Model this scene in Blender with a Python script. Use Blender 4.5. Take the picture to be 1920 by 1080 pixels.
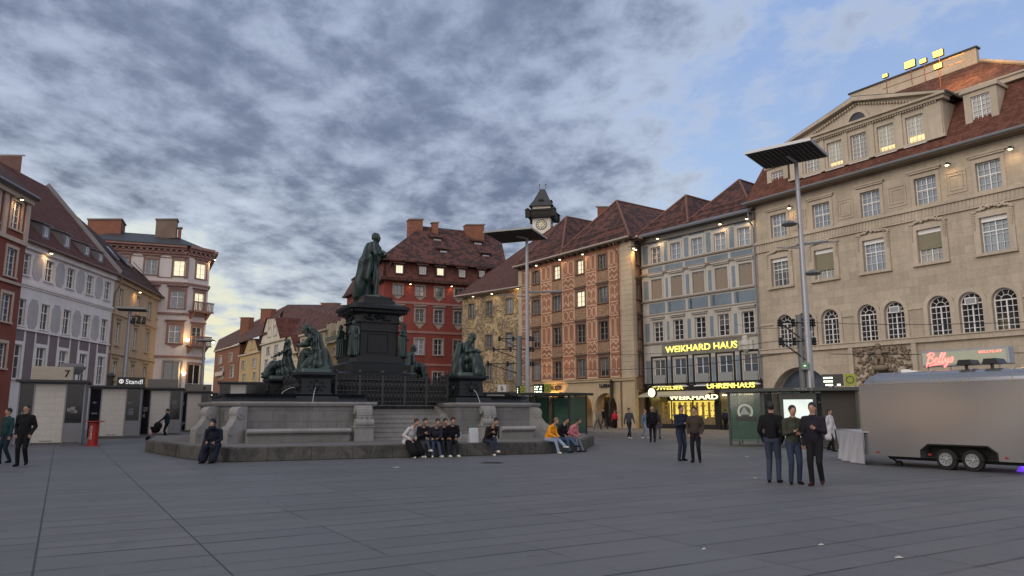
import bpy, bmesh, math, random
import numpy as np
from mathutils import Vector, Matrix, noise as mnoise
random.seed(7)
R = math.radians
for o in list(bpy.data.objects): bpy.data.objects.remove(o)
scene = bpy.context.scene
COL = scene.collection

# ------------------------------------------------------------------ camera
FPX = 1390.0                      # focal length in pixels of a 1920 wide frame
PITCH = math.atan(230.0 / FPX)    # horizon sits at row 770 of 1080
CAMZ = 1.6
cam = bpy.data.cameras.new('camera'); camo = bpy.data.objects.new('camera', cam); COL.objects.link(camo)
camo.location = (0, 0, CAMZ); camo.rotation_euler = (R(90) + PITCH, 0, 0)
cam.sensor_width = 36; cam.lens = FPX / 1920 * 36; cam.clip_start = .1; cam.clip_end = 3000
scene.camera = camo

# ------------------------------------------------------------------ sky, light, exposure
SUN_AZ = R(-124)                  # compass from +Y; the afterglow lies behind the viewer's left shoulder
SUN_EL = R(19)
w = bpy.data.worlds.new('World'); scene.world = w; w.use_nodes = True
nt = w.node_tree; nt.nodes.clear(); L = nt.links.new
def N(t, **k):
    n = nt.nodes.new(t)
    for a, b in k.items(): setattr(n, a, b)
    return n
def M(op, a, b=None, c=None, clamp=False):
    n = nt.nodes.new('ShaderNodeMath'); n.operation = op; n.use_clamp = clamp
    for i, v in enumerate((a, b, c)):
        if v is None: continue
        if isinstance(v, (int, float)): n.inputs[i].default_value = v
        else: L(v, n.inputs[i])
    return n.outputs[0]
def RGB(c):
    n = nt.nodes.new('ShaderNodeRGB'); n.outputs[0].default_value = (*c, 1); return n.outputs[0]
def MIX(f, a, b):
    n = nt.nodes.new('ShaderNodeMix'); n.data_type = 'RGBA'; n.clamp_factor = True
    if isinstance(f, (int, float)): n.inputs[0].default_value = f
    else: L(f, n.inputs[0])
    L(a, n.inputs[6]); L(b, n.inputs[7]); return n.outputs[2]
def SM(v, a, b):                  # smooth step between a and b
    n = nt.nodes.new('ShaderNodeMapRange'); n.interpolation_type = 'SMOOTHSTEP'
    L(v, n.inputs[0]); n.inputs[1].default_value = a; n.inputs[2].default_value = b; return n.outputs[0]
tc = N('ShaderNodeTexCoord'); sp = N('ShaderNodeSeparateXYZ'); L(tc.outputs['Generated'], sp.inputs[0])
dx, dy, dz = sp.outputs
zc = M('MAXIMUM', dz, 0.0)
zp = M('ADD', zc, .13)
cu = N('ShaderNodeCombineXYZ'); L(M('DIVIDE', dx, zp), cu.inputs[0]); L(M('DIVIDE', dy, zp), cu.inputs[1])
def NOI(vec, scale, detail=6, rough=.55, dist=0.0, off=(0, 0, 0), sc=(1, 1, 1), rot=0):
    mp = N('ShaderNodeMapping'); L(vec, mp.inputs[0]); mp.inputs[1].default_value = off; mp.inputs[3].default_value = sc; mp.inputs[2].default_value = (0, 0, rot)
    n = N('ShaderNodeTexNoise'); L(mp.outputs[0], n.inputs['Vector']); n.inputs['Scale'].default_value = scale
    n.inputs['Detail'].default_value = detail; n.inputs['Roughness'].default_value = rough; n.inputs['Distortion'].default_value = dist
    return n.outputs[0]
n1 = NOI(cu.outputs[0], 2.9, 8, .60, .15, (3.1, 1.7, 0), (1, .8, 1), .5)     # billows
n2 = NOI(cu.outputs[0], .8, 3, .5, 0, (8.3, 2.2, 0))
n3 = NOI(cu.outputs[0], 7.6, 7, .6, .15, (1.3, 5.2, 0), (1, .75, 1), .5)      # small puffs
# clear sky: pale yellow low in the west (left), blue overhead and to the right
nsky = N('ShaderNodeTexSky'); nsky.sky_type = 'NISHITA'; nsky.sun_disc = False
nsky.sun_elevation = R(3); nsky.sun_rotation = R(-35); nsky.air_density = 1.2; nsky.dust_density = .8; nsky.ozone_density = 2
nsc = N('ShaderNodeVectorMath', operation='SCALE'); L(nsky.outputs[0], nsc.inputs[0]); nsc.inputs[3].default_value = .07
up = SM(dz, .02, .5)
left = SM(dx, .32, -.55)
low = MIX(left, RGB((.46, .56, .70)), RGB((.80, .76, .48)))
mid = MIX(left, RGB((.37, .51, .74)), RGB((.64, .71, .68)))
top = MIX(left, RGB((.27, .39, .66)), RGB((.40, .50, .68)))
clear = MIX(SM(dz, .06, .24), low, MIX(SM(dz, .22, .48), mid, top))
clear = MIX(.08, clear, nsc.outputs[0])
cov = M('SUBTRACT', M('MULTIPLY', SM(dx, .36, -.02), .27), .075)                      # fewer clouds to the right
cov = M('ADD', cov, M('MULTIPLY', SM(dz, .10, .27), .19))        # and low down
cov = M('ADD', cov, M('MULTIPLY', M('SUBTRACT', n2, .5), .30)); cov = M('SUBTRACT', cov, M('MULTIPLY', M('MULTIPLY', SM(dx, -.25, -.5), SM(dz, .34, .18)), .16))
d = M('ADD', M('ADD', M('MULTIPLY', n1, .62), M('MULTIPLY', n3, .38)), cov)
m1 = SM(d, .575, .73); m2 = SM(d, .63, .95)
m3 = SM(M('ADD', M('MULTIPLY', n1, .5), M('MULTIPLY', n3, .5)), .36, .64)
edge = MIX(SM(dz, .12, .4), RGB((.50, .56, .62)), RGB((.41, .48, .62)))
dark = MIX(m3, MIX(SM(dz, .1, .45), RGB((.24, .28, .38)), RGB((.29, .34, .46))), MIX(SM(dz, .1, .45), RGB((.11, .138, .21)), RGB((.135, .168, .255))))
cl = MIX(m2, edge, dark)
sky = MIX(M('MULTIPLY', m1, .96), clear, cl)
# the brighter half of the evening sky lies behind the viewer
back = SM(dy, .15, -.6)
sky = MIX(back, sky, MIX(SM(dx, .3, -.6), RGB((.92, .86, .84)), RGB((1.05, .93, .80))))
sky = MIX(SM(dz, -.01, -.06), sky, RGB((.05, .05, .055)))
bg = N('ShaderNodeBackground'); L(sky, bg.inputs[0]); bg.inputs[1].default_value = 1.0
wo = N('ShaderNodeOutputWorld'); L(bg.outputs[0], wo.inputs[0])
sun = bpy.data.lights.new('sun', 'SUN'); sun.energy = .95; sun.angle = R(40); sun.color = (1, .90, .80)
suno = bpy.data.objects.new('sun', sun); COL.objects.link(suno)
sd = Vector((math.sin(SUN_AZ) * math.cos(SUN_EL), math.cos(SUN_AZ) * math.cos(SUN_EL), math.sin(SUN_EL)))
suno.rotation_euler = sd.to_track_quat('Z', 'Y').to_euler(); suno.location = sd * 60
scene.view_settings.view_transform = 'Standard'; scene.view_settings.look = 'None'
scene.view_settings.exposure = .25; scene.view_settings.gamma = 1

# ------------------------------------------------------------------ measuring the place: rays of the camera to real positions
cp_, sp_ = math.cos(PITCH), math.sin(PITCH)
def ray(px, py):
    u = (px - 960) / FPX; v = (540 - py) / FPX
    return Vector((u, cp_ - sp_ * v, sp_ + cp_ * v))
def atZ(px, py, z):
    r = ray(px, py); t = (z - CAMZ) / r.z; return Vector((r.x * t, r.y * t, z))
def atY(px, py, Y):
    r = ray(px, py); t = Y / r.y; return Vector((r.x * t, Y, CAMZ + r.z * t))
def G(px, py): return atZ(px, py, 0)

# ------------------------------------------------------------------ mesh builder
class MB:
    def __init__(s): s.v = []; s.f = []; s.m = []; s.mi = 0; s.T = None
    def add(s, vs, fs):
        b = len(s.v)
        if s.T is not None: vs = [s.T @ Vector(p) for p in vs]
        s.v += [tuple(p) for p in vs]; s.f += [tuple(i + b for i in f) for f in fs]; s.m += [s.mi] * len(fs)
    def box(s, x0, x1, y0, y1, z0, z1):
        s.add([(x0,y0,z0),(x1,y0,z0),(x1,y1,z0),(x0,y1,z0),(x0,y0,z1),(x1,y0,z1),(x1,y1,z1),(x0,y1,z1)],
              [(0,3,2,1),(4,5,6,7),(0,1,5,4),(1,2,6,5),(2,3,7,6),(3,0,4,7)])
    def quad(s, a, b, c, d): s.add([a, b, c, d], [(0,1,2,3)])
    def poly(s, pts): s.add(pts, [tuple(range(len(pts)))])
    def slab(s, pts, off):        # polygon pts extruded by vector off
        n = len(pts); off = Vector(off)
        s.add([Vector(p) for p in pts] + [Vector(p) + off for p in pts],
              [tuple(range(n))[::-1], tuple(range(n, 2*n))] + [(i, (i+1) % n, n + (i+1) % n, n + i) for i in range(n)])
    def prism(s, pts, z0, z1, taper=None):
        n = len(pts); tp = taper or pts
        s.add([(p[0], p[1], z0) for p in pts] + [(p[0], p[1], z1) for p in tp],
              [tuple(range(n))[::-1], tuple(range(n, 2*n))] + [(i, (i+1) % n, n + (i+1) % n, n + i) for i in range(n)])
    def cyl(s, p0, p1, r0, r1=None, n=10):
        r1 = r0 if r1 is None else r1
        p0 = Vector(p0); p1 = Vector(p1); ax = (p1 - p0)
        if ax.length < 1e-6: return
        ax.normalize(); a = ax.orthogonal().normalized(); b = ax.cross(a)
        vs = []
        for p, r in ((p0, r0), (p1, r1)):
            for i in range(n):
                t = 2 * math.pi * i / n; vs.append(p + (a * math.cos(t) + b * math.sin(t)) * r)
        s.add(vs, [tuple(range(n))[::-1], tuple(range(n, 2*n))] + [(i, (i+1) % n, n + (i+1) % n, n + i) for i in range(n)])
    def tube(s, path, r, n=6):
        for a, b in zip(path[:-1], path[1:]): s.cyl(a, b, r, r, n)
    def sweep(s, path, r, n=6):   # one connected tube
        P = [Vector(p) for p in path]; vs = []; fs = []
        for i, p in enumerate(P):
            t = (P[min(i+1, len(P)-1)] - P[max(i-1, 0)]).normalized()
            a = t.cross(Vector((0, .02, 1))).normalized() if abs(t.z) < .98 else t.cross(Vector((0, 1, 0))).normalized(); b = t.cross(a)
            for k in range(n):
                q = 2 * math.pi * k / n; vs.append(p + (a * math.cos(q) + b * math.sin(q)) * r)
        for i in range(len(P) - 1):
            for k in range(n): fs.append((i*n+k, i*n+(k+1) % n, (i+1)*n+(k+1) % n, (i+1)*n+k))
        fs.append(tuple(range(n))[::-1]); fs.append(tuple(range((len(P)-1)*n, len(P)*n)))
        s.add(vs, fs)
    def lathe(s, prof, c=(0, 0, 0), n=16, rip=None):
        vs = []; fs = []
        for r, z in prof:
            for i in range(n):
                t = 2 * math.pi * i / n; q = r * (rip(t, z) if rip else 1)
                vs.append((c[0] + q * math.cos(t), c[1] + q * math.sin(t), c[2] + z))
        k = len(prof)
        for j in range(k - 1):
            for i in range(n): fs.append((j*n+i, j*n+(i+1) % n, (j+1)*n+(i+1) % n, (j+1)*n+i))
        fs.append(tuple(range(n))[::-1]); fs.append(tuple(range((k-1)*n, k*n)))
        s.add(vs, fs)
    def ball(s, c, r, n=10, m=7, rot=None):
        if isinstance(r, (int, float)): r = (r, r, r)
        c = Vector(c); vs = [Vector((0, 0, -r[2]))]; fs = []
        for j in range(1, m):
            a = math.pi * j / m - math.pi / 2
            for i in range(n):
                t = 2 * math.pi * i / n; vs.append(Vector((r[0] * math.cos(a) * math.cos(t), r[1] * math.cos(a) * math.sin(t), r[2] * math.sin(a))))
        vs.append(Vector((0, 0, r[2])))
        for i in range(n):
            fs.append((0, 1 + (i+1) % n, 1 + i))
            fs.append((len(vs)-1, 1 + (m-2)*n + i, 1 + (m-2)*n + (i+1) % n))
            for j in range(m - 2): fs.append((1+j*n+i, 1+j*n+(i+1) % n, 1+(j+1)*n+(i+1) % n, 1+(j+1)*n+i))
        if rot is not None: vs = [rot @ p for p in vs]
        s.add([p + c for p in vs], fs)
    def arch(s, c, r0, r1, y0, y1, z, a0=0, a1=math.pi, n=14):   # ring segment in the xz plane
        for i in range(n):
            t0 = a0 + (a1 - a0) * i / n; t1 = a0 + (a1 - a0) * (i + 1) / n
            p = [(c + r * math.cos(t), z + r * math.sin(t)) for r, t in ((r0, t0), (r1, t0), (r1, t1), (r0, t1))]
            s.add([(x, y0, q) for x, q in p] + [(x, y1, q) for x, q in p], [(0,1,2,3),(7,6,5,4),(1,5,6,2),(0,3,7,4)] + ([(0,4,5,1)] if i == 0 else []) + ([(3,2,6,7)] if i == n-1 else []))
    def each(s, name, mat, parent=None, Mx=None):      # every loose piece becomes a part of its own
        p = list(range(len(s.v)))
        def fd(a):
            while p[a] != a: p[a] = p[p[a]]; a = p[a]
            return a
        for f in s.f:
            for i in f[1:]: p[fd(i)] = fd(f[0])
        g = {}
        for f in s.f: g.setdefault(fd(f[0]), []).append(f)
        for fl in g.values():
            m_ = MB(); ix = {}
            for f in fl:
                for i in f:
                    if i not in ix: ix[i] = len(m_.v); m_.v.append(s.v[i])
                m_.f.append(tuple(ix[i] for i in f)); m_.m.append(0)
            m_.build(name, mat, parent, Mx)
    def build(s, name, mat, parent=None, Mx=None, smooth=False, bevel=0, loc=None):
        me = bpy.data.meshes.new(name); me.from_pydata(s.v, [], s.f)
        for x in (mat if isinstance(mat, (list, tuple)) else [mat]): me.materials.append(x)
        if any(s.m): me.polygons.foreach_set('material_index', s.m)
        if smooth: me.polygons.foreach_set('use_smooth', [True] * len(me.polygons))
        me.update(); o = bpy.data.objects.new(name, me); COL.objects.link(o)
        if parent: o.parent = parent
        if Mx is not None: o.matrix_local = Mx
        if loc: o.location = loc
        if bevel:
            b = o.modifiers.new('bevel', 'BEVEL'); b.width = bevel; b.segments = 2; b.limit_method = 'ANGLE'
        return o
def tag(o, label=None, cat=None, group=None, kind=None):
    if label: o['label'] = label
    if cat: o['category'] = cat
    if group: o['group'] = group
    if kind: o['kind'] = kind
    return o
def empty(name, loc, rz=0, label=None, cat=None, group=None):
    o = bpy.data.objects.new(name, None); COL.objects.link(o); o.location = loc; o.rotation_euler = (0, 0, rz); o.empty_display_size = .3
    return tag(o, label, cat, group)
def copy_tree(o, parent=None):
    c = o.copy(); COL.objects.link(c)
    if parent: c.parent = parent; c.matrix_parent_inverse = o.matrix_parent_inverse.copy()
    for ch in list(o.children): copy_tree(ch, c)
    return c

# ------------------------------------------------------------------ materials
def S(r, g, b):
    return tuple(((c / 255) / 12.92 if c / 255 <= .04045 else ((c / 255 + .055) / 1.055) ** 2.4) for c in (r, g, b))
class MT:
    def __init__(s, name):
        s.m = bpy.data.materials.new(name); s.m.use_nodes = True; s.t = s.m.node_tree; s.t.nodes.clear()
        s.out = s.n('ShaderNodeOutputMaterial'); s.p = s.n('ShaderNodeBsdfPrincipled'); s.l(s.p.outputs[0], s.out.inputs[0])
        s.tc = s.n('ShaderNodeTexCoord')
    def n(s, t): return s.t.nodes.new(t)
    def l(s, a, b): s.t.links.new(a, b)
    def setp(s, **k):
        for a, b in k.items(): s.p.inputs[a.replace('_', ' ')].default_value = b
    def noise(s, scale, detail=5, rough=.6, vec=None, sc=(1, 1, 1), dist=0):
        mp = s.n('ShaderNodeMapping'); s.l(vec or s.tc.outputs['Object'], mp.inputs[0]); mp.inputs[3].default_value = sc
        x = s.n('ShaderNodeTexNoise'); s.l(mp.outputs[0], x.inputs['Vector']); x.inputs['Scale'].default_value = scale
        x.inputs['Detail'].default_value = detail; x.inputs['Roughness'].default_value = rough; x.inputs['Distortion'].default_value = dist; return x.outputs[0]
    def ramp(s, f, stops):
        r = s.n('ShaderNodeValToRGB'); s.l(f, r.inputs[0]); e = r.color_ramp.elements
        while len(e) < len(stops): e.new(.5)
        for el, (p, c) in zip(e, stops):
            el.position = p; el.color = (*c, 1) if len(c) == 3 else c
        return r.outputs[0]
    def mix(s, f, a, b, mode='MIX'):
        x = s.n('ShaderNodeMix'); x.data_type = 'RGBA'; x.blend_type = mode
        for i, v in ((0, f), (6, a), (7, b)):
            if isinstance(v, (int, float)): x.inputs[i].default_value = v
            elif isinstance(v, tuple): x.inputs[i].default_value = (*v, 1)
            else: s.l(v, x.inputs[i])
        return x.outputs[2]
    def math(s, op, a, b=None, clamp=False):
        x = s.n('ShaderNodeMath'); x.operation = op; x.use_clamp = clamp
        for i, v in enumerate((a, b)):
            if v is None: continue
            if isinstance(v, (int, float)): x.inputs[i].default_value = v
            else: s.l(v, x.inputs[i])
        return x.outputs[0]
    def bump(s, h, st=.3, dist=.02):
        b = s.n('ShaderNodeBump'); b.inputs['Strength'].default_value = st; b.inputs['Distance'].default_value = dist
        s.l(h, b.inputs['Height']); s.l(b.outputs[0], s.p.inputs['Normal'])
    def col(s, c): s.l(c, s.p.inputs['Base Color'])
def k(c, f): return tuple(min(1, x * f) for x in c)
CACHE = {}
def plaster(name, c, var=.22, dirt=.35, rough=.88, grain=1.2, bump=.25):
    if name in CACHE: return CACHE[name]
    a = MT(name); n1 = a.ramp(a.noise(.45, 6, .6), [(.3, (0, 0, 0)), (.7, (1, 1, 1))]); n2 = a.noise(grain * 5, 6, .7); n3 = a.noise(1.1, 5, .7, sc=(2.6, 2.6, .28))
    base = a.mix(n1, k(c, 1 - var), k(c, 1 + var))
    base = a.mix(a.math('MULTIPLY', a.ramp(n3, [(.45, (0, 0, 0)), (.72, (1, 1, 1))]), dirt), base, k(c, .55))
    base = a.mix(.16, base, a.ramp(n2, [(.3, k(c, .5)), (.7, k(c, 1.4))]))
    a.col(base); a.setp(Roughness=rough, Specular_IOR_Level=.25); a.bump(n2, bump, .015); CACHE[name] = a.m; return a.m
def plain(name, c, rough=.6, metal=0.0, var=.12, scale=3, bump=0, spec=.4):
    if name in CACHE: return CACHE[name]
    a = MT(name); n1 = a.noise(scale, 5, .6)
    a.col(a.mix(n1, k(c, 1 - var), k(c, 1 + var))); a.setp(Roughness=rough, Metallic=metal, Specular_IOR_Level=spec)
    if bump: a.bump(a.noise(scale * 6, 4), bump, .01)
    CACHE[name] = a.m; return a.m
def emit(name, c, st, noise_amt=0):
    if name in CACHE: return CACHE[name]
    a = MT(name); a.setp(Roughness=.5); a.p.inputs['Base Color'].default_value = (*k(c, .6), 1)
    if noise_amt:
        n = a.noise(2.2, 3, .5); a.l(a.mix(n, k(c, 1 - noise_amt), c), a.p.inputs['Emission Color'])
    else: a.p.inputs['Emission Color'].default_value = (*c, 1)
    a.p.inputs['Emission Strength'].default_value = st; CACHE[name] = a.m; return a.m
def tiles(name, c1, c2, patch=.0, row=.22, scale=1.0, dark=None):
    if name in CACHE: return CACHE[name]
    a = MT(name); sep = a.n('ShaderNodeSeparateXYZ'); a.l(a.tc.outputs['Object'], sep.inputs[0])
    cmb = a.n('ShaderNodeCombineXYZ'); a.l(a.math('ADD', sep.outputs[0], a.math('MULTIPLY', sep.outputs[1], .83)), cmb.inputs[0]); a.l(a.math('MULTIPLY', sep.outputs[2], 1.0), cmb.inputs[1])
    br = a.n('ShaderNodeTexBrick'); a.l(cmb.outputs[0], br.inputs['Vector'])
    br.inputs['Scale'].default_value = 1; br.inputs['Brick Width'].default_value = .30; br.inputs['Row Height'].default_value = row
    br.inputs['Mortar Size'].default_value = .025; br.inputs['Mortar Smooth'].default_value = .6; br.inputs['Bias'].default_value = 0
    br.inputs['Color1'].default_value = (*c1, 1); br.inputs['Color2'].default_value = (*c2, 1); br.inputs['Mortar'].default_value = (*k(c1, .3), 1)
    n1 = a.noise(1.5 * scale, 5, .6, dist=.4); n2 = a.ramp(a.noise(.3, 4, .6), [(.35, (0, 0, 0)), (.65, (1, 1, 1))])
    base = a.mix(a.math('MULTIPLY', n2, .5), br.outputs[0], k(c2, .6))
    n4 = a.noise(9, 3, .7); base = a.mix(.3, base, a.ramp(n4, [(.3, k(c1, .3)), (.7, k(c2, 1.5))]))
    base = a.mix(a.math('MULTIPLY', a.ramp(n1, [(.48, (0, 0, 0)), (.52, (1, 1, 1))]), min(1, patch * 1.15)), base, dark or k(c1, .25))
    a.col(base); a.setp(Roughness=.85, Specular_IOR_Level=.25); a.bump(br.outputs['Fac'], -.5, .04); CACHE[name] = a.m; return a.m
def blocks(name, c, bw=.9, rh=.42, mort=.012, var=.25, dirt=.3, joint=.55, offset=.5):
    if name in CACHE: return CACHE[name]
    a = MT(name); sep = a.n('ShaderNodeSeparateXYZ'); a.l(a.tc.outputs['Object'], sep.inputs[0])
    cmb = a.n('ShaderNodeCombineXYZ'); a.l(a.math('ADD', sep.outputs[0], sep.outputs[1]), cmb.inputs[0]); a.l(sep.outputs[2], cmb.inputs[1])
    br = a.n('ShaderNodeTexBrick'); a.l(cmb.outputs[0], br.inputs['Vector']); br.offset = offset
    br.inputs['Scale'].default_value = 1; br.inputs['Brick Width'].default_value = bw; br.inputs['Row Height'].default_value = rh
    br.inputs['Mortar Size'].default_value = mort; br.inputs['Mortar Smooth'].default_value = .4
    br.inputs['Color1'].default_value = (*k(c, 1 - var), 1); br.inputs['Color2'].default_value = (*k(c, 1 + var), 1); br.inputs['Mortar'].default_value = (*k(c, joint), 1)
    n1 = a.ramp(a.noise(.45, 6, .6), [(.3, (0, 0, 0)), (.7, (1, 1, 1))]); n2 = a.noise(5, 6, .65); n3 = a.noise(1.0, 5, .6, sc=(2.2, 2.2, .3))
    base = a.mix(.45, br.outputs[0], a.mix(n1, k(c, .7), k(c, 1.25)))
    base = a.mix(a.math('MULTIPLY', a.ramp(n3, [(.45, (0, 0, 0)), (.7, (1, 1, 1))]), dirt), base, k(c, .5))
    base = a.mix(.2, base, a.ramp(n2, [(.3, k(c, .5)), (.7, k(c, 1.4))]))
    a.col(base); a.setp(Roughness=.9, Specular_IOR_Level=.2)
    h = a.math('SUBTRACT', a.math('MULTIPLY', n2, .3), br.outputs['Fac']); a.bump(h, .35, .02); CACHE[name] = a.m; return a.m
def glass(name, tint, rough=.06, spec=1.0, coat=0):
    if name in CACHE: return CACHE[name]
    a = MT(name); n = a.noise(.9, 3, .5); a.col(a.mix(n, k(tint, .5), k(tint, 1.5))); a.setp(Roughness=rough, Specular_IOR_Level=spec, IOR=1.6)
    a.bump(a.noise(1.4, 2, .4), .05, .05); CACHE[name] = a.m; return a.m
def clearglass(name, tint, op=.35):
    if name in CACHE: return CACHE[name]
    a = MT(name); a.setp(Roughness=.05, Alpha=op); a.p.inputs['Base Color'].default_value = (*tint, 1); a.p.inputs['Specular IOR Level'].default_value = .8
    CACHE[name] = a.m; return a.m

G_DARK = glass('window_glass_dark', (.018, .02, .026)); G_SKY = glass('window_glass_painted_sky', (.20, .24, .30), .12)  # the pale glass has the sky's reflection painted into its tint
G_CURT = glass('window_glass_curtain', (.33, .33, .33), .25, .6); G_BLUE = glass('window_glass_blue', (.07, .09, .12), .08)
G_LIT = emit('lit_window', (1.0, .72, .30), 1.3, .55); G_LITW = emit('lit_window_pale', (1.0, .93, .66), .75, .35)
WHITE = plain('white_paint', (.74, .74, .75), .5, var=.08); CREAMP = plain('cream_paint', (.55, .5, .42), .6)
BROWNP = plain('brown_window_paint', (.13, .10, .085), .6); GREYP = plain('grey_paint', (.28, .29, .31), .5)
METAL = plain('galvanised_steel', (.30, .31, .34), .45, .6); DARKM = plain('dark_metal', (.035, .037, .04), .45, .4); ZINC = plain('zinc_gutter', (.22, .23, .25), .45, .5)
LAMPG = emit('warm_lamp_glass', (1.0, .72, .35), 9)
# ------------------------------------------------------------------ the facade system
class Bld:
    def __init__(s, name, A, B, label, cat='building', group=None):
        s.A = Vector((A[0], A[1])); s.B = Vector((B[0], B[1])); d = s.B - s.A; s.len = d.length; s.u = d.normalized(); s.n = Vector((s.u.y, -s.u.x))
        s.ang = math.atan2(s.u.y, s.u.x); s.root = empty(name, (s.A.x, s.A.y, 0), s.ang, label, cat, group)
        s.inv = (Matrix.Translation((s.A.x, s.A.y, 0)) @ Matrix.Rotation(s.ang, 4, 'Z')).inverted(); s.Mx = None; s.wins = []
    def pt(s, px, py, inset=0):              # facade coordinates (along, height) of what is seen at a pixel
        r = ray(px, py); n = s.n; A = s.A - n * inset
        t = (A.x * n.x + A.y * n.y) / (r.x * n.x + r.y * n.y); p = Vector((r.x * t, r.y * t)) - A
        return p.dot(s.u), CAMZ + r.z * t
    def L(s, p): return s.inv @ Vector(p)
    def row(s, rects, inset=0, pad=0, **kw):
        out = []
        for (x0, x1, y0, y1) in rects:
            xm, ym = (x0 + x1) / 2, (y0 + y1) / 2
            out.append([s.pt(x0, ym, inset)[0] - pad, s.pt(x1, ym, inset)[0] + pad, s.pt(xm, y1, inset)[1], s.pt(xm, y0, inset)[1]])
        z0 = sum(o[2] for o in out) / len(out); z1 = sum(o[3] for o in out) / len(out)
        res = []
        wd = sorted(o[1] - o[0] for o in out)[len(out) // 2]
        for o in out:
            c = (o[0] + o[1]) / 2; res.append(dict(s0=c - wd / 2, s1=c + wd / 2, z0=z0, z1=z1, **kw))
        return res
    def sub(s, A, B):                        # another facade of the same building
        f = object.__new__(Bld); f.A = Vector((A[0], A[1])); f.B = Vector((B[0], B[1])); d = f.B - f.A; f.len = d.length; f.u = d.normalized(); f.n = Vector((f.u.y, -f.u.x))
        f.ang = math.atan2(f.u.y, f.u.x); f.root = s.root; W = Matrix.Translation((f.A.x, f.A.y, 0)) @ Matrix.Rotation(f.ang, 4, 'Z')
        f.inv = W.inverted(); f.Mx = s.inv @ W; f.wins = []; return f
def wall_mesh(mb, s0, s1, z0, z1, ops, reveal=.24, mi_rev=0):
    xs = sorted(set([s0, s1] + [o[k_] for o in ops for k_ in ('s0', 's1')])); zs = sorted(set([z0, z1] + [min(max(o[k_], z0), z1) for o in ops for k_ in ('z0', 'z1')]))
    for i in range(len(xs) - 1):
        for j in range(len(zs) - 1):
            cx, cz = (xs[i] + xs[i+1]) / 2, (zs[j] + zs[j+1]) / 2
            if any(o['s0'] < cx < o['s1'] and o['z0'] < cz < o['z1'] for o in ops): continue
            if xs[i+1] - xs[i] < 1e-4 or zs[j+1] - zs[j] < 1e-4: continue
            mb.quad((xs[i], 0, zs[j]), (xs[i+1], 0, zs[j]), (xs[i+1], 0, zs[j+1]), (xs[i], 0, zs[j+1]))
    for o in ops:
        a, b, c, d = o['s0'], o['s1'], max(o['z0'], z0), min(o['z1'], z1); rv = o.get('reveal', reveal)
        if o.get('arch'):
            r = (b - a) / 2; m = (a + b) / 2; zs_ = d - r; n = 12
            pts = [(m + r * math.cos(math.pi * q / n), zs_ + r * math.sin(math.pi * q / n)) for q in range(n + 1)]
            for q in range(n):
                (x0_, q0), (x1_, q1) = pts[q], pts[q+1]
                cx = b if q < n / 2 else a
                mb.add([(x0_, 0, q0), (x1_, 0, q1), (cx, 0, d)], [(0, 1, 2)])
                mb.quad((x0_, 0, q0), (x0_, rv, q0), (x1_, rv, q1), (x1_, 0, q1))
            d = zs_
        else: mb.quad((a, 0, d), (b, 0, d), (b, rv, d), (a, rv, d))
        mb.quad((a, 0, c), (a, rv, c), (a, rv, d), (a, 0, d)); mb.quad((b, 0, c), (b, 0, d), (b, rv, d), (b, rv, c))
        mb.quad((a, 0, c), (b, 0, c), (b, rv, c), (a, rv, c))
WR = random.Random(21); G_DIM = glass('window_glass_dim_curtain', (.13, .13, .135), .15, .7)
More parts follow.
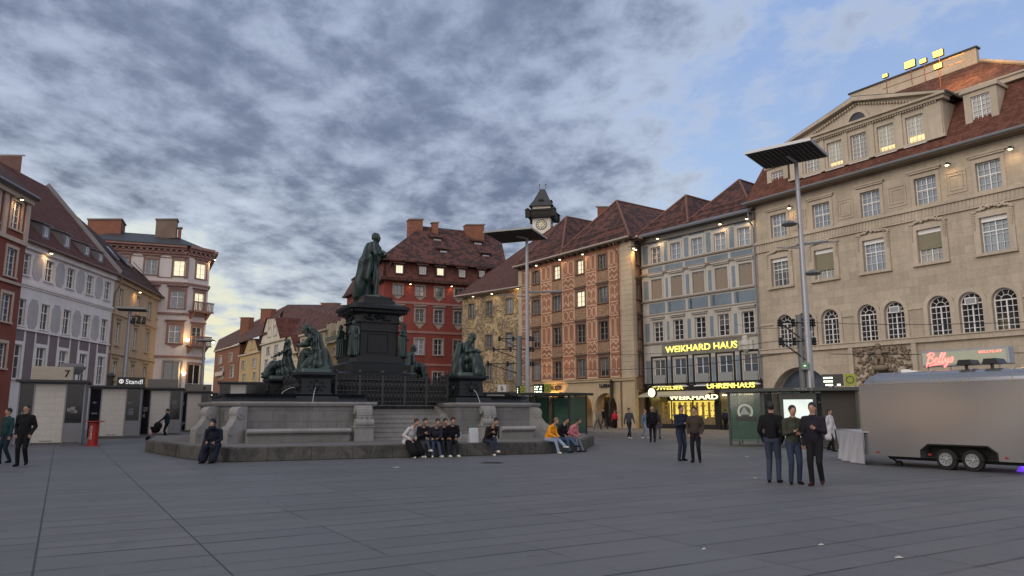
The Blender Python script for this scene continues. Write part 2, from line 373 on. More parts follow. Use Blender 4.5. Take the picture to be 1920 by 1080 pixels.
def window(f, o, surr=None, sw=.14, sp=.05, hood=0, sill=.08, fm=None, pane=None, cols=2, rows=3, fw=.055, depth=.13, topsplit=.0, name='window', apron=0, fan=False):
    a, b, c, d = o['s0'], o['s1'], o['z0'], o['z1']; arch = o.get('arch'); r = (b - a) / 2; m = (a + b) / 2; rv = o.get('reveal', .24)
    fm = fm or WHITE; mb = MB(); zt = d - r if arch else d
    if surr:
        mb.box(a - sw, a, -sp, .02, c, zt); mb.box(b, b + sw, -sp, .02, c, zt)
        if arch: mb.arch(m, r, r + sw, -sp, .02, zt)
        else: mb.box(a - sw, b + sw, -sp, .02, d, d + sw)
    if sill: mb.box(a - sw * 1.1, b + sw * 1.1, -sp - .09, .1, c - sill, c)
    if hood:
        mb.box(a - sw * 1.3, b + sw * 1.3, -sp - hood * .5, .03, d + sw + .1, d + sw + .22); mb.box(a - sw * 1.7, b + sw * 1.7, -sp - hood, .03, d + sw + .22, d + sw + .32)
    if apron:
        mb.slab([(a - sw, -sp * .8, c - sill), (b + sw, -sp * .8, c - sill), (m, -sp * .8, c - sill - apron)], (0, .05, 0)); 
    p = mb.build(name, surr or fm, f.root, f.Mx) if mb.v else None
    g = MB(); y0, y1 = depth, depth + .06
    for x in (a, b - fw): g.box(x, x + fw, y0, y1, c, zt)
    g.box(a + fw, b - fw, y0, y1, c, c + fw)
    if arch: g.arch(m, r - fw, r, y0, y1, zt); g.box(a + fw, b - fw, y0, y1, zt - fw / 2, zt + fw / 2)
    else: g.box(a + fw, b - fw, y0, y1, zt - fw, zt)
    iw = b - a - 2 * fw
    for i in range(1, cols):
        x = a + fw + iw * i / cols; q = fw * (.8 if (cols == 2 or i == cols / 2) else .3); g.box(x - q / 2 * 1.3, x + q / 2 * 1.3, y0 - .01, y1 - .01, c + fw, zt - (fw if not arch else fw / 2))
    if topsplit:
        z = c + (zt - c) * topsplit; g.box(a + fw, b - fw, y0 - .012, y1 - .012, z - fw * .6, z + fw * .6)
    for j in range(1, rows):
        z = c + (zt - c) * j / rows; g.box(a + fw, b - fw, y0 + .008, y1 - .02, z - fw * .22, z + fw * .22)
    if arch and fan:
        g.arch(m, r * .42, r * .42 + .03, y0, y1 - .02, zt, n=8)
        for t in (.2, .4, .6, .8):
            g.cyl((m + r * .43 * math.cos(math.pi * t), y0 + .03, zt + r * .43 * math.sin(math.pi * t)), (m + (r - fw) * math.cos(math.pi * t), y0 + .03, zt + (r - fw) * math.sin(math.pi * t)), .018, n=4)
    fo = g.build('window_frame' if p else name, fm, p or f.root, None if p else f.Mx)
    q = MB(); yp = depth + .07
    if arch:
        q.poly([(a, yp, c), (b, yp, c)] + [(m + r * math.cos(math.pi * t / 12), yp, zt + r * math.sin(math.pi * t / 12)) for t in range(13)])
    elif pane in (None, G_DARK, G_BLUE) and WR.random() < .5:      # drawn-back curtains or a half lowered blind behind the glass
        t = WR.choice((.16, .24, .3)); iw_ = b - a
        if WR.random() < .7:
            q.quad((a + iw_ * t, yp, c), (b - iw_ * t, yp, c), (b - iw_ * t, yp, d), (a + iw_ * t, yp, d)); q.mi = 1; q.quad((a, yp, c), (a + iw_ * t, yp, c), (a + iw_ * t, yp, d), (a, yp, d)); q.quad((b - iw_ * t, yp, c), (b, yp, c), (b, yp, d), (b - iw_ * t, yp, d))
        else:
            h = (d - c) * WR.choice((.3, .5, .7)); q.quad((a, yp, c), (b, yp, c), (b, yp, d - h), (a, yp, d - h)); q.mi = 1; q.quad((a, yp, d - h), (b, yp, d - h), (b, yp, d), (a, yp, d))
    else: q.quad((a, yp, c), (b, yp, c), (b, yp, d), (a, yp, d))
    q.build('pane', [pane or G_DARK, G_DIM] if q.mi else (pane or G_DARK), p or fo)
    return p or fo
def strip(f, name, mat, items, bevel=0):     # items (s0,s1,z0,z1,proud)
    mb = MB()
    for (a, b, c, d, pr) in items: mb.box(a, b, -pr, .02, c, d)
    return mb.each(name, mat, f.root, f.Mx)
def shell(f, mb, z0, z1, depth, back=True, s0=0, s1=None):   # side and rear walls
    s1 = s1 if s1 is not None else f.len
    mb.quad((s0, 0, z0), (s0, 0, z1), (s0, depth, z1), (s0, depth, z0)); mb.quad((s1, 0, z0), (s1, depth, z0), (s1, depth, z1), (s1, 0, z1))
    mb.quad((s0, depth, z0), (s0, depth, z1), (s1, depth, z1), (s1, depth, z0)); mb.quad((s0, 0, z1), (s1, 0, z1), (s1, depth, z1), (s0, depth, z1))
def roof_mesh(f, name, mat, polys, thick=.18):
    mb = MB()
    for P in polys:
        P = [f.L(p) if True else p for p in P]; mb.slab(P, (0, 0, -thick))
    return mb.build(name, mat, f.root)
def text(name, s, mat, parent, Mx, width, height, ext=.02, bold=0, shear=0, space=1.0):
    c = bpy.data.curves.new(name, 'FONT'); c.body = s; c.size = 1; c.extrude = 0; c.offset = bold; c.shear = shear; c.space_character = space; c.resolution_u = 3
    t = bpy.data.objects.new(name, c); COL.objects.link(t); dg = bpy.context.evaluated_depsgraph_get(); dg.update()
    me = bpy.data.meshes.new_from_object(t.evaluated_get(dg)); bpy.data.objects.remove(t); bpy.data.curves.remove(c)
    vs = np.array([v.co[:] for v in me.vertices]); mn, mx = vs.min(0), vs.max(0)
    bm = bmesh.new(); bm.from_mesh(me)
    for v in bm.verts:
        v.co.x = (v.co.x - mn[0]) / (mx[0] - mn[0]) * width; v.co.y = (v.co.y - mn[1]) / (mx[1] - mn[1]) * height
    gm = bmesh.ops.extrude_face_region(bm, geom=bm.faces[:]); 
    for v in [x for x in gm['geom'] if isinstance(x, bmesh.types.BMVert)]: v.co.z += ext
    bm.to_mesh(me); bm.free(); me.materials.clear(); me.materials.append(mat)
    o = bpy.data.objects.new(name, me); COL.objects.link(o); o.parent = parent; o.matrix_local = Mx; return o
def tmx(x, y, z): return Matrix.Translation((x, y, z)) @ Matrix.Rotation(R(90), 4, 'X')   # lettering upright on a facade, facing -y
def face_lamp(f, px, py, out=.55, power=18, col=(1, .62, .28), down=True, inset=0, emitm=None):
    s_, z = f.pt(px, py, inset); mb = MB(); y = -out
    mb.cyl((s_, .02, z + .15), (s_, y, z + .12), .03, n=6); mb.lathe([(.05, .12), (.10, .06), (.14, -.03), (.13, -.05)], (s_, y, z), 10)
    o = mb.build('facade_lamp', DARKM, f.root, f.Mx)
    g = MB(); g.ball((s_, y, z - .05), (.11, .11, .05)); g.build('lamp_glass', emitm or LAMPG, o)
    l = bpy.data.lights.new('lamp_light', 'SPOT'); l.energy = power * 1.2; l.color = col; l.spot_size = R(150); l.spot_blend = .8; l.shadow_soft_size = .1
    lo = bpy.data.objects.new('lamp_light', l); COL.objects.link(lo); lo.parent = o; lo.location = (s_, y, z - .14); lo.rotation_euler = (R(25), 0, 0)
    return o
def chimney(f, pts, Y, h, mat, name='chimney', cap=True, dep=1.0):
    # pts: left px, right px, top py, seen at depth Y
    a = f.L(atY(pts[0], pts[2], Y)); b = f.L(atY(pts[1], pts[2], Y)); z = a.z; mb = MB()
    x0, x1 = min(a.x, b.x), max(a.x, b.x); y0 = min(a.y, b.y)
    mb.slab([(a.x, a.y, z - h), (b.x, b.y, z - h), (b.x, b.y + dep, z - h), (a.x, a.y + dep, z - h)], (0, 0, h))
    o = mb.build(name, mat, f.root)
    if cap:
        c = MB(); e = Vector((b.x - a.x, b.y - a.y, 0)).normalized() * .12
        c.slab([(a.x - e.x, a.y - e.y - .12, z), (b.x + e.x, b.y + e.y - .12, z), (b.x + e.x, b.y + dep + .12, z), (a.x - e.x, a.y + dep + .12, z)], (0, 0, .14))
        c.build('chimney_cap', STONEC, o)
    return o
STONEC = plaster('cap_stone', (.20, .18, .17))
# ------------------------------------------------------------------ ground
def paving():
    a = MT('square_paving'); mp = a.n('ShaderNodeMapping'); a.l(a.tc.outputs['Object'], mp.inputs[0]); mp.inputs[2].default_value = (0, 0, R(-(90 + 31)))
    # strips 1.67 m wide; cross joints of irregular spacing inside them
    sep = a.n('ShaderNodeSeparateXYZ'); a.l(mp.outputs[0], sep.inputs[0]); u, v = sep.outputs[0], sep.outputs[1]
    vs = a.math('DIVIDE', a.math('ADD', v, -.1), 1.69); strip_id = a.math('FLOOR', vs); fr = a.math('FRACT', vs)
    dj = a.math('MULTIPLY', a.math('MINIMUM', fr, a.math('SUBTRACT', 1.0, fr)), 1.67)
    j1 = a.math('MULTIPLY', a.math('LESS_THAN', dj, .012), a.math('MAXIMUM', a.math('GREATER_THAN', v, -2.4), a.math('MULTIPLY', a.ramp(a.noise(.55, 2, .5), [(.46, (0, 0, 0)), (.54, (1, 1, 1))]), .8)))
    wn = a.n('ShaderNodeTexWhiteNoise'); wn.noise_dimensions = '1D'; a.l(a.math('FLOOR', a.math('MULTIPLY', vs, .4)), wn.inputs['W'])
    uu = a.math('ADD', u, a.math('MULTIPLY', a.math('GREATER_THAN', wn.outputs[0], .6), .3))
    uw = a.math('ADD', uu, a.math('MULTIPLY', a.math('SINE', a.math('MULTIPLY', uu, 2.3)), .13))
    us = a.math('DIVIDE', uw, .62); fu = a.math('FRACT', us); du = a.math('MULTIPLY', a.math('MINIMUM', fu, a.math('SUBTRACT', 1.0, fu)), .62)
    c2 = a.n('ShaderNodeCombineXYZ'); a.l(strip_id, c2.inputs[0]); a.l(a.math('FLOOR', us), c2.inputs[1])
    c3_ = a.n('ShaderNodeCombineXYZ'); a.l(a.math('FLOOR', a.math('MULTIPLY', vs, .22)), c3_.inputs[0]); a.l(a.math('FLOOR', a.math('ADD', us, .5)), c3_.inputs[1]); w3 = a.n('ShaderNodeTexWhiteNoise'); w3.noise_dimensions = '2D'; a.l(c3_.outputs[0], w3.inputs['Vector'])
    j2 = a.math('MULTIPLY', a.math('LESS_THAN', du, .026), a.math('ADD', .3, a.math('MULTIPLY', w3.outputs[0], .7)))
    w2 = a.n('ShaderNodeTexWhiteNoise'); w2.noise_dimensions = '2D'; a.l(c2.outputs[0], w2.inputs['Vector'])
    base = a.mix(w2.outputs[0], (.094, .098, .108), (.136, .141, .149))
    n1 = a.noise(.22, 6, .65); base = a.mix(a.math('MULTIPLY', n1, .8), base, (.078, .081, .088))
    n2 = a.noise(2.5, 8, .75); base = a.mix(a.math('MULTIPLY', a.ramp(n2, [(.5, (0, 0, 0)), (.75, (1, 1, 1))]), .35), base, (.16, .16, .165))
    n3 = a.noise(60, 4, .8); base = a.mix(.35, base, a.ramp(n3, [(.3, (.06, .06, .07)), (.7, (.20, .20, .21))]))
    sp_ = a.ramp(a.noise(.9, 3, .5), [(.66, (0, 0, 0)), (.7, (1, 1, 1))]); base = a.mix(a.math('MULTIPLY', sp_, .22), base, (.05, .05, .055))
    vis = a.ramp(a.noise(.7, 3, .6), [(.36, (.35, .35, .35)), (.52, (1, 1, 1))])
    jj = a.math('MAXIMUM', j1, a.math('MULTIPLY', j2, vis)); base = a.mix(a.math('MULTIPLY', jj, .72), base, (.006, .006, .008))
    a.col(base); a.setp(Specular_IOR_Level=.35); a.l(a.ramp(n1, [(.3, (.48,) * 3), (.7, (.68,) * 3)]), a.p.inputs['Roughness'])
    a.bump(a.math('SUBTRACT', a.math('MULTIPLY', n3, .12), jj), .5, .012); return a.m
mb = MB(); mb.quad((-400, -200, 0), (400, -200, 0), (400, 700, 0), (-400, 700, 0))
tag(mb.build('ground', paving()), kind='structure')
K0, K1 = G(1084, 811), G(1237, 817); kd = (K1 - K0).normalized(); kn = Vector((-kd.y, kd.x, 0))
Ka, Kb = K0 - kd * 60, K1 + kd * 60
mb = MB(); mb.slab([Ka, Kb, Kb + kn * 26, Ka + kn * 26], (0, 0, .12))
tag(mb.build('pavement', blocks('pavement_stone', (.20, .18, .165), .8, 1.2, .01, .12)), kind='structure')
mb = MB(); mb.slab([Ka - kn * .14, Kb - kn * .14, Kb - kn * .002, Ka - kn * .002], (0, 0, .13)); tag(mb.build('kerb', plaster('kerb_stone', (.23, .22, .21))), kind='structure')

TILE_R = tiles('roof_tiles_red', (.115, .045, .038), (.15, .058, .048), .35)
TILE_P = tiles('roof_tiles_patchy', (.115, .050, .044), (.15, .064, .055), .75, dark=(.030, .022, .022))
TILE_B = tiles('roof_tiles_brown', (.095, .053, .051), (.125, .068, .064), .15)
TILE_O = tiles('roof_tiles_orange', (.135, .055, .042), (.18, .076, .056), .35, scale=1.6)
TILE_D = tiles('roof_tiles_dark', (.085, .045, .038), (.12, .062, .052), .35)
BRICK = blocks('chimney_brick', (.22, .10, .07), .25, .08, .012, .3)
DARKROOF = plain('dark_sheet_roof', (.045, .048, .055), .5, .2, .3)

def eaves(p1, p2, z, over, ext=(0, 0)):
    a = atZ(*p1, z); b = atZ(*p2, z); d = (b - a).normalized(); n = Vector((d.y, -d.x, 0))
    return (a - d * ext[0] - n * over), (b + d * ext[1] - n * over)

# ================================================================== right: stone bank-like house with arched windows
A, B = eaves((1402, 383), (1894, 246), 17.4, .75, (0, .9))
sb = Bld('stone_house', A, B, 'large beige stone building with pediment, round arched windows and red mansard roof', 'building')
Ls = sb.len
STN = blocks('beige_ashlar', (.43, .37, .30), 1.15, .52, .014, .22, .35, .6); STT = plaster('beige_stone_trim', (.45, .39, .32), .2, .4)
rA = sb.row([(1446,1475.5,404,446.6),(1524,1557,382,428),(1614,1651,357.5,406.6),(1715,1757,329,381),(1830,1878.5,298,354)])
rB = sb.row([(1447,1481,484,538),(1529,1565,469,524),(1620,1661,450,508),(1721,1768,425,491),(1839,1893,401,469)])
rC = sb.row([(1460,1487.5,591,654),(1498,1526,585,650),(1541.6,1574,579,647),(1610,1646,571.5,641),(1660,1697.5,565,637),(1741,1784,554,631),(1799,1845,546,626),(1861,1911,537,620.6)], arch=True)
zl = sb.pt(1600, 652)[1]                      # ledge above the ground storey
s_a, _ = sb.pt(1502, 720); aw = 2.5; zap = sb.pt(1502, 688)[1]
doors = [dict(s0=s_a - aw, s1=s_a + aw, z0=0, z1=zap, arch=True, reveal=.9)]
s_b = (sb.pt(1660, 700)[0]); doors.append(dict(s0=s_b - 2.0, s1=s_b + 2.0, z0=0, z1=sb.pt(1660, 692)[1], arch=True, reveal=.9))
mb = MB(); wall_mesh(mb, 0, Ls, 0, 17.5, rA + rB + rC + doors, .32); shell(sb, mb, 0, 17.5, 15); mb.build('wall', STN, sb.root)
panesA = [G_SKY, G_SKY, G_SKY, G_SKY, G_SKY]
for o in rA: window(sb, o, STT, sw=.22, sp=.06, hood=.12, pane=G_SKY, cols=4, rows=4, topsplit=.55, depth=.2)
for i, o in enumerate(rB):
    wdw = window(sb, o, STT, sw=.34, sp=.12, pane=[G_BLUE, G_CURT, G_SKY, G_CURT, G_SKY][i], cols=4, rows=4, topsplit=.6, depth=.2, sill=.18)
    sh = MB(); h = [.28, 1.25, .3, 1.0, .35][i] ; top = o['z1']
    sh.box(o['s0'] + .02, o['s1'] - .02, .10, .13, top - .28, top)
    sh.build('roller_blind_box', WHITE, wdw)
    if h > .5:
        bl = MB(); n = int((h) / .07)
        for q in range(n): z = top - .3 - q * .07; bl.box(o['s0'] + .04, o['s1'] - .04, .13, .16, z - .06, z)
        bl.build('blind', plain('blind_slats', (.24, .22, .15), .6), wdw)
    cr = MB()                                  # carved garland over the frame
    random.seed(i + 3); wd = o['s1'] - o['s0']
    for q in range(26):
        t = q / 25; x = o['s0'] - .3 + (wd + .6) * t; z = o['z1'] + .38 + .22 * math.sin(math.pi * t) + random.uniform(-.07, .07)
        cr.ball((x, -.14, z), (random.uniform(.07, .14), .09, random.uniform(.06, .13)), 6, 4)
    for sgn in (0, 1):
        for q in range(7): cr.ball((o['s0'] - .26 if sgn == 0 else o['s1'] + .26, -.15, o['z1'] + .2 - q * .14), (.09 - q * .008, .07, .08), 6, 4)
    cr.build('garland', STT, wdw, smooth=True)
for i, o in enumerate(rC):
    wdw = window(sb, o, STT, sw=.26, sp=.10, pane=G_DARK, cols=4, rows=5, fan=True, depth=.22, fw=.07, sill=.0)
    if i in (4, 6):
        c = MB(); m = (o['s0'] + o['s1']) / 2; z = o['z1'] - .75; c.box(m - .32, m + .32, -.02, .3, z, z + .42)
        ac = c.build('air_conditioner', WHITE, wdw); c = MB(); c.box(m - .27, m + .27, -.026, -.021, z + .05, z + .37); c.build('grille', GREYP, ac)
mbd = MB(); mbd.arch(s_a, aw, aw + .55, -.12, .03, zap - aw, n=20); mbd.build('arch_surround', STT, sb.root); mbd = MB(); mbd.arch(s_b, 2.0, 2.4, -.12, .03, doors[1]['z1'] - 2.0, n=20); mbd.build('arch_surround', STT, sb.root)
for dd in doors:
    g = MB(); m = (dd['s0'] + dd['s1']) / 2; r = (dd['s1'] - dd['s0']) / 2; zc = dd['z1'] - r
    g.poly([(dd['s0'], .8, 0), (dd['s1'], .8, 0)] + [(m + r * math.cos(math.pi * t / 16), .8, zc + r * math.sin(math.pi * t / 16)) for t in range(17)])
    pg = g.build('shop_window', G_BLUE, sb.root)
    g = MB(); g.box(dd['s0'], dd['s1'], .7, .8, zc - .08, zc + .08); g.box(m - .6, m - .5, .7, .8, 0, zc + r * .95); g.box(m + .5, m + .6, .7, .8, 0, zc + r * .95); g.arch(m, r - .1, r, .7, .8, zc); g.build('shop_window_frame', GREYP, pg)
zc1 = sb.pt(1660, 401)[1]
items = [(-.05, Ls + .05, zl, zl + .3, .22), (-.05, Ls + .05, zl + .3, zl + .38, .3)]
za = rA[0]['z0'] - .1
items += [(-.05, Ls + .05, za - .2, za, .22), (-.05, Ls + .05, za - .75, za - .2, .08), (-.05, Ls + .05, za - .83, za - .75, .14)]
strip(sb, 'string_course', STT, items)
mb = MB()
for q in range(int(Ls / .22)): mb.box(q * .22 + .05, q * .22 + .15, -.12, -.075, za - .7, za - .24)
mb.build('fluted_frieze', STT, sb.root)
# sunk panels between the upper windows
for i in range(4):
    mb = MB(); a, b = rA[i]['s1'] + .55, rA[i+1]['s0'] - .55; z0, z1 = rA[0]['z0'] + .25, rA[0]['z1'] - .15
    for (x0, x1, y0_, y1_) in ((a, b, z0, z0 + .07), (a, b, z1 - .07, z1), (a, a + .07, z0 + .07, z1 - .07), (b - .07, b, z0 + .07, z1 - .07)): mb.box(x0, x1, -.05, .02, y0_, y1_)
    a += .2; b -= .2; z0 += .2; z1 -= .2
    for (x0, x1, y0_, y1_) in ((a, b, z0, z0 + .05), (a, b, z1 - .05, z1), (a, a + .05, z0 + .05, z1 - .05), (b - .05, b, z0 + .05, z1 - .05)): mb.box(x0, x1, -.045, .02, y0_, y1_)
    mb.build('wall_panel', STT, sb.root)
mb = MB(); zi = rC[0]['z1'] - (rC[0]['s1'] - rC[0]['s0']) / 2; xs = [0] + sum([[o['s0'] - .27, o['s1'] + .27] for o in rC], []) + [Ls]
for a, b in zip(xs[::2], xs[1::2]):
    if b > a: mb.box(a, b, -.08, .02, zi - .02, zi + .14)
mb.each('impost_course', STT, sb.root)
# eaves and gutter
mb = MB(); mb.box(-.3, Ls + .5, -.85, 0, 17.3, 17.42); mb.build('eaves', plaster('eaves_soffit', (.20, .16, .12)), sb.root)
mb = MB(); mb.cyl((-.4, -.92, 17.45), (Ls + .6, -.92, 17.45), .10, n=8); mb.build('gutter', ZINC, sb.root)
# mansard: lower steep slope, attic storey with pediment, upper roof and parapet wall
TD = 1.6; ZM = 21.2
mb = MB(); mb.slab([(-.3, -.85, 17.5), (Ls + .5, -.85, 17.5), (Ls + .1, TD, ZM), (.15, TD, ZM)], (0, .25, -.05))
mb.slab([(-.3, -.85, 17.5), (.15, TD, ZM), (.15, 13, ZM), (-.3, 15, 17.5)], (.25, 0, -.05)); mb.slab([(Ls + .5, -.85, 17.5), (Ls + .1, TD, ZM), (Ls + .1, 13, ZM), (Ls + .5, 15, 17.5)], (-.25, 0, -.05))
mb.build('mansard_roof', TILE_O, sb.root)
mb = MB(); mb.box(0, Ls + .25, TD - .3, TD + .1, ZM - .02, ZM + .28); mb.box(-.1, Ls + .35, TD - .42, TD + .1, ZM + .28, ZM + .4); mb.build('mansard_cornice', STT, sb.root)
SET = -.35
a0 = sb.pt(1492, 320, -SET)[0]; a1 = sb.pt(1779, 220, -SET)[0]; zb = sb.pt(1779, 258, -SET)[1] ; zt_ = sb.pt(1779, 190, -SET)[1]
zb = (zb + sb.pt(1494, 345, -SET)[1]) / 2; zt_ = (zt_ + sb.pt(1520, 275, -SET)[1]) / 2; zpk = sb.pt(1617, 184, 0)[1]
aw_ = sb.row([(1521,1546,285,331),(1562,1590,269,318),(1606,1636,254,304),(1655,1688,236,291),(1708.5,1743,217,274)], -SET)
class Off: pass
MA = Matrix.Translation((0, SET, 0)); fa = Off(); fa.root = sb.root; fa.Mx = MA
mb = MB(); wall_mesh(mb, a0, a1, zb, zt_, aw_, .3); mb.quad((a0, 0, zb), (a0, 0, zt_), (a0, 4, zt_), (a0, 4, zb)); mb.quad((a1, 0, zb), (a1, 4, zb), (a1, 4, zt_), (a1, 0, zt_))
mb.build('attic_wall', STT, sb.root, MA)
WARMP = MT('attic_pane'); 
def curtain_lit():
    a = WARMP; n = a.noise(3.0, 3, .6, sc=(3, 1, .4)); a.col(a.mix(n, (.22, .25, .28), (.42, .43, .42))); a.setp(Roughness=.2)
    a.l(a.mix(n, (.9, .65, .2), (1, .85, .5)), a.p.inputs['Emission Color']); a.p.inputs['Emission Strength'].default_value = .10; return a.m
curtain_lit()
for i, o in enumerate(aw_):
    wdw = window(fa, o, None, pane=WARMP.m if i in (1, 3, 4) else G_CURT, cols=4, rows=6, sill=.12, depth=.2, name='attic_window')
    if i in (1, 3, 4, 0):
        g = MB(); g.box(o['s0'] + .1, o['s1'] - .1, .262, .267, o['z0'] + .06, o['z0'] + [.25, .45, 0, .5, .6][i]); g.build('lit_blind', G_LIT, wdw, Matrix.Translation((0, 0, 0)))
        wdw.children[-1]; 
mb = MB()
xs = [a0] + sum([[o['s0'] - .12, o['s1'] + .12] for o in aw_], []) + [a1]
for a, b in zip(xs[::2], xs[1::2]): mb.box(a + .05, b - .05, -.1, .01, zb, zt_ - .1)
mb.box(a0 - .25, a1 + .25, -.3, .5, zt_, zt_ + .2); mb.box(a0 - .4, a1 + .4, -.5, .5, zt_ + .2, zt_ + .34); mb.box(a0 - .1, a1 + .1, -.16, .01, zb - .02, zb + .14)
mb.build('attic_pilasters', STT, sb.root, MA)
mb = MB()
for q in range(int((a1 - a0) / .17)): mb.box(a0 + q * .17, a0 + q * .17 + .09, -.22, -.1, zt_ - .12, zt_ - .01)
mb.build('dentil_row', STT, sb.root, MA); mb = MB()
zr = zt_ + .34; mid = (a0 + a1) / 2; 
for side in (-1, 1):
    for q in range(int((a1 - a0) / 2 / .2)):
        t = q * .2 / ((a1 - a0) / 2); x = mid + side * t * (a1 - a0) / 2; z = zpk - .4 - t * (zpk - zr); 
        if z > zr + .05: mb.box(x, x + .1, -.2, -.02, z - .12, z)
mb.build('dentil_row', STT, sb.root, MA)
mb = MB(); mb.add([(a0 - .1, 0, zr), (a1 + .1, 0, zr), (mid, 0, zpk - .2)], [(0, 1, 2)]); 
for sx in (a0 - .5, a1 + .5): mb.slab([(sx, -.45, zr), (mid, -.45, zpk), (mid, -.45, zpk - .3), (sx + (.5 if sx < mid else -.5), -.45, zr)], (0, .6, 0))
pd = mb.build('pediment', STT, sb.root, MA)
mb = MB(); mb.arch(mid, .62, .85, -.12, .02, zr + .06); mb.build('lunette_surround', STT, pd); mb = MB(); mb.poly([(mid + .62 * math.cos(t * math.pi / 12), -.03, zr + .06 + .62 * math.sin(t * math.pi / 12)) for t in range(13)]); mb.build('lunette', G_DARK, pd)
# gabled roof running back from the pediment, main roof, parapet
zU = ZM + .4; RD = 7.5; ZR = 27.4
mb = MB()
mb.slab([(a0 - .5, SET - .4, zr + .05), (mid, SET - .4, zpk + .06), (mid, 5, zpk + .06), (a0 - .5, 5, zr + .05)], (0, 0, -.15)); mb.slab([(a1 + .5, SET - .4, zr + .05), (mid, SET - .4, zpk + .06), (mid, 5, zpk + .06), (a1 + .5, 5, zr + .05)], (0, 0, -.15))
mb.build('pediment_roof', DARKROOF, sb.root)
rp0 = sb.L(atY(1828, 100, 50)); rp1 = sb.L(atY(1594, 190, 58))
yr = 7.0; r1s = rp0.x; 
def onin(px, py, inset): return sb.pt(px, py, inset)
c0 = onin(1594, 178, yr); c1 = onin(1830, 90, yr); zpar = (c0[1] + c1[1]) / 2
mb = MB(); mb.slab([(0, TD, zU), (Ls + .25, TD, zU), (c1[0] + .2, yr, zpar - 1.1), (c0[0] - 3, yr, zpar - 1.1)], (0, .3, -.1))
mb.slab([(Ls + .25, TD, zU), (Ls + .25, 13, zU), (c1[0] + .2, yr, zpar - 1.1)], (0, 0, -.1)); mb.slab([(0, TD, zU), (0, 13, zU), (c0[0] - 3, yr, zpar - 1.1)], (0, 0, -.1))
mb.build('main_roof', tiles('roof_tiles_worn_orange', (.14, .062, .045), (.19, .088, .062), .45), sb.root)
mb = MB(); mb.box(c0[0], c1[0], yr - .05, yr + .35, zU, zpar); pw = mb.build('parapet_wall', STT, sb.root)
mb = MB(); mb.box(c0[0] - .1, c1[0] + .1, yr - .15, yr + .45, zpar, zpar + .12); mb.build('coping', DARKM, pw)
mb = MB(); mb.sweep([(Ls + .25, TD, zU + .1), (c1[0] + .2, yr, zpar - 1.0)], .13); mb.build('ridge_tiles', STT, sb.root)
# dormers on the mansard
for (x0, x1, y0, y1) in ((1436,1474,312,362), (1809,1869,164,249)):
    sa, z0 = sb.pt((x0), y1, -.2); sc, _ = sb.pt(x1, (y0 + y1) / 2, -.2); _, z1 = sb.pt((x0 + x1) / 2, y0, -.2)
    o = dict(s0=sa + .4, s1=sc - .4, z0=z0 + .35, z1=z1 - .3); z0 -= .1
    mb = MB(); wall_mesh(mb, sa, sc, z0, z1, [o], .2); mb.quad((sa, 0, z0), (sa, 2.2, z0), (sa, 2.2, z1), (sa, 0, z1)); mb.quad((sc, 0, z0), (sc, 2.2, z0), (sc, 2.2, z1), (sc, 0, z1))
    mb.box(sa - .12, sc + .12, -.15, 2.4, z1, z1 + .2); mb.box(sa - .1, sc + .1, -.14, .1, z0 - .15, z0)
    Md = Matrix.Translation((0, .05, 0)); dm = mb.build('dormer', STT, sb.root, Md); fd = Off(); fd.root = dm; fd.Mx = None
    window(fd, o, None, pane=G_CURT, cols=4, rows=6, sill=0, depth=.12)
# roof floodlights on a railing
mb = MB(); q0 = sb.pt(1655, 178, 3.2); q1 = sb.pt(1800, 120, 3.2); yy = 3.2
FL = []
for (px, py) in ((1707, 121), (1760, 101), (1760, 124.5), (1732, 115), (1661, 142.5)):
    s_, z_ = sb.pt(px, py, yy); FL.append((s_, z_))
rl = MB()
for (s_, z_) in FL: rl.cyl((s_, yy, z_ - 1.5), (s_, yy, z_), .03, n=5)
s0_, s1_ = FL[4][0] - .3, FL[1][0] + 1.6
for dz_ in (0, .5): rl.cyl((s0_, yy, FL[4][1] - .9 + dz_), (s1_, yy, FL[1][1] - 1.1 + dz_), .025, n=5)
rl.build('roof_railing', plain('rusty_steel', (.18, .08, .04), .7), sb.root)
FLOOD = emit('floodlight_glass', (1.0, .62, .10), 2.6)
for i, (s_, z_) in enumerate(FL):
    wv = [.38, .34, .28, .24, .2][i]
    h = MB(); h.box(s_ - wv, s_ + wv, yy - .12, yy + .06, z_ - wv * .7, z_ + wv * .7); ho = h.build('floodlight', DARKM, sb.root)
    g = MB(); g.box(s_ - wv + .03, s_ + wv - .03, yy - .135, yy - .121, z_ - wv * .7 + .03, z_ + wv * .7 - .03); g.build('lamp_glass', FLOOD, ho)
l = bpy.data.lights.new('floodlight_light', 'POINT'); l.energy = 420; l.color = (1, .55, .18); l.shadow_soft_size = .3
lo = bpy.data.objects.new('floodlight_light', l); COL.objects.link(lo); lo.parent = sb.root; lo.location = (FL[2][0] + 1.2, yy - .7, FL[2][1] + .2)
for px, py in ((1408, 411), (1487, 391), (1783, 311), (1901, 281)): face_lamp(sb, px, py, .5, 13)
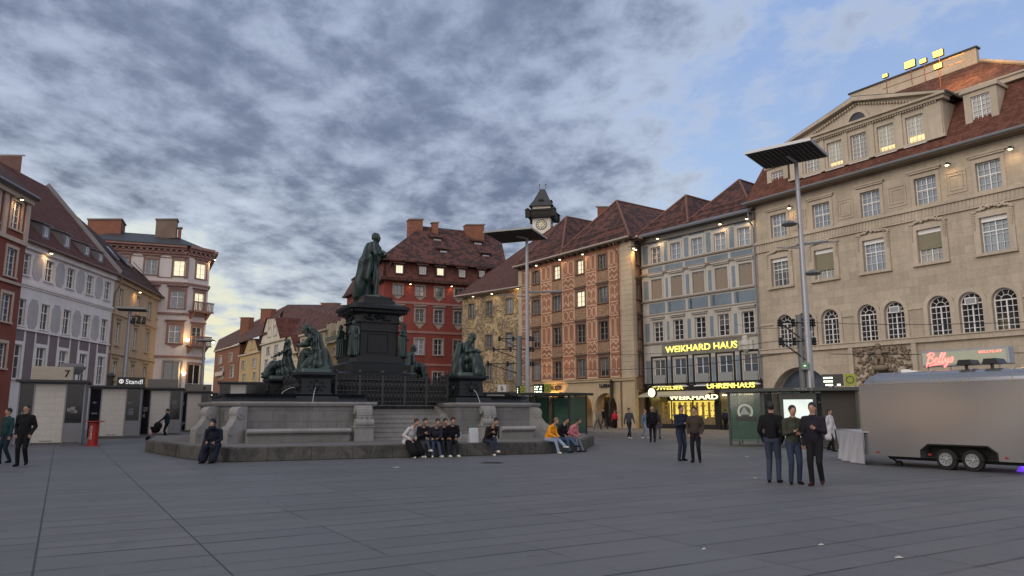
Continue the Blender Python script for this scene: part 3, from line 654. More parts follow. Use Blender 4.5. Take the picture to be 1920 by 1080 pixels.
# carved relief over the gateway
random.seed(5); mb = MB(); z0r, z1r = sb.pt(1657, 690)[1], sb.pt(1657, 646)[1]; xa, xb = sb.pt(1602, 670)[0], sb.pt(1713, 670)[0]
for q in range(230):
    t = random.random(); x = xa + (xb - xa) * t; e = abs(t - .5) * 2; z = z1r - .15 - random.random() * (z1r - z0r + e * 1.6) * .95
    mb.ball((x, -.06, z), (random.uniform(.06, .22), random.uniform(.08, .2), random.uniform(.05, .16)), 6, 4, Matrix.Rotation(random.uniform(0, 3), 3, 'Y'))
xm = (xa + xb) / 2 - .1
for c, r in (((xm, -.35, z1r - .1), (.17, .17, .2)), ((xm, -.3, z1r - .62), (.24, .2, .38)), ((xm - .2, -.3, z1r - 1.1), (.12, .14, .3)), ((xm + .2, -.3, z1r - 1.05), (.12, .14, .3)), ((xm + .45, -.3, z1r - .5), (.3, .15, .1)), ((xm - .4, -.25, z1r - .45), (.22, .12, .1)), ((xm, -.25, z1r - 1.5), (.55, .22, .2))): mb.ball(c, r, 10, 7)
mb.build('carved_relief', plaster('dark_carved_stone', (.20, .16, .125), .3), sb.root, smooth=True)
mb = MB(); mb.box(xa - .3, xa, -.2, .01, z0r - 3.6, zl - .01); mb.box(xb, xb + .3, -.2, .01, z0r - 3.6, zl - .01); mb.each('gateway_pilaster', STT, sb.root)

# ================================================================== blue and white jeweller's house
zW = 17.0
A, B = eaves((1196, 443), (1404, 388), zW, .65, (.3, 0))
wb = Bld('blue_house', A, (sb.A + Vector((sb.n.x, sb.n.y)) * .1), 'narrow white and pale blue panelled house with black shopfront and yellow lit signs', 'building')
wb.B = Vector((B[0], B[1])); Lw = wb.len
WP = plaster('cream_white_render', (.46, .44, .41), .15, .3); BLUE = plaster('pale_blue_panel', (.18, .23, .285), .22, .25); BLK = plain('black_shopfront', (.018, .018, .02), .35)
w0 = wb.row([(1222,1240,464,493),(1258.6,1278,455,486),(1298,1319,446,479),(1340,1363,435,469),(1385,1407,425,460)])
w1 = wb.row([(1222,1242,525,561),(1258.6,1280,517,555),(1299,1321,509,550),(1341,1365,500,542),(1386,1411,492,536.5)])
w2 = wb.row([(1228,1244,603,640.6),(1264,1283,599,637),(1305,1325,594,633),(1348,1369.5,588.6,629),(1392.5,1416,583,625)])
w3 = wb.row([(1227,1249,675,724),(1263,1285,672,723),(1303,1328,668,722.5),(1347.5,1373.6,665.6,721),(1390,1418,663,719)])
cx = [(a['s0'] + a['s1']) / 2 for a in w1]
for row_ in (w0, w1, w2, w3):
    for o, c in zip(row_, cx): hw = (o['s1'] - o['s0']) / 2; o['s0'], o['s1'] = c - hw, c + hw
zsh = wb.pt(1330, 716)[1]; zsi = wb.pt(1330, 736)[1]
shop = [dict(s0=.5, s1=Lw * .62, z0=0.1, z1=zsi, reveal=2.5), dict(s0=Lw * .66, s1=Lw - .9, z0=.1, z1=zsi, reveal=2.5)]
mb = MB(); wall_mesh(mb, 0, Lw, zsh, zW, w0 + w1 + w2 + w3, .22); shell(wb, mb, 0, zW, 14, s1=Lw); mb.build('wall', WP, wb.root)
mb = MB(); wall_mesh(mb, 0, Lw, 0, zsh, shop, 2.5)
for o in w3: mb.box(o['s0'] - .26, o['s0'] - .1, -.05, .01, zsh, o['z1'] + .15); mb.box(o['s1'] + .1, o['s1'] + .26, -.05, .01, zsh, o['z1'] + .15); mb.box(o['s0'] - .26, o['s1'] + .26, -.05, .01, o['z1'] + .15, o['z1'] + .3)
mb.box(0, Lw, -.1, .005, zsh - .12, zsh + .02); mb.build('shopfront', BLK, wb.root)
for i, o in enumerate(w0): window(wb, o, WP, pane=[G_BLUE, G_SKY, G_SKY, G_SKY, G_SKY][i], cols=2, rows=3, hood=0)
for o in w1:
    wd = window(wb, o, WP, hood=.22, pane=G_BLUE, cols=2, rows=1)
    b = MB(); n = int((o['z1'] - o['z0']) / .12)
    for q in range(n): b.box(o['s0'] + .02, o['s1'] - .02, .075, .10, o['z0'] + q * .12, o['z0'] + q * .12 + .112)
    b.build('roller_shutter', plain('beige_shutter', (.25, .205, .165), .6), wd)
for o in w2: window(wb, o, WP, hood=.24, pane=G_DARK, cols=2, rows=4)
for i, o in enumerate(w3):
    wd = window(wb, o, None, pane=G_BLUE, cols=2, rows=3, topsplit=.36)
    b = MB(); b.box(o['s0'] + .03, o['s1'] - .03, -.05, -.03, o['z0'], o['z0'] + .95); b.build('window_rail', clearglass('railing_glass', (.35, .37, .38), .75), wd)
# blue panels between and under the windows
mb = MB()
def pnl(a, b, c, d, y=-.02):
    if b - a > .08 and d - c > .08: mb.box(a, b, y, .01, c, d)
edges = [0.05] + [x for c in cx for x in (c - .95, c + .95)] + [Lw - .05]
rows_ = (w0, w1, w2, w3)
for ri, rw in enumerate(rows_):
    z0, z1 = rw[0]['z0'], rw[0]['z1']
    for i in range(6):
        a = 0.15 if i == 0 else cx[i-1] + (.88 if ri else .82); b = Lw - .15 if i == 5 else cx[i] - (.88 if ri else .82)
        if i in (0, 5): a, b = (max(a, b - .8), b) if i == 0 else (a, min(b, a + .8))
        pnl(a + .1, b - .1, z0 + .05, z1 + (.25 if ri == 0 else -.05))
    if ri == 0:
        for c in cx: pnl(c - .8, c + .8, z1 + .3, z1 + .62)
za_, zb_ = w0[0]['z0'], w1[0]['z1']
for c in cx: pnl(c - .95, c + .7, za_ - .75, za_ - .35)
for i in range(4): pnl(cx[i] + .95, cx[i] + 1.35, za_ - .75, za_ - .35)
za_, zb_ = w1[0]['z0'], w2[0]['z1']
for c in cx: pnl(c - .95, c + .85, za_ - 1.25, za_ - .35)
for i in range(4): pnl(cx[i] + 1.1, cx[i] + 1.55, za_ - 1.25, za_ - .35)
mb.each('blue_panel', BLUE, wb.root)
it = []
for rw in (w0, w1): it += [(0, Lw, rw[0]['z0'] - .2, rw[0]['z0'] - .08, .16)]
it += [(0, Lw, w0[0]['z0'] - 1.0, w0[0]['z0'] - .82, .14), (0, Lw, w2[0]['z0'] - .22, w2[0]['z0'] - .08, .12), (0, Lw, w1[0]['z0'] - 1.42, w1[0]['z0'] - 1.34, .05)]
strip(wb, 'string_course', plaster('grey_brown_trim', (.24, .205, .18)), it)
mb = MB(); mb.box(-.3, Lw + .1, -.7, 0, zW - .25, zW - .12); mb.box(-.3, Lw + .1, -.25, 0, zW - .7, zW - .25); mb.build('eaves', plaster('eaves_wood', (.16, .15, .14)), wb.root)
mb = MB(); mb.slab([(-.3, -.85, zW - .12), (Lw + .1, -.85, zW - .12), (Lw + .1, -.3, zW + .2), (-.3, -.3, zW + .2)], (0, .05, -.12)); mb.build('gutter', ZINC, wb.root)
mb = MB(); mb.sweep([(Lw - .1, -.7, zW), (Lw - .1, -.5, zW - .9), (Lw - .06, -.12, zW - 1.3), (Lw - .06, -.12, 4)], .07); mb.build('drainpipe', ZINC, wb.root)
def hips(f, specs, zE, over, mat, ridge_mat, name='roof', depth=14):
    # each spec: s0, s1 along the eave and the front hip peak at a pixel, seen 'inset' metres behind the facade
    for (s0, s1, px, py, inset) in specs:
        ps, pz = f.pt(px, py, inset); ps = min(max(ps, s0 + .5), s1 - .3); mb = MB()
        mb.slab([(s0, -over, zE), (s1, -over, zE), (ps, inset, pz)], (0, .1, -.12)); mb.slab([(s0, -over, zE), (ps, inset, pz), (ps, depth, pz), (s0, depth, zE)], (.05, 0, -.12)); mb.slab([(s1, -over, zE), (ps, inset, pz), (ps, depth, pz), (s1, depth, zE)], (-.05, 0, -.12))
        o = mb.build(name, mat, f.root, f.Mx)
        g = MB(); g.sweep([(s0, -over, zE + .02), (ps, inset, pz + .03)], .11, 5); g.sweep([(s1, -over, zE + .02), (ps, inset, pz + .03)], .13, 5); g.sweep([(ps, inset, pz + .03), (ps, depth, pz + .03)], .11, 5); g.build('ridge_tiles', ridge_mat, o)
        for t in (.10, .26):
            a_, b_, c_ = Vector((s0, -over, zE)), Vector((s1, -over, zE)), Vector((ps, inset, pz)); g = MB(); p_, q_ = a_.lerp(c_, t), b_.lerp(c_, t); up_ = Vector((0, -.12, .14)); g.sweep([p_ + up_, q_ + up_], .035, 5)
            for j in range(9): x_ = p_.lerp(q_, (j + .5) / 9); g.cyl(x_, x_ + up_, .02, n=4)
            g.build('snow_guard', ridge_mat, o)
RIDGE = plain('ridge_tile_clay', (.15, .075, .06), .85)
hips(wb, [(-.3, Lw * .48, 1286, 367, 3.6), (Lw * .44, Lw + .1, 1386, 338, 4.2)], zW + .15, .35, TILE_P, RIDGE)
for px, py in ((1246, 419), (1354, 389)):
    s_, z_ = wb.pt(px, py, 1.2); mb = MB(); mb.slab([(s_ - .3, .9, z_ - .45), (s_ + .3, .9, z_ - .45), (s_ + .3, 1.3, z_ + .3), (s_ - .3, 1.3, z_ + .3)], (0, .1, -.1)); mb.build('skylight', GREYP, wb.root)
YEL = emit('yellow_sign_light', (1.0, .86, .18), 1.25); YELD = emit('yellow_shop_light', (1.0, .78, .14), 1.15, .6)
s0, z0 = wb.pt(1249, 662.5); s1, _ = wb.pt(1384, 650); mb = MB(); mb.box(s0 - .4, s1 + .4, -.06, .01, z0 - .25, z0 + .85); bd = mb.build('sign_board', plaster('olive_sign_board', (.20, .20, .17)), wb.root)
text('sign_letters', 'WEIKHARD HAUS', YEL, bd, tmx(s0, -.08, z0), s1 - s0, .56, .018, .02)
for (tx, x0, x1, yb) in (('JUWELIER', 1226, 1285, 733.8), ('UHRENHAUS', 1329, 1419, 729)):
    s0, z0 = wb.pt(x0, yb); s1, _ = wb.pt(x1, yb); text('sign_letters', tx, YEL, wb.root, tmx(s0, -.22, z0), s1 - s0, .40, .02, .02)
s0, z0 = wb.pt(1262, 750); s1, _ = wb.pt(1357, 750); mb = MB(); mb.box(s0, s1 + .2, -.75, -.6, z0 - .1, z0 + .5); bd = mb.build('sign_board', BLK, wb.root); text('sign_letters', 'WEIKHARD', emit('pale_yellow_sign', (1, .95, .5), 1.8), bd, tmx(s0 + .25, -.77, z0), s1 - s0 - .2, .38, .04, .02)
s0, z0 = wb.pt(1268, 737); cy = -2.6; s0 -= .3
mb = MB(); mb.cyl((s0, cy - .1, z0), (s0, cy + .1, z0), .42, n=24); mb.cyl((s0, cy, z0 + .4), (s0, 0, z0 + .5), .03, n=6); ck = mb.build('shop_clock', BLK, wb.root)
mb = MB(); mb.cyl((s0, cy - .13, z0), (s0, cy - .101, z0), .37, n=24); mb.build('clock_dial', emit('clock_dial_light', (1, .93, .55), 1.3), ck); mb = MB(); mb.box(s0 - .015, s0 + .015, cy - .15, cy - .131, z0, z0 + .27); mb.box(s0, s0 + .2, cy - .15, cy - .131, z0 - .015, z0 + .015); mb.build('clock_hands', BLK, ck)
# shop interior behind glass
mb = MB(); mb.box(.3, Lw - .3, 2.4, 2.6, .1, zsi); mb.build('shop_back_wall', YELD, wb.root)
mb = MB(); mb.box(.3, Lw - .3, 0.3, 2.4, .05, .12); mb.build('shop_floor', plain('shop_floor', (.3, .22, .12)), wb.root)
random.seed(11); mb = MB(); gl = MB()
for q in range(16):
    x = .8 + q * (Lw - 2) / 16; mb.box(x, x + .75, 1.0, 1.5, .12, random.uniform(.8, 1.1)); mb.box(x + .1, x + .12, 1.1, 1.4, .9, 2.3)
    for zz in (1.2, 1.6, 2.0):
        for r_ in range(3): gl.ball((x + random.uniform(.1, .7), 1.2, zz), (.07, .05, .06), 6, 4)
mb.build('display_case', plain('display_wood', (.20, .12, .05)), wb.root); gl.build('display_goods', plain('gold_goods', (.5, .35, .1), .3, .8), wb.root)
mb = MB()
for sx in shop:
    for q in range(14):
        x = sx['s0'] + (sx['s1'] - sx['s0']) * (q + .5) / 14; mb.ball((x, .35, sx['z1'] - .22), (.06, .06, .05), 6, 4)
mb.build('shop_spotlights', emit('shop_spot', (1, .9, .6), 8), wb.root)
mb = MB()
for sx in shop:
    n = 3
    for q in range(n + 1): x = sx['s0'] + (sx['s1'] - sx['s0']) * q / n; mb.box(x - .04, x + .04, .12, .2, .1, sx['z1'])
    mb.box(sx['s0'], sx['s1'], .12, .2, .1, .5)
sf = mb.build('shopfront_frame', DARKM, wb.root); mb = MB()
for sx in shop: mb.quad((sx['s0'], .16, .5), (sx['s1'], .16, .5), (sx['s1'], .16, sx['z1']), (sx['s0'], .16, sx['z1']))
mb.build('shop_glass', clearglass('shop_window_glass', (.9, .8, .5), .12), sf)
mb = MB(); mb.slab([(.3, -1.3, zsi - .3), (Lw * .62, -1.3, zsi - .3), (Lw * .62, .0, zsi + .08), (.3, 0, zsi + .08)], (0, 0, .1)); mb.build('awning', plain('awning_cloth', (.45, .42, .36)), wb.root)
l = bpy.data.lights.new('shop_light', 'AREA'); l.energy = 130; l.color = (1, .72, .25); l.shape = 'RECTANGLE'; l.size = Lw - 1; l.size_y = 1.2
lo = bpy.data.objects.new('shop_light', l); COL.objects.link(lo); lo.parent = wb.root; lo.location = (Lw / 2, .9, zsi - .15); lo.rotation_euler = (R(-30), 0, 0)
for px, py in ((1240, 448), (1357, 421)): face_lamp(wb, px, py, .5, 22)
s_, z_ = wb.pt(1400, 648); mb = MB(); mb.lathe([(.05, -.55), (.35, -.3), (.42, .1), (.3, .45)], (s_, -.12, z_), 12); mb.ball((s_, -.15, z_ + .55), .26); mb.box(s_ - .62, s_ - .2, -.18, 0, z_ - .3, z_ + .4); mb.box(s_ + .2, s_ + .62, -.18, 0, z_ - .3, z_ + .4); mb.build('coat_of_arms', plaster('white_relief', (.5, .49, .46)), wb.root, smooth=False)

# ================================================================== sgraffito corner house with arcades
zK = 16.6
A, B = eaves((962, 503), (1153, 452), zK, .7, (-.2, 0)); 
pc = atY(1166, 600, B.y + .3); 
kb = Bld('arcade_house', A, B, 'corner house with orange and cream sgraffito front over white round arcades', 'building')
Lk = kb.len; cor = Vector((B.x, B.y)) + kb.u * 1.3
kb2s = Vector((cor.x, cor.y)); e = wb.A - Vector((wb.u.x, wb.u.y)) * .05
side = kb.sub(kb2s, Vector((e.x + .15, e.y + .6)))
OCH = plaster('orange_sgraffito_ground', (.32, .155, .10), .25, .3); CRM = plaster('cream_render', (.50, .40, .27), .18, .3); SGR = None
def sgraf():
    a = MT('orange_scroll_panels'); n = a.noise(3.2, 4, .6, dist=2.2); vo = a.n('ShaderNodeTexVoronoi'); vo.feature = 'DISTANCE_TO_EDGE'; vo.inputs['Scale'].default_value = 3.4
    mp = a.n('ShaderNodeMapping'); a.l(a.tc.outputs['Object'], mp.inputs[0]); a.l(a.mix(.16, mp.outputs[0], a.tc.outputs['Object']), vo.inputs['Vector'])
    r = a.ramp(n, [(.40, (0, 0, 0)), (.46, (1, 1, 1)), (.52, (0, 0, 0)), (.6, (1, 1, 1))]); r2 = a.ramp(vo.outputs[0], [(.04, (1, 1, 1)), (.1, (0, 0, 0))])
    a.col(a.mix(a.math('MAXIMUM', r, r2), (.15, .07, .045), (.36, .24, .16))); a.setp(Roughness=.9); a.bump(r, .4, .03); return a.m
SGR = sgraf()
k0 = kb.row([(1000,1011,508.5,532),(1038,1050,499,523.5),(1081,1094,488,514),(1122,1137,477,504)]); k1 = kb.row([(998,1013,564,591),(1037,1052,554,581),(1081,1096,545,575),(1122,1139,538,567)])
k2 = kb.row([(997.5,1011,621,652),(1038.6,1052,615,647),(1082,1098,608,642),(1124,1142,601,637)]); k3 = kb.row([(997,1009,682,713),(1038,1052,677,710),(1083,1099,673,707),(1127,1144,670,705)])
ck_ = [(o['s0'] + o['s1']) / 2 for o in k1]
for rw in (k0, k1, k2, k3):
    for o, c in zip(rw, ck_): hw = (o['s1'] - o['s0']) / 2; o['s0'], o['s1'] = c - hw, c + hw
zg = kb.pt(1157, 712)[1]; s_end = Lk + 1.3
ar = []
for (x0, x1) in ((1071, 1111), (1117, 1157)):
    a, _ = kb.pt(x0, 770); b, _ = kb.pt(x1, 770); zt = kb.pt((x0 + x1) / 2, 737)[1]; ar.append(dict(s0=a, s1=b, z0=.12, z1=zt, arch=True, reveal=.7))
wdt = ar[0]['s1'] - ar[0]['s0']; a = ar[0]['s0'] - wdt * 1.15
while a > .3: ar.append(dict(s0=a, s1=a + wdt, z0=.12, z1=ar[0]['z1'], arch=True, reveal=.7)); a -= wdt * 1.15
mb = MB(); wall_mesh(mb, 0, s_end, zg, zK + .1, k0 + k1 + k2 + k3, .22); mb.build('wall', OCH, kb.root)
mb = MB(); wall_mesh(mb, 0, s_end, 0, zg, ar, .7); mb.quad((0, 0, 0), (0, 9, 0), (0, 9, zK + .1), (0, 0, zK + .1)); mb.quad((0, 4, 0), (s_end, 4, 0), (s_end, 4, zg), (0, 4, zg)); mb.build('arcade_wall', CRM, kb.root)
mb = MB(); mb.quad((0, .7, ar[0]['z1'] + .2), (s_end, .7, ar[0]['z1'] + .2), (s_end, 4, ar[0]['z1'] + .2), (0, 4, ar[0]['z1'] + .2)); mb.build('arcade_ceiling', CRM, kb.root)
mb = MB()
for o in ar: m = (o['s0'] + o['s1']) / 2; mb.arch(m, wdt / 2, wdt / 2 + .22, -.06, .01, o['z1'] - wdt / 2)
for o in ar: mb.box(o['s0'] - .35, o['s0'], -.07, .01, o['z1'] - wdt / 2 - .12, o['z1'] - wdt / 2); mb.box(o['s1'], o['s1'] + .35, -.08, .01, o['z1'] - wdt / 2 - .12, o['z1'] - wdt / 2)
mb.box(0, s_end + .15, -.2, .01, zg - .1, zg + .1); mb.box(0, s_end + .2, -.3, .01, zg + .1, zg + .17); mb.build('arcade_trim', CRM, kb.root)
random.seed(2)
for o in ar[:2]:
    m = (o['s0'] + o['s1']) / 2; mb = MB(); mb.box(m - 1.2, m + .2, 3.9, 3.97, .12, 2.9); dd = mb.build('arcade_door', BLK, kb.root); mb = MB(); mb.box(m - .5, m + .1, 3.85, 3.89, 1.0, 2.6); mb.build('door_glass', G_BLUE, dd)
kside = side.row([(1181,1194,473,502),(1182,1198,536,565),(1184,1200,600,636),(1187,1201,672,704)])
hs = []
for (x0, x1, y0, y1), sr in zip([(1181,1194,473,502),(1182,1198,536,565),(1184,1200,600,636),(1187,1201,672,704)], (k0, k1, k2, k3)):
    m = side.len * .56; hs.append(dict(s0=m - .42, s1=m + .42, z0=sr[0]['z0'], z1=sr[0]['z1']))
sar = dict(s0=.7, s1=side.len - .3, z0=.12, z1=ar[0]['z1'], reveal=.7)
mb = MB(); wall_mesh(mb, 0, side.len, zg, zK + .1, hs, .22); mb.build('side_wall', OCH, kb.root, side.Mx)
mb = MB(); wall_mesh(mb, 0, side.len, 0, zg, [sar], .7); mb.build('side_arcade_wall', CRM, kb.root, side.Mx)
mb = MB(); mb.quad((.2, 2.5, 0), (side.len, 2.5, 0), (side.len, 2.5, zg), (.2, 2.5, zg)); mb.build('side_shop_window', G_DARK, kb.root, side.Mx)
PANK = [[G_BLUE, G_LITW, G_LITW, G_DARK], [G_BLUE, G_BLUE, G_LITW, G_BLUE], [G_DARK, G_DARK, G_DARK, G_DARK], [G_SKY, G_DARK, G_BLUE, G_DARK]]
for rw, ps in zip((k0, k1, k2, k3), PANK):
    for o, p in zip(rw, ps): window(kb, o, plaster('brown_grey_trim', (.17, .12, .095)), sw=.13, sp=.05, fm=plain('grey_window_paint', (.30, .27, .24)), pane=p, cols=2, rows=3, hood=.16 if rw is not k0 else 0, sill=.1)
for o in hs: window(side, o, plaster('brown_grey_trim', (.17, .12, .095)), fm=plain('grey_window_paint', (.30, .27, .24)), pane=G_BLUE, cols=2, rows=3, hood=.14)
# sgraffito: panels under windows, zigzag pilaster strips between them
pan = MB(); orn = MB(); rw4 = (k0, k1, k2, k3)
def ring(m_, a, b, z0, z1, t=.07, y=-.035, arc=True):
    n = 12; r = (b - a) / 2 ; cx_ = (a + b) / 2
    if z1 - z0 < 2 * r: r = (z1 - z0) / 2
    m_.arch(cx_, r - t, r, y, .01, z1 - r, 0, math.pi, n); m_.arch(cx_, r - t, r, y, .01, z0 + r, math.pi, 2 * math.pi, n)
    if z1 - z0 > 2 * r + .02: m_.box(cx_ - r, cx_ - r + t, y, .01, z0 + r, z1 - r); m_.box(cx_ + r - t, cx_ + r, y, .01, z0 + r, z1 - r)
def zig(m_, a, b, z, h, t=.09, y=-.03):
    n = 4; w = (b - a) / n
    for i in range(n):
        zz0, zz1 = (z, z + h) if i % 2 == 0 else (z + h, z)
        m_.slab([(a + i * w, y, zz0), (a + (i+1) * w, y, zz1), (a + (i+1) * w, y, zz1 + t * 1.3), (a + i * w, y, zz0 + t * 1.3)], (0, .045, 0))
gaps = [(.25, ck_[0] - .85)] + [(ck_[i] + .85, ck_[i+1] - .85) for i in range(3)] + [(ck_[3] + .85, Lk - .15)]
for ri, rw in enumerate(rw4):
    zt, z0 = rw[0]['z1'] + .3, rw[0]['z0']; zn = rw4[ri+1][0]['z1'] + .35 if ri < 3 else zg + .2
    for c in ck_: pan.box(c - .72, c + .72, -.02, .01, zn + .12, z0 - .2) if z0 - .2 - zn > .5 else None
    for gi, (a, b) in enumerate(gaps):
        if b - a < .5: continue
        orn.box(a, a + .07, -.04, .01, zn + .1, zt); orn.box(b - .07, b, -.04, .01, zn + .1, zt); orn.box(a, b, -.03, .01, zn + .02, zn + .1); orn.box(a, b, -.036, .01, z0 - .12, z0 - .03)
        a2, b2, m = a + .12, b - .12, (a + b) / 2
        if ri in (0, 2):
            ring(orn, a2, m - .04, z0 + .1, zt - .1); ring(orn, m + .04, b2, z0 + .1, zt - .1)
        else:
            for q in range(2): zig(orn, a2, b2, z0 + .15 + q * (zt - z0 - .9), .42)
            orn.box(a2, a2 + .05, -.03, .01, z0 + .2, zt - .3); orn.box(b2 - .05, b2, -.03, .01, z0 + .2, zt - .3); orn.box(m - .03, m + .03, -.03, .01, z0 + .2, zt - .3)
        if z0 - zn > .8:
            if ri == 1: ring(orn, a2, m - .04, zn + .2, z0 - .25); ring(orn, m + .04, b2, zn + .2, z0 - .25)
            else:
                for q in range(2): zig(orn, a2, b2, zn + .2 + q * (z0 - zn) * .42, .28)
pan.each('sgraffito_panel', SGR, kb.root); orn.build('cream_ornament', plaster('cream_ornament', (.62, .45, .33), .2, .3), kb.root)
mb = MB()
for o in hs: mb.box(o['s0'] - .35, o['s1'] + .35, -.02, .01, o['z0'] - 1.3, o['z0'] - .2)
mb.each('sgraffito_panel', SGR, kb.root, side.Mx)
mb = MB(); qn = int((zK - zg) / .45)
for q in range(qn + 1):
    z = zg + .18 + q * .45; l_ = .0 if q % 2 else .0; mb.box(Lk - .05, s_end + .08, -.08, .2, z, z + .435)
mb.build('corner_quoins', plaster('cream_quoin_stone', (.44, .37, .28), .2, .3), kb.root)
mb = MB()
for q in range(qn + 1): z = zg + .18 + q * .45; mb.box(-.06, .62, -.08, .01, z, z + .435)
mb.build('side_quoins', plaster('cream_quoin_stone', (.44, .37, .28)), kb.root, side.Mx)
mb = MB()
for q in range(int(zK / .45)): z = q * .45 + .1; mb.box(-.12, .5, -.07, .2, z, z + .435)
mb.build('end_quoins', plaster('cream_quoin_stone', (.44, .37, .28)), kb.root)
for (f, a, b) in ((kb, -.2, s_end + .5), (side, -.5, side.len + .2)):
    mb = MB(); mb.box(a, b, -.7, 0, zK - .05, zK + .07); mb.build('eaves', plaster('eaves_brown', (.13, .10, .085)), f.root, f.Mx)
    mb = MB(); mb.cyl((a, -.76, zK + .1), (b, -.76, zK + .1), .09, n=8); mb.build('gutter', plain('pale_gutter', (.38, .33, .29), .5), f.root, f.Mx)
    mb = MB(); n = int((b - a) / .9)
    for q in range(n): mb.box(a + .4 + q * .9, a + .52 + q * .9, -.6, 0, zK - .2, zK - .05)
    mb.each('rafter_end', plaster('eaves_brown', (.13, .10, .085)), f.root, f.Mx)
mb = MB(); mb.sweep([(Lk - .3, -.7, zK), (Lk - .3, -.4, zK - .7), (Lk - .3, -.12, zK - 1.0), (Lk - .3, -.12, .2)], .06); mb.build('drainpipe', plain('brown_pipe', (.2, .12, .09)), kb.root)
ms = kb.pt(1056, 480)[0]
hips(kb, [(-.2, ms + .6, 1062, 407, 4.5), (ms - .4, s_end + .55, 1156, 377, 4.2)], zK + .1, .7, TILE_P, RIDGE, depth=16)
for px, py in ((1106, 442), (1028, 465)):
    s_, z_ = kb.pt(px, py, 1.6); mb = MB(); mb.slab([(s_ - .3, 1.2, z_ - .45), (s_ + .3, 1.2, z_ - .45), (s_ + .3, 1.7, z_ + .35), (s_ - .3, 1.7, z_ + .35)], (0, .1, -.1)); mb.build('skylight', GREYP, kb.root)
chimney(kb, (1120, 1141, 389), 76, 3.5, BRICK)
for px, py in ((1012, 498), (1056, 487), (1099, 477)): face_lamp(kb, px, py, .45, 10, emitm=emit('white_lamp', (1, .9, .7), 6))
face_lamp(side, 1178, 466, .5, 110, (1, .50, .14)); face_lamp(side, 1150 + 35, 468, .35, 40, (1, .5, .18))
s0, z0 = kb.pt(1126, 727); s1, _ = kb.pt(1144, 727); text('sign_letters', 'LUSH', BLK, kb.root, tmx(s0, -.1, z0), s1 - s0, .34, .05, .03)
s0, z0 = kb.pt(1031, 733); s1, _ = kb.pt(1054.5, 733); text('sign_letters', 'AUER', BLK, kb.root, tmx(s0, -.1, z0), s1 - s0, .5, .05, .01)
l = bpy.data.lights.new('sign_light', 'SPOT'); l.energy = 160; l.color = (1, .5, .1); l.spot_size = R(110); l.shadow_soft_size = .1
lo = bpy.data.objects.new('sign_light', l); COL.objects.link(lo); lo.parent = kb.root; lo.location = ((s0 + s1) / 2, -.9, z0 - .6); lo.rotation_euler = (R(130), 0, 0)
for q in range(2):
    l = bpy.data.lights.new('arcade_light', 'POINT'); l.energy = 30; l.color = (1, .66, .35); l.shadow_soft_size = .15; lo = bpy.data.objects.new('arcade_light', l); COL.objects.link(lo); lo.parent = kb.root; lo.location = ((ar[q]['s0'] + ar[q]['s1']) / 2, 2.3, ar[0]['z1'] - .1)

# ================================================================== baroque stucco house
zO = 14.6
A, B = eaves((853, 557), (965, 537), zO, .7, (-.5, 0)); Bx = Vector((kb.A.x, kb.A.y)) + kb.u * 0.1 - kb.n * .7
ob = Bld('stucco_house', A, Bx, 'beige house covered in curling dark stucco tendrils under a brown roof', 'building')
def tendrils():
    a = MT('stucco_tendrils'); m = a.n('ShaderNodeMapping'); a.l(a.tc.outputs['Object'], m.inputs[0])
    nz = a.n('ShaderNodeTexNoise'); a.l(m.outputs[0], nz.inputs['Vector']); nz.inputs['Scale'].default_value = .75; nz.inputs['Detail'].default_value = 2
    v = a.n('ShaderNodeVectorMath'); v.operation = 'MULTIPLY_ADD'; a.l(nz.outputs['Color'], v.inputs[0]); v.inputs[1].default_value = (2.2, 2.2, 2.2); a.l(m.outputs[0], v.inputs[2])
    n = a.noise(1.15, 3, .5, vec=v.outputs[0], dist=1.6); b = a.math('ABSOLUTE', a.math('SUBTRACT', n, .5)); r = a.ramp(b, [(.012, (1, 1, 1)), (.034, (0, 0, 0))])
    n2 = a.noise(3.2, 3, .55, vec=v.outputs[0], dist=1.2); b2 = a.math('ABSOLUTE', a.math('SUBTRACT', n2, .52)); r2 = a.math('MULTIPLY', a.ramp(b2, [(.015, (1, 1, 1)), (.04, (0, 0, 0))]), a.ramp(a.noise(.8, 2, .5), [(.42, (0, 0, 0)), (.5, (1, 1, 1))]))
    f = a.math('MAXIMUM', r, r2); g = a.noise(.6, 5, .6)
    a.col(a.mix(f, a.mix(g, (.40, .30, .18), (.52, .41, .26)), (.15, .11, .075))); a.setp(Roughness=.9); a.bump(f, .8, .06); return a.m
o1 = ob.row([(878,891,571,597),(911,923,565,593),(948,962,558,587)]); o2 = ob.row([(912,923,628,653),(949,961,624,649)]); o3 = ob.row([(914,925,684,714),(948,962,680,712)])
cc = [(o['s0'] + o['s1']) / 2 for o in o1]
def fix(rw, cs, hw=.5): return [dict(s0=c - hw, s1=c + hw, z0=rw[0]['z0'], z1=rw[0]['z1']) for c in cs]
step = cc[2] - cc[1]; cs = [cc[0] - step * .0, cc[1], cc[2]]; allw = fix(o1, cs) + fix(o2, cs) + fix(o3, cs)
mb = MB(); wall_mesh(mb, 0, ob.len, 0, zO, allw, .2); shell(ob, mb, 0, zO, 11); mb.build('wall', tendrils(), ob.root)
for i, o in enumerate(allw): window(ob, o, plaster('grey_stucco_trim', (.21, .18, .14)), sw=.12, fm=plain('grey_window_paint', (.30, .27, .24)), pane=[G_BLUE, G_BLUE, G_SKY][i % 3], cols=2, rows=3, sill=.08)
mb = MB(); mb.box(-.5, ob.len, -.75, 0, zO - .1, zO + .05); mb.cyl((-.5, -.8, zO + .05), (ob.len, -.8, zO + .05), .08, n=6); mb.build('eaves', plain('pale_gutter', (.38, .33, .29), .5), ob.root)
pk = ob.L(atY(1062, 408, kb.A.y - 0 + 3.2)); inset_o = 7.5
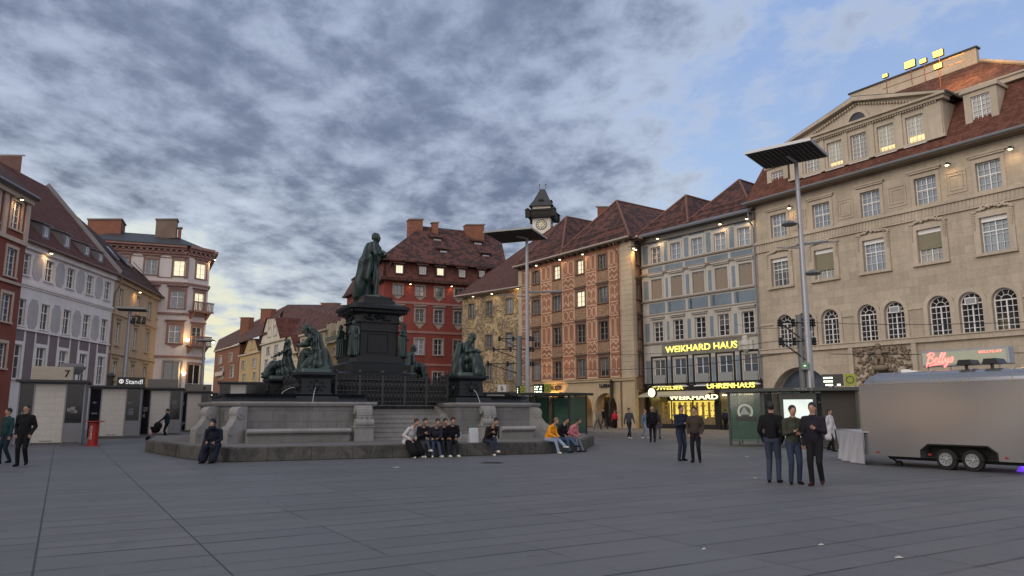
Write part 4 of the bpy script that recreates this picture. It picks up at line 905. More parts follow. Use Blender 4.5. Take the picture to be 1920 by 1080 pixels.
ps, pz = ob.pt(1040, 425, inset_o); pl, zl_ = ob.pt(905, 521, 2)
mb = MB(); rs = ob.L(atY(1062, 407, 80)); 
mb.slab([(-.6, -.8, zO + .05), (ob.len + 1.5, -.8, zO + .05), (rs.x, rs.y, rs.z), ((-.6 + rs.x * .2), max(rs.y, 3) * .9, zO + .05 + (rs.z - zO) * .18)], (0, 0, -.15)); 
mb.slab([(-.6, -.8, zO + .05), (rs.x, rs.y, rs.z), (rs.x, rs.y + 6, zO)], (0, 0, -.15)); mb.build('roof', TILE_B, ob.root)
for px, py in ((965, 456 + 3), (962, 517)):
    pass
face_lamp(ob, 893, 556, .5, 9, emitm=emit('white_lamp', (1, .9, .7), 6)); face_lamp(ob, 928, 551, .5, 9, emitm=emit('white_lamp', (1, .9, .7), 6))
s_, z_ = ob.pt(978, 536); l = bpy.data.lights.new('corner_light', 'POINT'); l.energy = 60; l.color = (1, .6, .22); lo = bpy.data.objects.new('corner_light', l); COL.objects.link(lo); lo.parent = ob.root; lo.location = (ob.len - .4, -.6, zO - .3)

# ================================================================== red house behind the monument
zR_ = 17.0
A = atZ(722, 524, zR_); B = atZ(900, 537, zR_); A.z = B.z = 0
rb = Bld('red_house', A, A + (B - A) * 1.25, 'tall dark red house with grey shield-shaped window aprons and tiled mansard roof', 'building')
RED = plaster('dark_red_render', (.225, .056, .046), .25, .3); PNK = plaster('pinkish_trim', (.30, .17, .155)); GTR = plaster('warm_grey_trim', (.30, .26, .24))
r1 = rb.row([(737,753,535,554),(780,797,537,556),(816,832,539,557),(853,868,541,555)]); r2 = rb.row([(737,753,578,602),(777,797,580,604),(813,832,582,605),(852,867,583,607)])
r3 = rb.row([(737,753,634,664),(776,796,635,665),(812,831,637,666),(852,867,637,666)]); r4 = rb.row([(737,755,697,723),(776,797,697,723),(810,830,698,724),(850,867,698,724)])
cs = [(o['s0'] + o['s1']) / 2 for o in r2]; 
for x in (cs[3] + (cs[3] - cs[2]),): cs.append(x)
R1, R2, R3, R4 = fix(r1, cs, .52), fix(r2, cs, .55), fix(r3, cs, .58), fix(r4, cs, .62)
mb = MB(); wall_mesh(mb, 0, rb.len, 0, zR_, R1 + R2 + R3 + R4, .2); shell(rb, mb, 0, zR_, 16); mb.build('wall', RED, rb.root)
for o in R1: window(rb, o, GTR, sw=.17, pane=G_BLUE, cols=2, rows=2, sill=.1, apron=.5, fm=GREYP)
for i, o in enumerate(R2): window(rb, o, GTR, sw=.17, pane=G_BLUE if i else G_SKY, cols=2, rows=3, sill=.1, apron=.75, hood=.2, fm=plain('light_window_paint', (.5, .48, .46)))
for i, o in enumerate(R3): window(rb, o, GTR, sw=.15, pane=[G_DARK, G_SKY, G_DARK, G_DARK, G_DARK][i], cols=2, rows=3, sill=.1)
for o in R4: window(rb, o, GTR, sw=.15, pane=G_DARK, cols=2, rows=3, sill=.1)
z1, z2, z3 = rb.pt(800, 569)[1], rb.pt(800, 623)[1], rb.pt(820, 684)[1]
strip(rb, 'string_course', PNK, [(0, rb.len, z - .16, z + .12, .08) for z in (z1, z2, z3)])
mb = MB(); mb.box(-.6, rb.len + .5, -.7, .1, zR_ - .1, zR_ + .25); mb.build('eaves', TILE_D, rb.root)
zm = rb.pt(723, 487, .8)[1]
mb = MB(); mb.slab([(-.3, -.4, zR_ + .2), (rb.len + .3, -.4, zR_ + .2), (rb.len, .7, zm), (0, .7, zm)], (0, .3, 0)); mb.slab([(-.3, -.4, zR_ + .2), (0, .7, zm), (0, 15, zm), (-.3, 16, zR_ + .2)], (.3, 0, 0)); mb.build('mansard_roof', TILE_R, rb.root)
pr = rb.pt(791, 425, 7); p2 = rb.pt(925, 437, 7); zrr = (pr[1] + p2[1]) / 2
mb = MB(); mb.slab([(-.7, -.1, zm), (rb.len + .7, -.1, zm), (p2[0] + 1, 7, zrr), (pr[0], 7, zrr)], (0, 0, -.2)); mb.slab([(-.7, -.1, zm), (pr[0], 7, zrr), (pr[0], 9, zrr), (-.7, 16, zm)], (0, 0, -.2)); mb.slab([(rb.len + .7, -.1, zm), (p2[0] + 1, 7, zrr), (rb.len + .7, 16, zm)], (0, 0, -.2)); mb.slab([(pr[0], 7, zrr), (p2[0] + 1, 7, zrr), (rb.len + .7, 16, zm), (-.7, 16, zm)], (0, 0, -.2))
mb.build('roof', TILE_P, rb.root)
for i, (x0, x1, y0, y1) in enumerate(((738,755,497,513),(782,798,500,515),(815,831,503,517),(856,871,506,520),(894,907,508,520))):
    a, z0 = rb.pt(x0, y1, .3); b, _ = rb.pt(x1, y1, .3); _, z1 = rb.pt(x0, y0, .3); o = dict(s0=a + .12, s1=b - .12, z0=z0, z1=z1 - .05)
    mb = MB(); wall_mesh(mb, a, b, z0 - .15, z1 + .15, [o], .1); mb.slab([(a - .15, -.12, z1 + .12), (b + .15, -.12, z1 + .12), (b + .15, 1.5, zm + .1), (a - .15, 1.5, zm + .1)], (0, 0, .08)); mb.quad((a, 0, z0 - .15), (a, 1, z0 - .15), (a, 1, z1 + .1), (a, 0, z1 + .1)); mb.quad((b, 0, z0 - .15), (b, 1, z0 - .15), (b, 1, z1 + .1), (b, 0, z1 + .1))
    dm = mb.build('dormer', TILE_D, rb.root, Matrix.Translation((0, -.25, 0))); fd = Off(); fd.root = dm; fd.Mx = None; window(fd, o, None, pane=G_LITW if i in (0, 2) else G_CURT, cols=3, rows=1, sill=0, depth=.04)
for (x0, x1, y0, y1, ins) in ((813,827,448,455,4.3), (825,838,470,480,2.0), (889,903,455,463,4.3), (905,917,478,487,2.0)):
    a, z0 = rb.pt(x0, y1, ins); b, _ = rb.pt(x1, y1, ins); _, z1 = rb.pt(x0, y0, ins); mb = MB(); mb.box(a - .15, b + .15, 0, .3, z0 - .35, z1 + .2); mb.slab([(a - .4, -.2, z1 + .2), (b + .4, -.2, z1 + .2), (b + .3, 2.6, z1 + 1.3), (a - .3, 2.6, z1 + 1.3)], (0, 0, .1)); mb.box(a - .15, a, 0, 2, z0 - .3, z1 + .2); mb.box(b, b + .15, 0, 2, z0 - .3, z1 + .2)
    dm = mb.build('roof_dormer', TILE_D, rb.root, Matrix.Translation((0, ins, 0))); mb = MB(); mb.box(a, b, -.03, -.005, z0, z1); mb.build('pane', G_SKY, dm)
Yr = rb.A.y + 7; chimney(rb, (768, 793, 412), Yr + 1, 4.6, BRICK, dep=1.2); chimney(rb, (875, 908, 422), Yr + 3.5, 3.6, BRICK, dep=1.2); chimney(rb, (811, 822, 418), Yr + 1.5, 2.2, BRICK, dep=.6)
face_lamp(rb, 768, 533, .4, 10); face_lamp(rb, 845, 537, .4, 10)
s0, z0 = rb.pt(741, 679); s1, _ = rb.pt(754.5, 679); text('sign_letters', 'WE', YEL, rb.root, tmx(s0, -.3, z0), s1 - s0, .55, .06, .03, .25)
lw = rb.sub(atZ(655, 556, zR_).to_2d() - Vector((.3, 0)), rb.A + Vector((-.05, .05)))
mb = MB(); o_ = [dict(s0=lw.len * t - .5, s1=lw.len * t + .5, z0=z, z1=z + 1.7) for t in (.2, .5, .8) for z in (6.2, 9.7, 13.5)]; wall_mesh(mb, 0, lw.len, 0, zR_, o_, .2); mb.build('side_wall', RED, rb.root, lw.Mx)
for o in o_: window(lw, o, GTR, pane=G_DARK, cols=2, rows=3)
mb = MB(); mb.slab([(-.4, -.5, zR_), (lw.len, -.5, zR_), (lw.len, .8, zm), (0.2, .8, zm)], (0, .3, 0)); mb.box(-.4, lw.len, -.6, .2, zR_ - .2, zR_); mb.build('side_roof', TILE_D, rb.root, lw.Mx)
# ================================================================== left row: white house with grey octagons
A, B = eaves((44, 447), (226, 517), 14.0, .5, (0.5, 0)); 
ow = Bld('octagon_house', A, B, 'pale grey house decorated with grey octagons beside the red house', 'building')
PW = plaster('pale_violet_render', (.70, .66, .64), .1, .3); GO = plaster('grey_octagon', (.42, .395, .395), .15, .2); GP = plaster('grey_brown_panel', (.20, .165, .17), .15, .2)
a1_ = ow.row([(40,56,467,509),(84,101,484,527),(124,139,504,540),(161,173,519,554),(195,206,535,568)]); a2_ = ow.row([(30,43,555,605),(74,92,567,617),(115,130,580,627),(153,167,592,635),(188,199,603,643)])
za3, zb3 = ow.pt(155, 712)[1], ow.pt(155, 668)[1]
cs = [(o['s0'] + o['s1']) / 2 for o in a1_]; d_ = (cs[4] - cs[1]) / 3; cs = [cs[1] + d_ * i for i in (-1, 0, 1, 2, 3)]
O1, O2 = fix(a1_, cs, .55), fix(a2_, cs, .55); O3 = [dict(s0=c - .62, s1=c + .62, z0=za3 - .3, z1=zb3 + .2) for c in cs]
Lo = ow.len; mb = MB(); wall_mesh(mb, 0, Lo, 0, 14, O1 + O2 + O3, .18); shell(ow, mb, 0, 14, 12); mb.build('wall', PW, ow.root)
for rw, pn in ((O1, G_DARK), (O2, G_DARK), (O3, G_DARK)):
    for o in rw: window(ow, o, PW, sw=.13, pane=pn, cols=2, rows=3, topsplit=.66, sill=.1, depth=.1)
mb = MB(); gp = MB()
for i in range(4):
    m = (cs[i] + cs[i+1]) / 2
    for rw, hh in ((O1, .95), (O2, 1.15)):
        zc = (rw[0]['z0'] + rw[0]['z1']) / 2; a = .62; pts = [(m - a, zc - hh * .6), (m - a * .5, zc - hh), (m + a * .5, zc - hh), (m + a, zc - hh * .6), (m + a, zc + hh * .6), (m + a * .5, zc + hh), (m - a * .5, zc + hh), (m - a, zc + hh * .6)]
        mb.slab([(x, -.04, z) for x, z in pts], (0, .05, 0))
    gp.box(m - .55, m + .55, -.02, .01, O3[0]['z0'] - .1, O3[0]['z1'] + 1.2)
for c in cs: gp.box(c - .75, c + .75, -.02, .01, O3[0]['z1'] + .3, O3[0]['z1'] + 1.2)
mb.each('octagon_relief', GO, ow.root); gp.each('dark_panel', GP, ow.root)
zz = ow.pt(125, 632)[1]; strip(ow, 'string_course', PW, [(0, Lo, O1[0]['z0'] - .75, O1[0]['z0'] - .55, .16), (0, Lo, O1[0]['z0'] - .9, O1[0]['z0'] - .75, .08), (0, Lo, O2[0]['z0'] - .3, O2[0]['z0'] - .14, .12), (0, Lo, 13.55, 13.98, .25)])
mb = MB(); mb.cyl((0, -.55, 14.02), (Lo, -.55, 14.02), .09, n=7); mb.box(0, Lo, -.5, 0, 13.98, 14.06); mb.build('gutter', plain('rusty_gutter', (.18, .12, .10)), ow.root)
ZO = 22.5; mb = MB(); mb.slab([(-.2, -.5, 14.1), (Lo, -.5, 14.1), (Lo, 7, ZO), (-.2, 7, ZO)], (0, 0, -.15)); mb.slab([(-.2, 7, ZO), (Lo, 7, ZO), (Lo, 14, 14.1), (-.2, 14, 14.1)], (0, 0, -.15)); mb.build('roof', tiles('roof_tiles_dark_red', (.105, .045, .038), (.145, .060, .05), .3), ow.root)
mb = MB(); mb.slab([(Lo - .1, -.5, 14.15), (Lo - .1, 7, ZO + .1), (Lo - .1, 14, 14.15)], (.45, 0, .35)); mb.build('fire_wall', plaster('grey_coping', (.22, .19, .18)), ow.root)
for (x0, x1, y0, y1) in ((80,91,424,444),(120,128,441,462),(158,165,461,477),(184,192,475,489)):
    iq = next((q * .05 for q in range(-8, 90) if ow.pt(x0, y1, q * .05)[1] <= 14.1 + 8.4 * (q * .05 + .5) / 7.5 + .1), 1.2)
    a, z0 = ow.pt(x0, y1, iq); b, _ = ow.pt(x1, y1, iq); _, z1 = ow.pt((x0 + x1) / 2, y0, iq); b = max(b, a + .8); o = dict(s0=a + .08, s1=b - .08, z0=z0 + .1, z1=z1 - .05)
    mb = MB(); wall_mesh(mb, a - .1, b + .1, z0 - .1, z1 + .1, [o], .1); mb.poly([(a - .1, 0, z0), (a - .1, 0, z1 + .1), (a - .1, 2.2, z1 + .8)]); mb.poly([(b + .1, 0, z0), (b + .1, 0, z1 + .1), (b + .1, 2.2, z1 + .8)]); mb.slab([(a - .25, -.15, z1 + .1), (b + .25, -.15, z1 + .1), (b + .25, 2.6, z1 + .95), (a - .25, 2.6, z1 + .95)], (0, 0, .07))
    dm = mb.build('dormer', plain('grey_dormer_sheet', (.17, .165, .175)), ow.root, Matrix.Translation((0, iq, 0))); fd = Off(); fd.root = dm; fd.Mx = None; window(fd, o, None, pane=G_SKY, cols=2, rows=1, sill=0, depth=.03)
face_lamp(ow, 72 + 12, 474, .5, 26)
# ------------------------------------------------------------------ dark red house at the left edge
A, B = eaves((-40, 313), (74, 376), 16.8, .6, (0, 0)); A2 = Vector((B.x, B.y)); 
dr = Bld('terracotta_house', A, B, 'dark red house with cream pilasters at the left edge', 'building')
dv = (ow.A - Vector((A.x, A.y)))
DR = plaster('terracotta_render', (.21, .068, .050), .2, .3); CP = plaster('cream_trim', (.46, .37, .30), .12, .2)
dA = dr.row([(17,43,377,431)]); dB = dr.row([(8,34,465,519)]); dC = dr.row([(-2,22,550,603)]); dD = dr.row([(-6,15,643,690)])
c_ = [(dA[0]['s0'] + dA[0]['s1']) / 2 + i * -2.9 for i in range(2)]
W = fix(dA, c_, .62) + fix(dB, c_, .62) + fix(dC, c_, .62) + fix(dD, c_, .62)
mb = MB(); wall_mesh(mb, 0, dr.len, 0, 16.8, W, .2); shell(dr, mb, 0, 16.8, 11); mb.build('wall', DR, dr.root)
for o in W: window(dr, o, CP, sw=.22, pane=G_BLUE, cols=2, rows=4, sill=.12)
it = []
for x in [c + 1.45 for c in c_] + [c_[1] - 1.45]: it += [(x - .25, x + .25, dA[0]['z0'] - .6, 16.5, .1)]
it += [(0, dr.len, dA[0]['z0'] - .9, dA[0]['z0'] - .6, .15), (0, dr.len, dB[0]['z0'] - .5, dB[0]['z0'] - .3, .14), (0, dr.len, 16.4, 16.75, .3)]
strip(dr, 'pilasters', CP, it)
mb = MB(); mb.box(0, dr.len, -.6, 0, 16.75, 16.9); mb.cyl((0, -.62, 16.9), (dr.len, -.62, 16.9), .1); mb.build('eaves', ZINC, dr.root)
pk = dr.L(atY(6, 294, dr.B.y + 1)); mb = MB(); mb.slab([(-2, -.6, 16.9), (dr.len + .1, -.6, 16.9), (pk.x, 5, pk.z + 1), (-2, 5, pk.z + 1)], (0, 0, -.15)); mb.slab([(dr.len + .1, -.6, 16.9), (pk.x, 5, pk.z + 1), (dr.len + .1, 11, 16.9)], (0, 0, -.15)); mb.build('roof', TILE_D, dr.root)
face_lamp(dr, 30, 373, .4, 50)
chimney(ow, (22, 42, 293), ow.A.y + 10, 2.4, plaster('brown_chimney', (.13, .075, .065)))
# ------------------------------------------------------------------ yellow house
A2 = ow.B; b_ = atZ(326, 567, 14.0); B2 = Vector((b_.x, b_.y)) - Vector((.6, 0))
yb = Bld('yellow_house', A2, B2, 'plain yellow ochre house with dark hipped roof between the octagon house and the corner house', 'building')
YR = plaster('yellow_ochre_render', (.48, .36, .24), .12, .25); YT = plaster('yellow_trim', (.47, .36, .24), .12, .2)
y1 = yb.row([(222,233,543,577),(255,264,557,588),(276,286,565,600),(297,305,575,607)]); y2 = yb.row([(213,227,605,647),(247,258,615,657),(269,281,622,660),(290,302,628,665)]); y3 = yb.row([(207,220,678,712),(240,252,683,717),(263,274,687,719),(286,296,690,720)])
cs = [(o['s0'] + o['s1']) / 2 for o in y2]; W = fix(y1, cs, .55) + fix(y2, cs, .58) + fix(y3, cs, .58)
mb = MB(); wall_mesh(mb, 0, yb.len, 0, 14, W, .18); shell(yb, mb, 0, 14, 12); mb.build('wall', YR, yb.root)
for i, o in enumerate(W): window(yb, o, YT, sw=.14, pane=[G_BLUE, G_SKY, G_BLUE, G_BLUE][i % 4] if i < 4 else G_BLUE, cols=2, rows=4, sill=.12, hood=.15 if i >= 4 else 0)
strip(yb, 'string_course', YT, [(0, yb.len, y1[0]['z0'] - .8, y1[0]['z0'] - .6, .14), (0, yb.len, y2[0]['z0'] - .9, y2[0]['z0'] - .7, .14), (0, yb.len, 13.6, 13.98, .25)])
mb = MB(); mb.cyl((0, -.55, 14.02), (yb.len, -.55, 14.02), .09, n=7); mb.box(0, yb.len, -.5, 0, 13.98, 14.06); mb.sweep([(.1, -.55, 14), (.1, -.5, 13.2), (.12, -.12, 12.4), (.12, -.12, 0)], .07); mb.build('gutter', plain('rusty_gutter', (.18, .12, .10)), yb.root)
mb = MB(); Ly = yb.len; mb.slab([(0.2, -.5, 14.1), (Ly + .4, -.5, 14.1), (1.6, 7, 22.2), (.2, 7, 22.2)], (0, 0, -.15)); mb.slab([(Ly + .4, -.5, 14.1), (1.6, 7, 22.2), (Ly + .4, 13, 14.1)], (0, 0, -.15)); ro = mb.build('roof', tiles('roof_tiles_black', (.060, .040, .038), (.10, .055, .048), .5), yb.root)
for (px, py) in ((212, 497), (238, 505), (262, 515), (231, 511)):
    s_, z_ = yb.pt(px, py, 1.5); zz = 14.1 + 8.1 * (2.0 / 7.5); mb = MB(); mb.slab([(s_, 1.2, zz + .05), (s_ + .7, 1.2, zz + .05), (s_ + .7, 2.3, zz + 1.25), (s_, 2.3, zz + 1.25)], (0, 0, .08)); mb.build('skylight', G_SKY, ro)
for px, py in ((253, 547), (299, 567), (313, 573)): face_lamp(yb, px, py, .5, 30, (1, .58, .2))
# ------------------------------------------------------------------ pink and white corner house
zC = 20.0
A = atZ(160, 449, zC); B = atZ(352, 462, zC)
cb = Bld('pink_corner_house', A, B, 'white corner house with salmon pink trim, balconies and projecting cornice', 'building')
PK = plaster('salmon_trim', (.31, .185, .165), .15, .25); WV = plaster('lilac_white_render', (.66, .61, .60), .1, .25)
c2 = cb.sub(cb.B, atZ(405, 471, zC).to_2d() - Vector((.6, 0))); c3 = cb.sub(c2.B, c2.B + Vector((-6.0, 12)))
q1 = cb.row([(274,293,486,515),(327,346,488,517)]); q2 = [cb.row([(322,343,545,578)])[0]]; q3 = [cb.row([(317,335,610,643)])[0]]; q4 = [cb.row([(307,332,678,714)])[0]]
x2 = (q2[0]['s0'] + q2[0]['s1']) / 2; x1_ = (q1[0]['s0'] + q1[0]['s1']) / 2
cs = [x1_ - (x2 - x1_), x1_, x2]; W1, W2, W3, W4 = fix(q1, cs, .62), fix(q2, cs, .68), fix(q3, cs, .62), [dict(s0=x2 - .9, s1=x2 + .9, z0=.3, z1=q4[0]['z1'])]
mb = MB(); wall_mesh(mb, 0, cb.len, 0, zC - .5, W1 + W2 + W3 + W4, .2); mb.quad((0, 0, 0), (0, 0, zC), (0, 12, zC), (0, 12, 0)); mb.build('wall', WV, cb.root)
for i, o in enumerate(W1): window(cb, o, PK, sw=.2, pane=G_LITW if i == 2 else G_BLUE, cols=2, rows=3, hood=.2)
for i, o in enumerate(W2): window(cb, o, PK, sw=.28, pane=G_BLUE, cols=2, rows=3, hood=.32, topsplit=.65)
for i, o in enumerate(W3): window(cb, o, PK, sw=.28, pane=G_BLUE, cols=2, rows=3, hood=.32, topsplit=.65, apron=.5)
window(cb, W4[0], plaster('grey_door_stone', (.3, .28, .28)), pane=G_DARK, fm=BROWNP, cols=2, rows=2)
m2 = c2.len * .64; V = [dict(s0=m2 - .6, s1=m2 + .6, z0=rw[0]['z0'], z1=rw[0]['z1']) for rw in (W1, W2, W3)] + [dict(s0=m2 - .8, s1=m2 + .8, z0=.3, z1=W4[0]['z1'] - .2)]
mb = MB(); wall_mesh(mb, 0, c2.len, 0, zC - .5, V, .2); mb.build('corner_wall', WV, cb.root, c2.Mx); mb = MB(); wall_mesh(mb, 0, c3.len, 0, zC - .5, [], .2); mb.build('side_wall', WV, cb.root, c3.Mx)
for i, o in enumerate(V): window(c2, o, PK, sw=.22, pane=[G_LITW, G_LITW, G_BLUE, G_DARK][i], cols=2, rows=3, hood=.25 if i < 3 else 0)
for f in (cb, c2, c3):
    Lf = f.len; zz = [W1[0]['z0'] - .7, W2[0]['z0'] - .5, W3[0]['z0'] - 1.4, W4[0]['z1'] + 1.0]
    strip(f, 'string_course', PK, [(0, Lf, z - .22, z, .2) for z in zz[:3]] + [(0, Lf, zC - 1.0, zC - .75, .3), (0, Lf, zC - .55, zC - .3, .55), (0, Lf, zC - .3, zC, .85), (0, Lf, W1[0]['z1'] + .55, W1[0]['z1'] + .7, .1)])
    mb = MB(); 
    for q in range(int(Lf / .6)): mb.box(q * .6 + .1, q * .6 + .32, -.5, 0, zC - .78, zC - .55)
    mb.build('cornice_brackets', PK, cb.root, f.Mx)
    mb = MB(); mb.box(0, Lf, -.015, .02, W1[0]['z1'] + .7, zC - 1.0); mb.build('pink_frieze', PK, cb.root, f.Mx)
pn = MB()
for c in ((cs[0] + cs[1]) / 2, (cs[1] + cs[2]) / 2, cs[2] + 1.6):
    a, b, z0, z1 = c - .75, c + .75, W1[0]['z0'] - .3, W1[0]['z1'] + .3
    if b > cb.len: b = cb.len - .1
    pn = MB()
    for r_ in ((a, b, z0, z0 + .1), (a, b, z1 - .1, z1), (a, a + .1, z0 + .1, z1 - .1), (b - .1, b, z0 + .1, z1 - .1)): pn.box(r_[0], r_[1], -.05, .01, r_[2], r_[3])
    pn.build('panel_frame', PK, cb.root)
for f_, z in ((c2, V[1]['z0']), (c2, V[2]['z0'])):
    pn = MB()
    pn.box(m2 - 1.3, m2 + 1.3, -1.0, 0, z - .3, z - .12)
    for q in range(14): x = m2 - 1.2 + q * 2.4 / 13; pn.cyl((x, -.92, z - .12), (x, -.92, z + .75), .06, n=6)
    pn.box(m2 - 1.3, m2 + 1.3, -1.0, -.84, z + .75, z + .88)
    for x in (m2 - 1.0, m2 + 1.0): pn.slab([(x - .12, 0, z - .3), (x - .12, -.8, z - .3), (x - .12, 0, z - 1.1)], (.24, 0, 0))
    pn.build('balcony', PK, cb.root, c2.Mx)
mb = MB(); pR = [cb.L(atZ(x, y, zC)) for x, y in ((160, 446), (352, 459), (418, 470))]
za = zC + 2.4; 
f0, f1, f2 = (0, -.9), (cb.len, -.9), tuple((cb.inv @ Vector((c2.B.x, c2.B.y - .8, 0))).to_2d()); bk = (cb.len - 2, 14)
ctr0, ctr1 = (2, 6), (cb.len - 2, 6)
P3 = lambda p, z: (p[0], p[1], z)
mb.slab([P3(f0, zC), P3(f1, zC), P3(ctr1, za), P3(ctr0, za)], (0, 0, -.1)); mb.slab([P3(f1, zC), P3(f2, zC), P3(ctr1, za)], (0, 0, -.1)); mb.slab([P3(f2, zC), P3(bk, zC), P3(ctr1, za)], (0, 0, -.1)); mb.slab([P3(bk, zC), P3((0, 13), zC), P3(ctr0, za), P3(ctr1, za)], (0, 0, -.1)); mb.build('roof', DARKROOF, cb.root)
chimney(cb, (293, 332, 412), cb.A.y + 6, 2.2, plaster('old_chimney_brick', (.16, .12, .10)), dep=1.5); chimney(cb, (165, 228, 412), cb.A.y + 5, 2.6, BRICK, 'roof_penthouse', dep=3); chimney(cb, (334, 340, 428), cb.A.y + 6, 1.2, BRICK, dep=.5)
for (f, px, py) in ((cb, 352, 637), (cb, 345, 700), (c2, 398, 640)):
    s_, z_ = f.pt(px, py); mb = MB(); mb.lathe([(.06, -.25), (.16, -.1), (.2, .1), (.02, .14)], (s_, -.2, z_), 8); o = mb.build('wall_lamp', LAMPG, cb.root, f.Mx)
    l = bpy.data.lights.new('wall_light', 'POINT'); l.energy = 40; l.color = (1, .62, .2); l.shadow_soft_size = .1; lo = bpy.data.objects.new('wall_light', l); COL.objects.link(lo); lo.parent = o; lo.location = (s_, -.5, z_ + .3)
face_lamp(c2, 398, 487, .5, 60, (1, .6, .2)); 

# ------------------------------------------------------------------ the row's next house, left of the picture: what the trailer's side mirrors
nb = Bld('lit_row_house', (-33.5, 4), (-34.6, 44), 'long grey house with lit shop windows left of the dark red house, outside the picture', 'building')
ops = []
for ci in range(10):
    for z in (5.2, 8.6, 11.8): ops.append(dict(s0=1.5 + ci * 3.9, s1=2.8 + ci * 3.9, z0=z, z1=z + 1.9))
shp = [dict(s0=1 + ci * 7.8, s1=7.2 + ci * 7.8, z0=.4, z1=3.3, reveal=.4) for ci in range(5)]
mb = MB(); wall_mesh(mb, 0, nb.len, 0, 14.2, ops + shp, .2); shell(nb, mb, 0, 14.2, 10); mb.build('wall', plaster('neighbour_render', (.40, .41, .44)), nb.root)
for i, o in enumerate(ops): window(nb, o, CREAMP, pane=G_LIT if i in (4, 7, 13, 20, 22, 28) else G_BLUE)
for o in shp: mb = MB(); mb.quad((o['s0'], .38, o['z0']), (o['s1'], .38, o['z0']), (o['s1'], .38, o['z1']), (o['s0'], .38, o['z1'])); mb.build('shop_window', emit('warm_shop_window', (1, .62, .32), 1.6, .97), nb.root)
mb = MB(); mb.slab([(0, -.5, 14.2), (nb.len, -.5, 14.2), (nb.len, 6, 18.5), (0, 6, 18.5)], (0, 0, -.2)); mb.slab([(0, 6, 18.5), (nb.len, 6, 18.5), (nb.len, 12, 14.2), (0, 12, 14.2)], (0, 0, -.2)); mb.build('roof', TILE_D, nb.root)

# ================================================================== middle: houses of the street leading away
R0 = Vector(((490 - 960) / 1409 * 125, 125)); rd = Vector((.56, -.83))
def street_house(x0, x1, zE, name, label, col, wins, gable=None, roofm=TILE_D, eave=None, trim=None, storeys=None):
    def hit(px):
        r = ray(px, 680); n = Vector((rd.y, -rd.x)); t = (R0.x * n.x + R0.y * n.y) / (r.x * n.x + r.y * n.y); return Vector((r.x * t, r.y * t))
    b = Bld(name, hit(x0), hit(x1), label, 'building', 'houses along the street behind the fountain')
    m = plaster(name + '_render_' + str(x0), col, .15, .3); T = trim or plaster('street_trim', (.4, .34, .27)); E = zE if eave is None else b.pt(*eave)[1]
    ops = []
    for rects in wins: ops += b.row(rects)
    lowr = [o for o in ops if o['z1'] < E]
    mb = MB(); wall_mesh(mb, 0, b.len, 0, E, lowr, .15); shell(b, mb, 0, E, 12)
    if gable:
        pts = [b.pt(px, py) for px, py in gable]; mb.poly([(s_, 0, z_) for s_, z_ in pts])
        g = MB()
        top = pts[1:-1]
        g.slab([(pts[0][0] - .2, -.25, pts[0][1]), (pts[1][0], -.25, pts[1][1] + .15), (pts[1][0], 9, pts[1][1] + .15), (pts[0][0] - .2, 9, pts[0][1])], (0, 0, -.15))
        g.slab([(pts[-1][0] + .2, -.25, pts[-1][1]), (pts[-2][0], -.25, pts[-2][1] + .15), (pts[-2][0], 9, pts[-2][1] + .15), (pts[-1][0] + .2, 9, pts[-1][1])], (0, 0, -.15))
        if len(pts) > 3: g.slab([(pts[1][0], -.25, pts[1][1] + .15), (pts[-2][0], -.25, pts[-2][1] + .15), (pts[-2][0], 9, pts[-2][1] + .15), (pts[1][0], 9, pts[1][1] + .15)], (0, 0, -.15))
        g.build('gable_roof', roofm, b.root)
    mb.build('wall', m, b.root)
    for i, o in enumerate(ops): window(b, o, T, sw=.12, pane=[G_BLUE, G_DARK, G_SKY][(i + x0) % 3], cols=2, rows=3, sill=.1)
    mb = MB(); mb.box(0, b.len, -.35, 0, E - .25, E); mb.build('cornice', T, b.root)
    return b, E
hb, E = street_house(402, 448, 13, 'brick_street_house', 'brownish red house at the far left end of the street', (.17, .075, .05), [[(412,419,690,712),(432,438,684,706)], [(410,416,668,684),(430,436,662,676)]], eave=(426, 652))
s0, z0 = hb.pt(406, 706); s1, z1 = hb.pt(421, 696); mb = MB(); mb.box(s0, s1, -.4, -.3, z0, z1); mb.build('shop_plate', plaster('pale_plate', (.42, .34, .30)), hb.root)
street_house(449, 487, 13, 'ochre_gabled_house', 'small ochre house with a low gable beside the brown house', (.36, .26, .14), [[(467,472,640,655),(474,479,638,653)], [(454,458,676,692),(474,480,672,690)], [(455,460,700,716),(474,480,698,714)]], gable=[(457, 663), (466, 638), (480, 636.6), (487, 659)], eave=(470, 662))
street_house(489, 536, 14, 'white_gabled_house', 'tall white house with a clipped gable above the street', (.46, .43, .38), [[(504,508,602,613),(514,518,600,611)], [(503,508,617,631),(513,519,615,629)], [(500,506,650,664),(515,521,648,662)], [(497,502,674,692),(512,518,672,690)]], gable=[(489, 644), (501.5, 597.5), (518, 596), (528, 637)], eave=(508, 641), roofm=TILE_R)
street_house(537, 560, 13, 'cream_gabled_house', 'narrow cream house with a steep red tiled gable behind the reclining statue', (.44, .38, .28), [[(544,548,634,644)], [(542,547,655,668),(552,556,655,668)], [(542,550,684,700)]], gable=[(534, 657), (539, 632), (547, 629), (560, 671)], eave=(545, 662), roofm=TILE_R)
hc, Ec = street_house(561, 612, 13.5, 'cream_street_house', 'cream house with flat cornice behind the bent statue', (.44, .38, .27), [[(566,571,636,650),(577,582,634,648),(600,604,628,640)], [(566,571,664,680),(577,582,662,678)]], eave=(590, 622))
hd, Ed = street_house(613, 662, 13.5, 'mustard_dormer_house', 'mustard yellow house with pointed dormers beside the monument', (.33, .24, .12), [[(624,629,652,667),(634,639,650,665)], [(623,628,684,702),(632,637,682,700)]], eave=(637, 637))
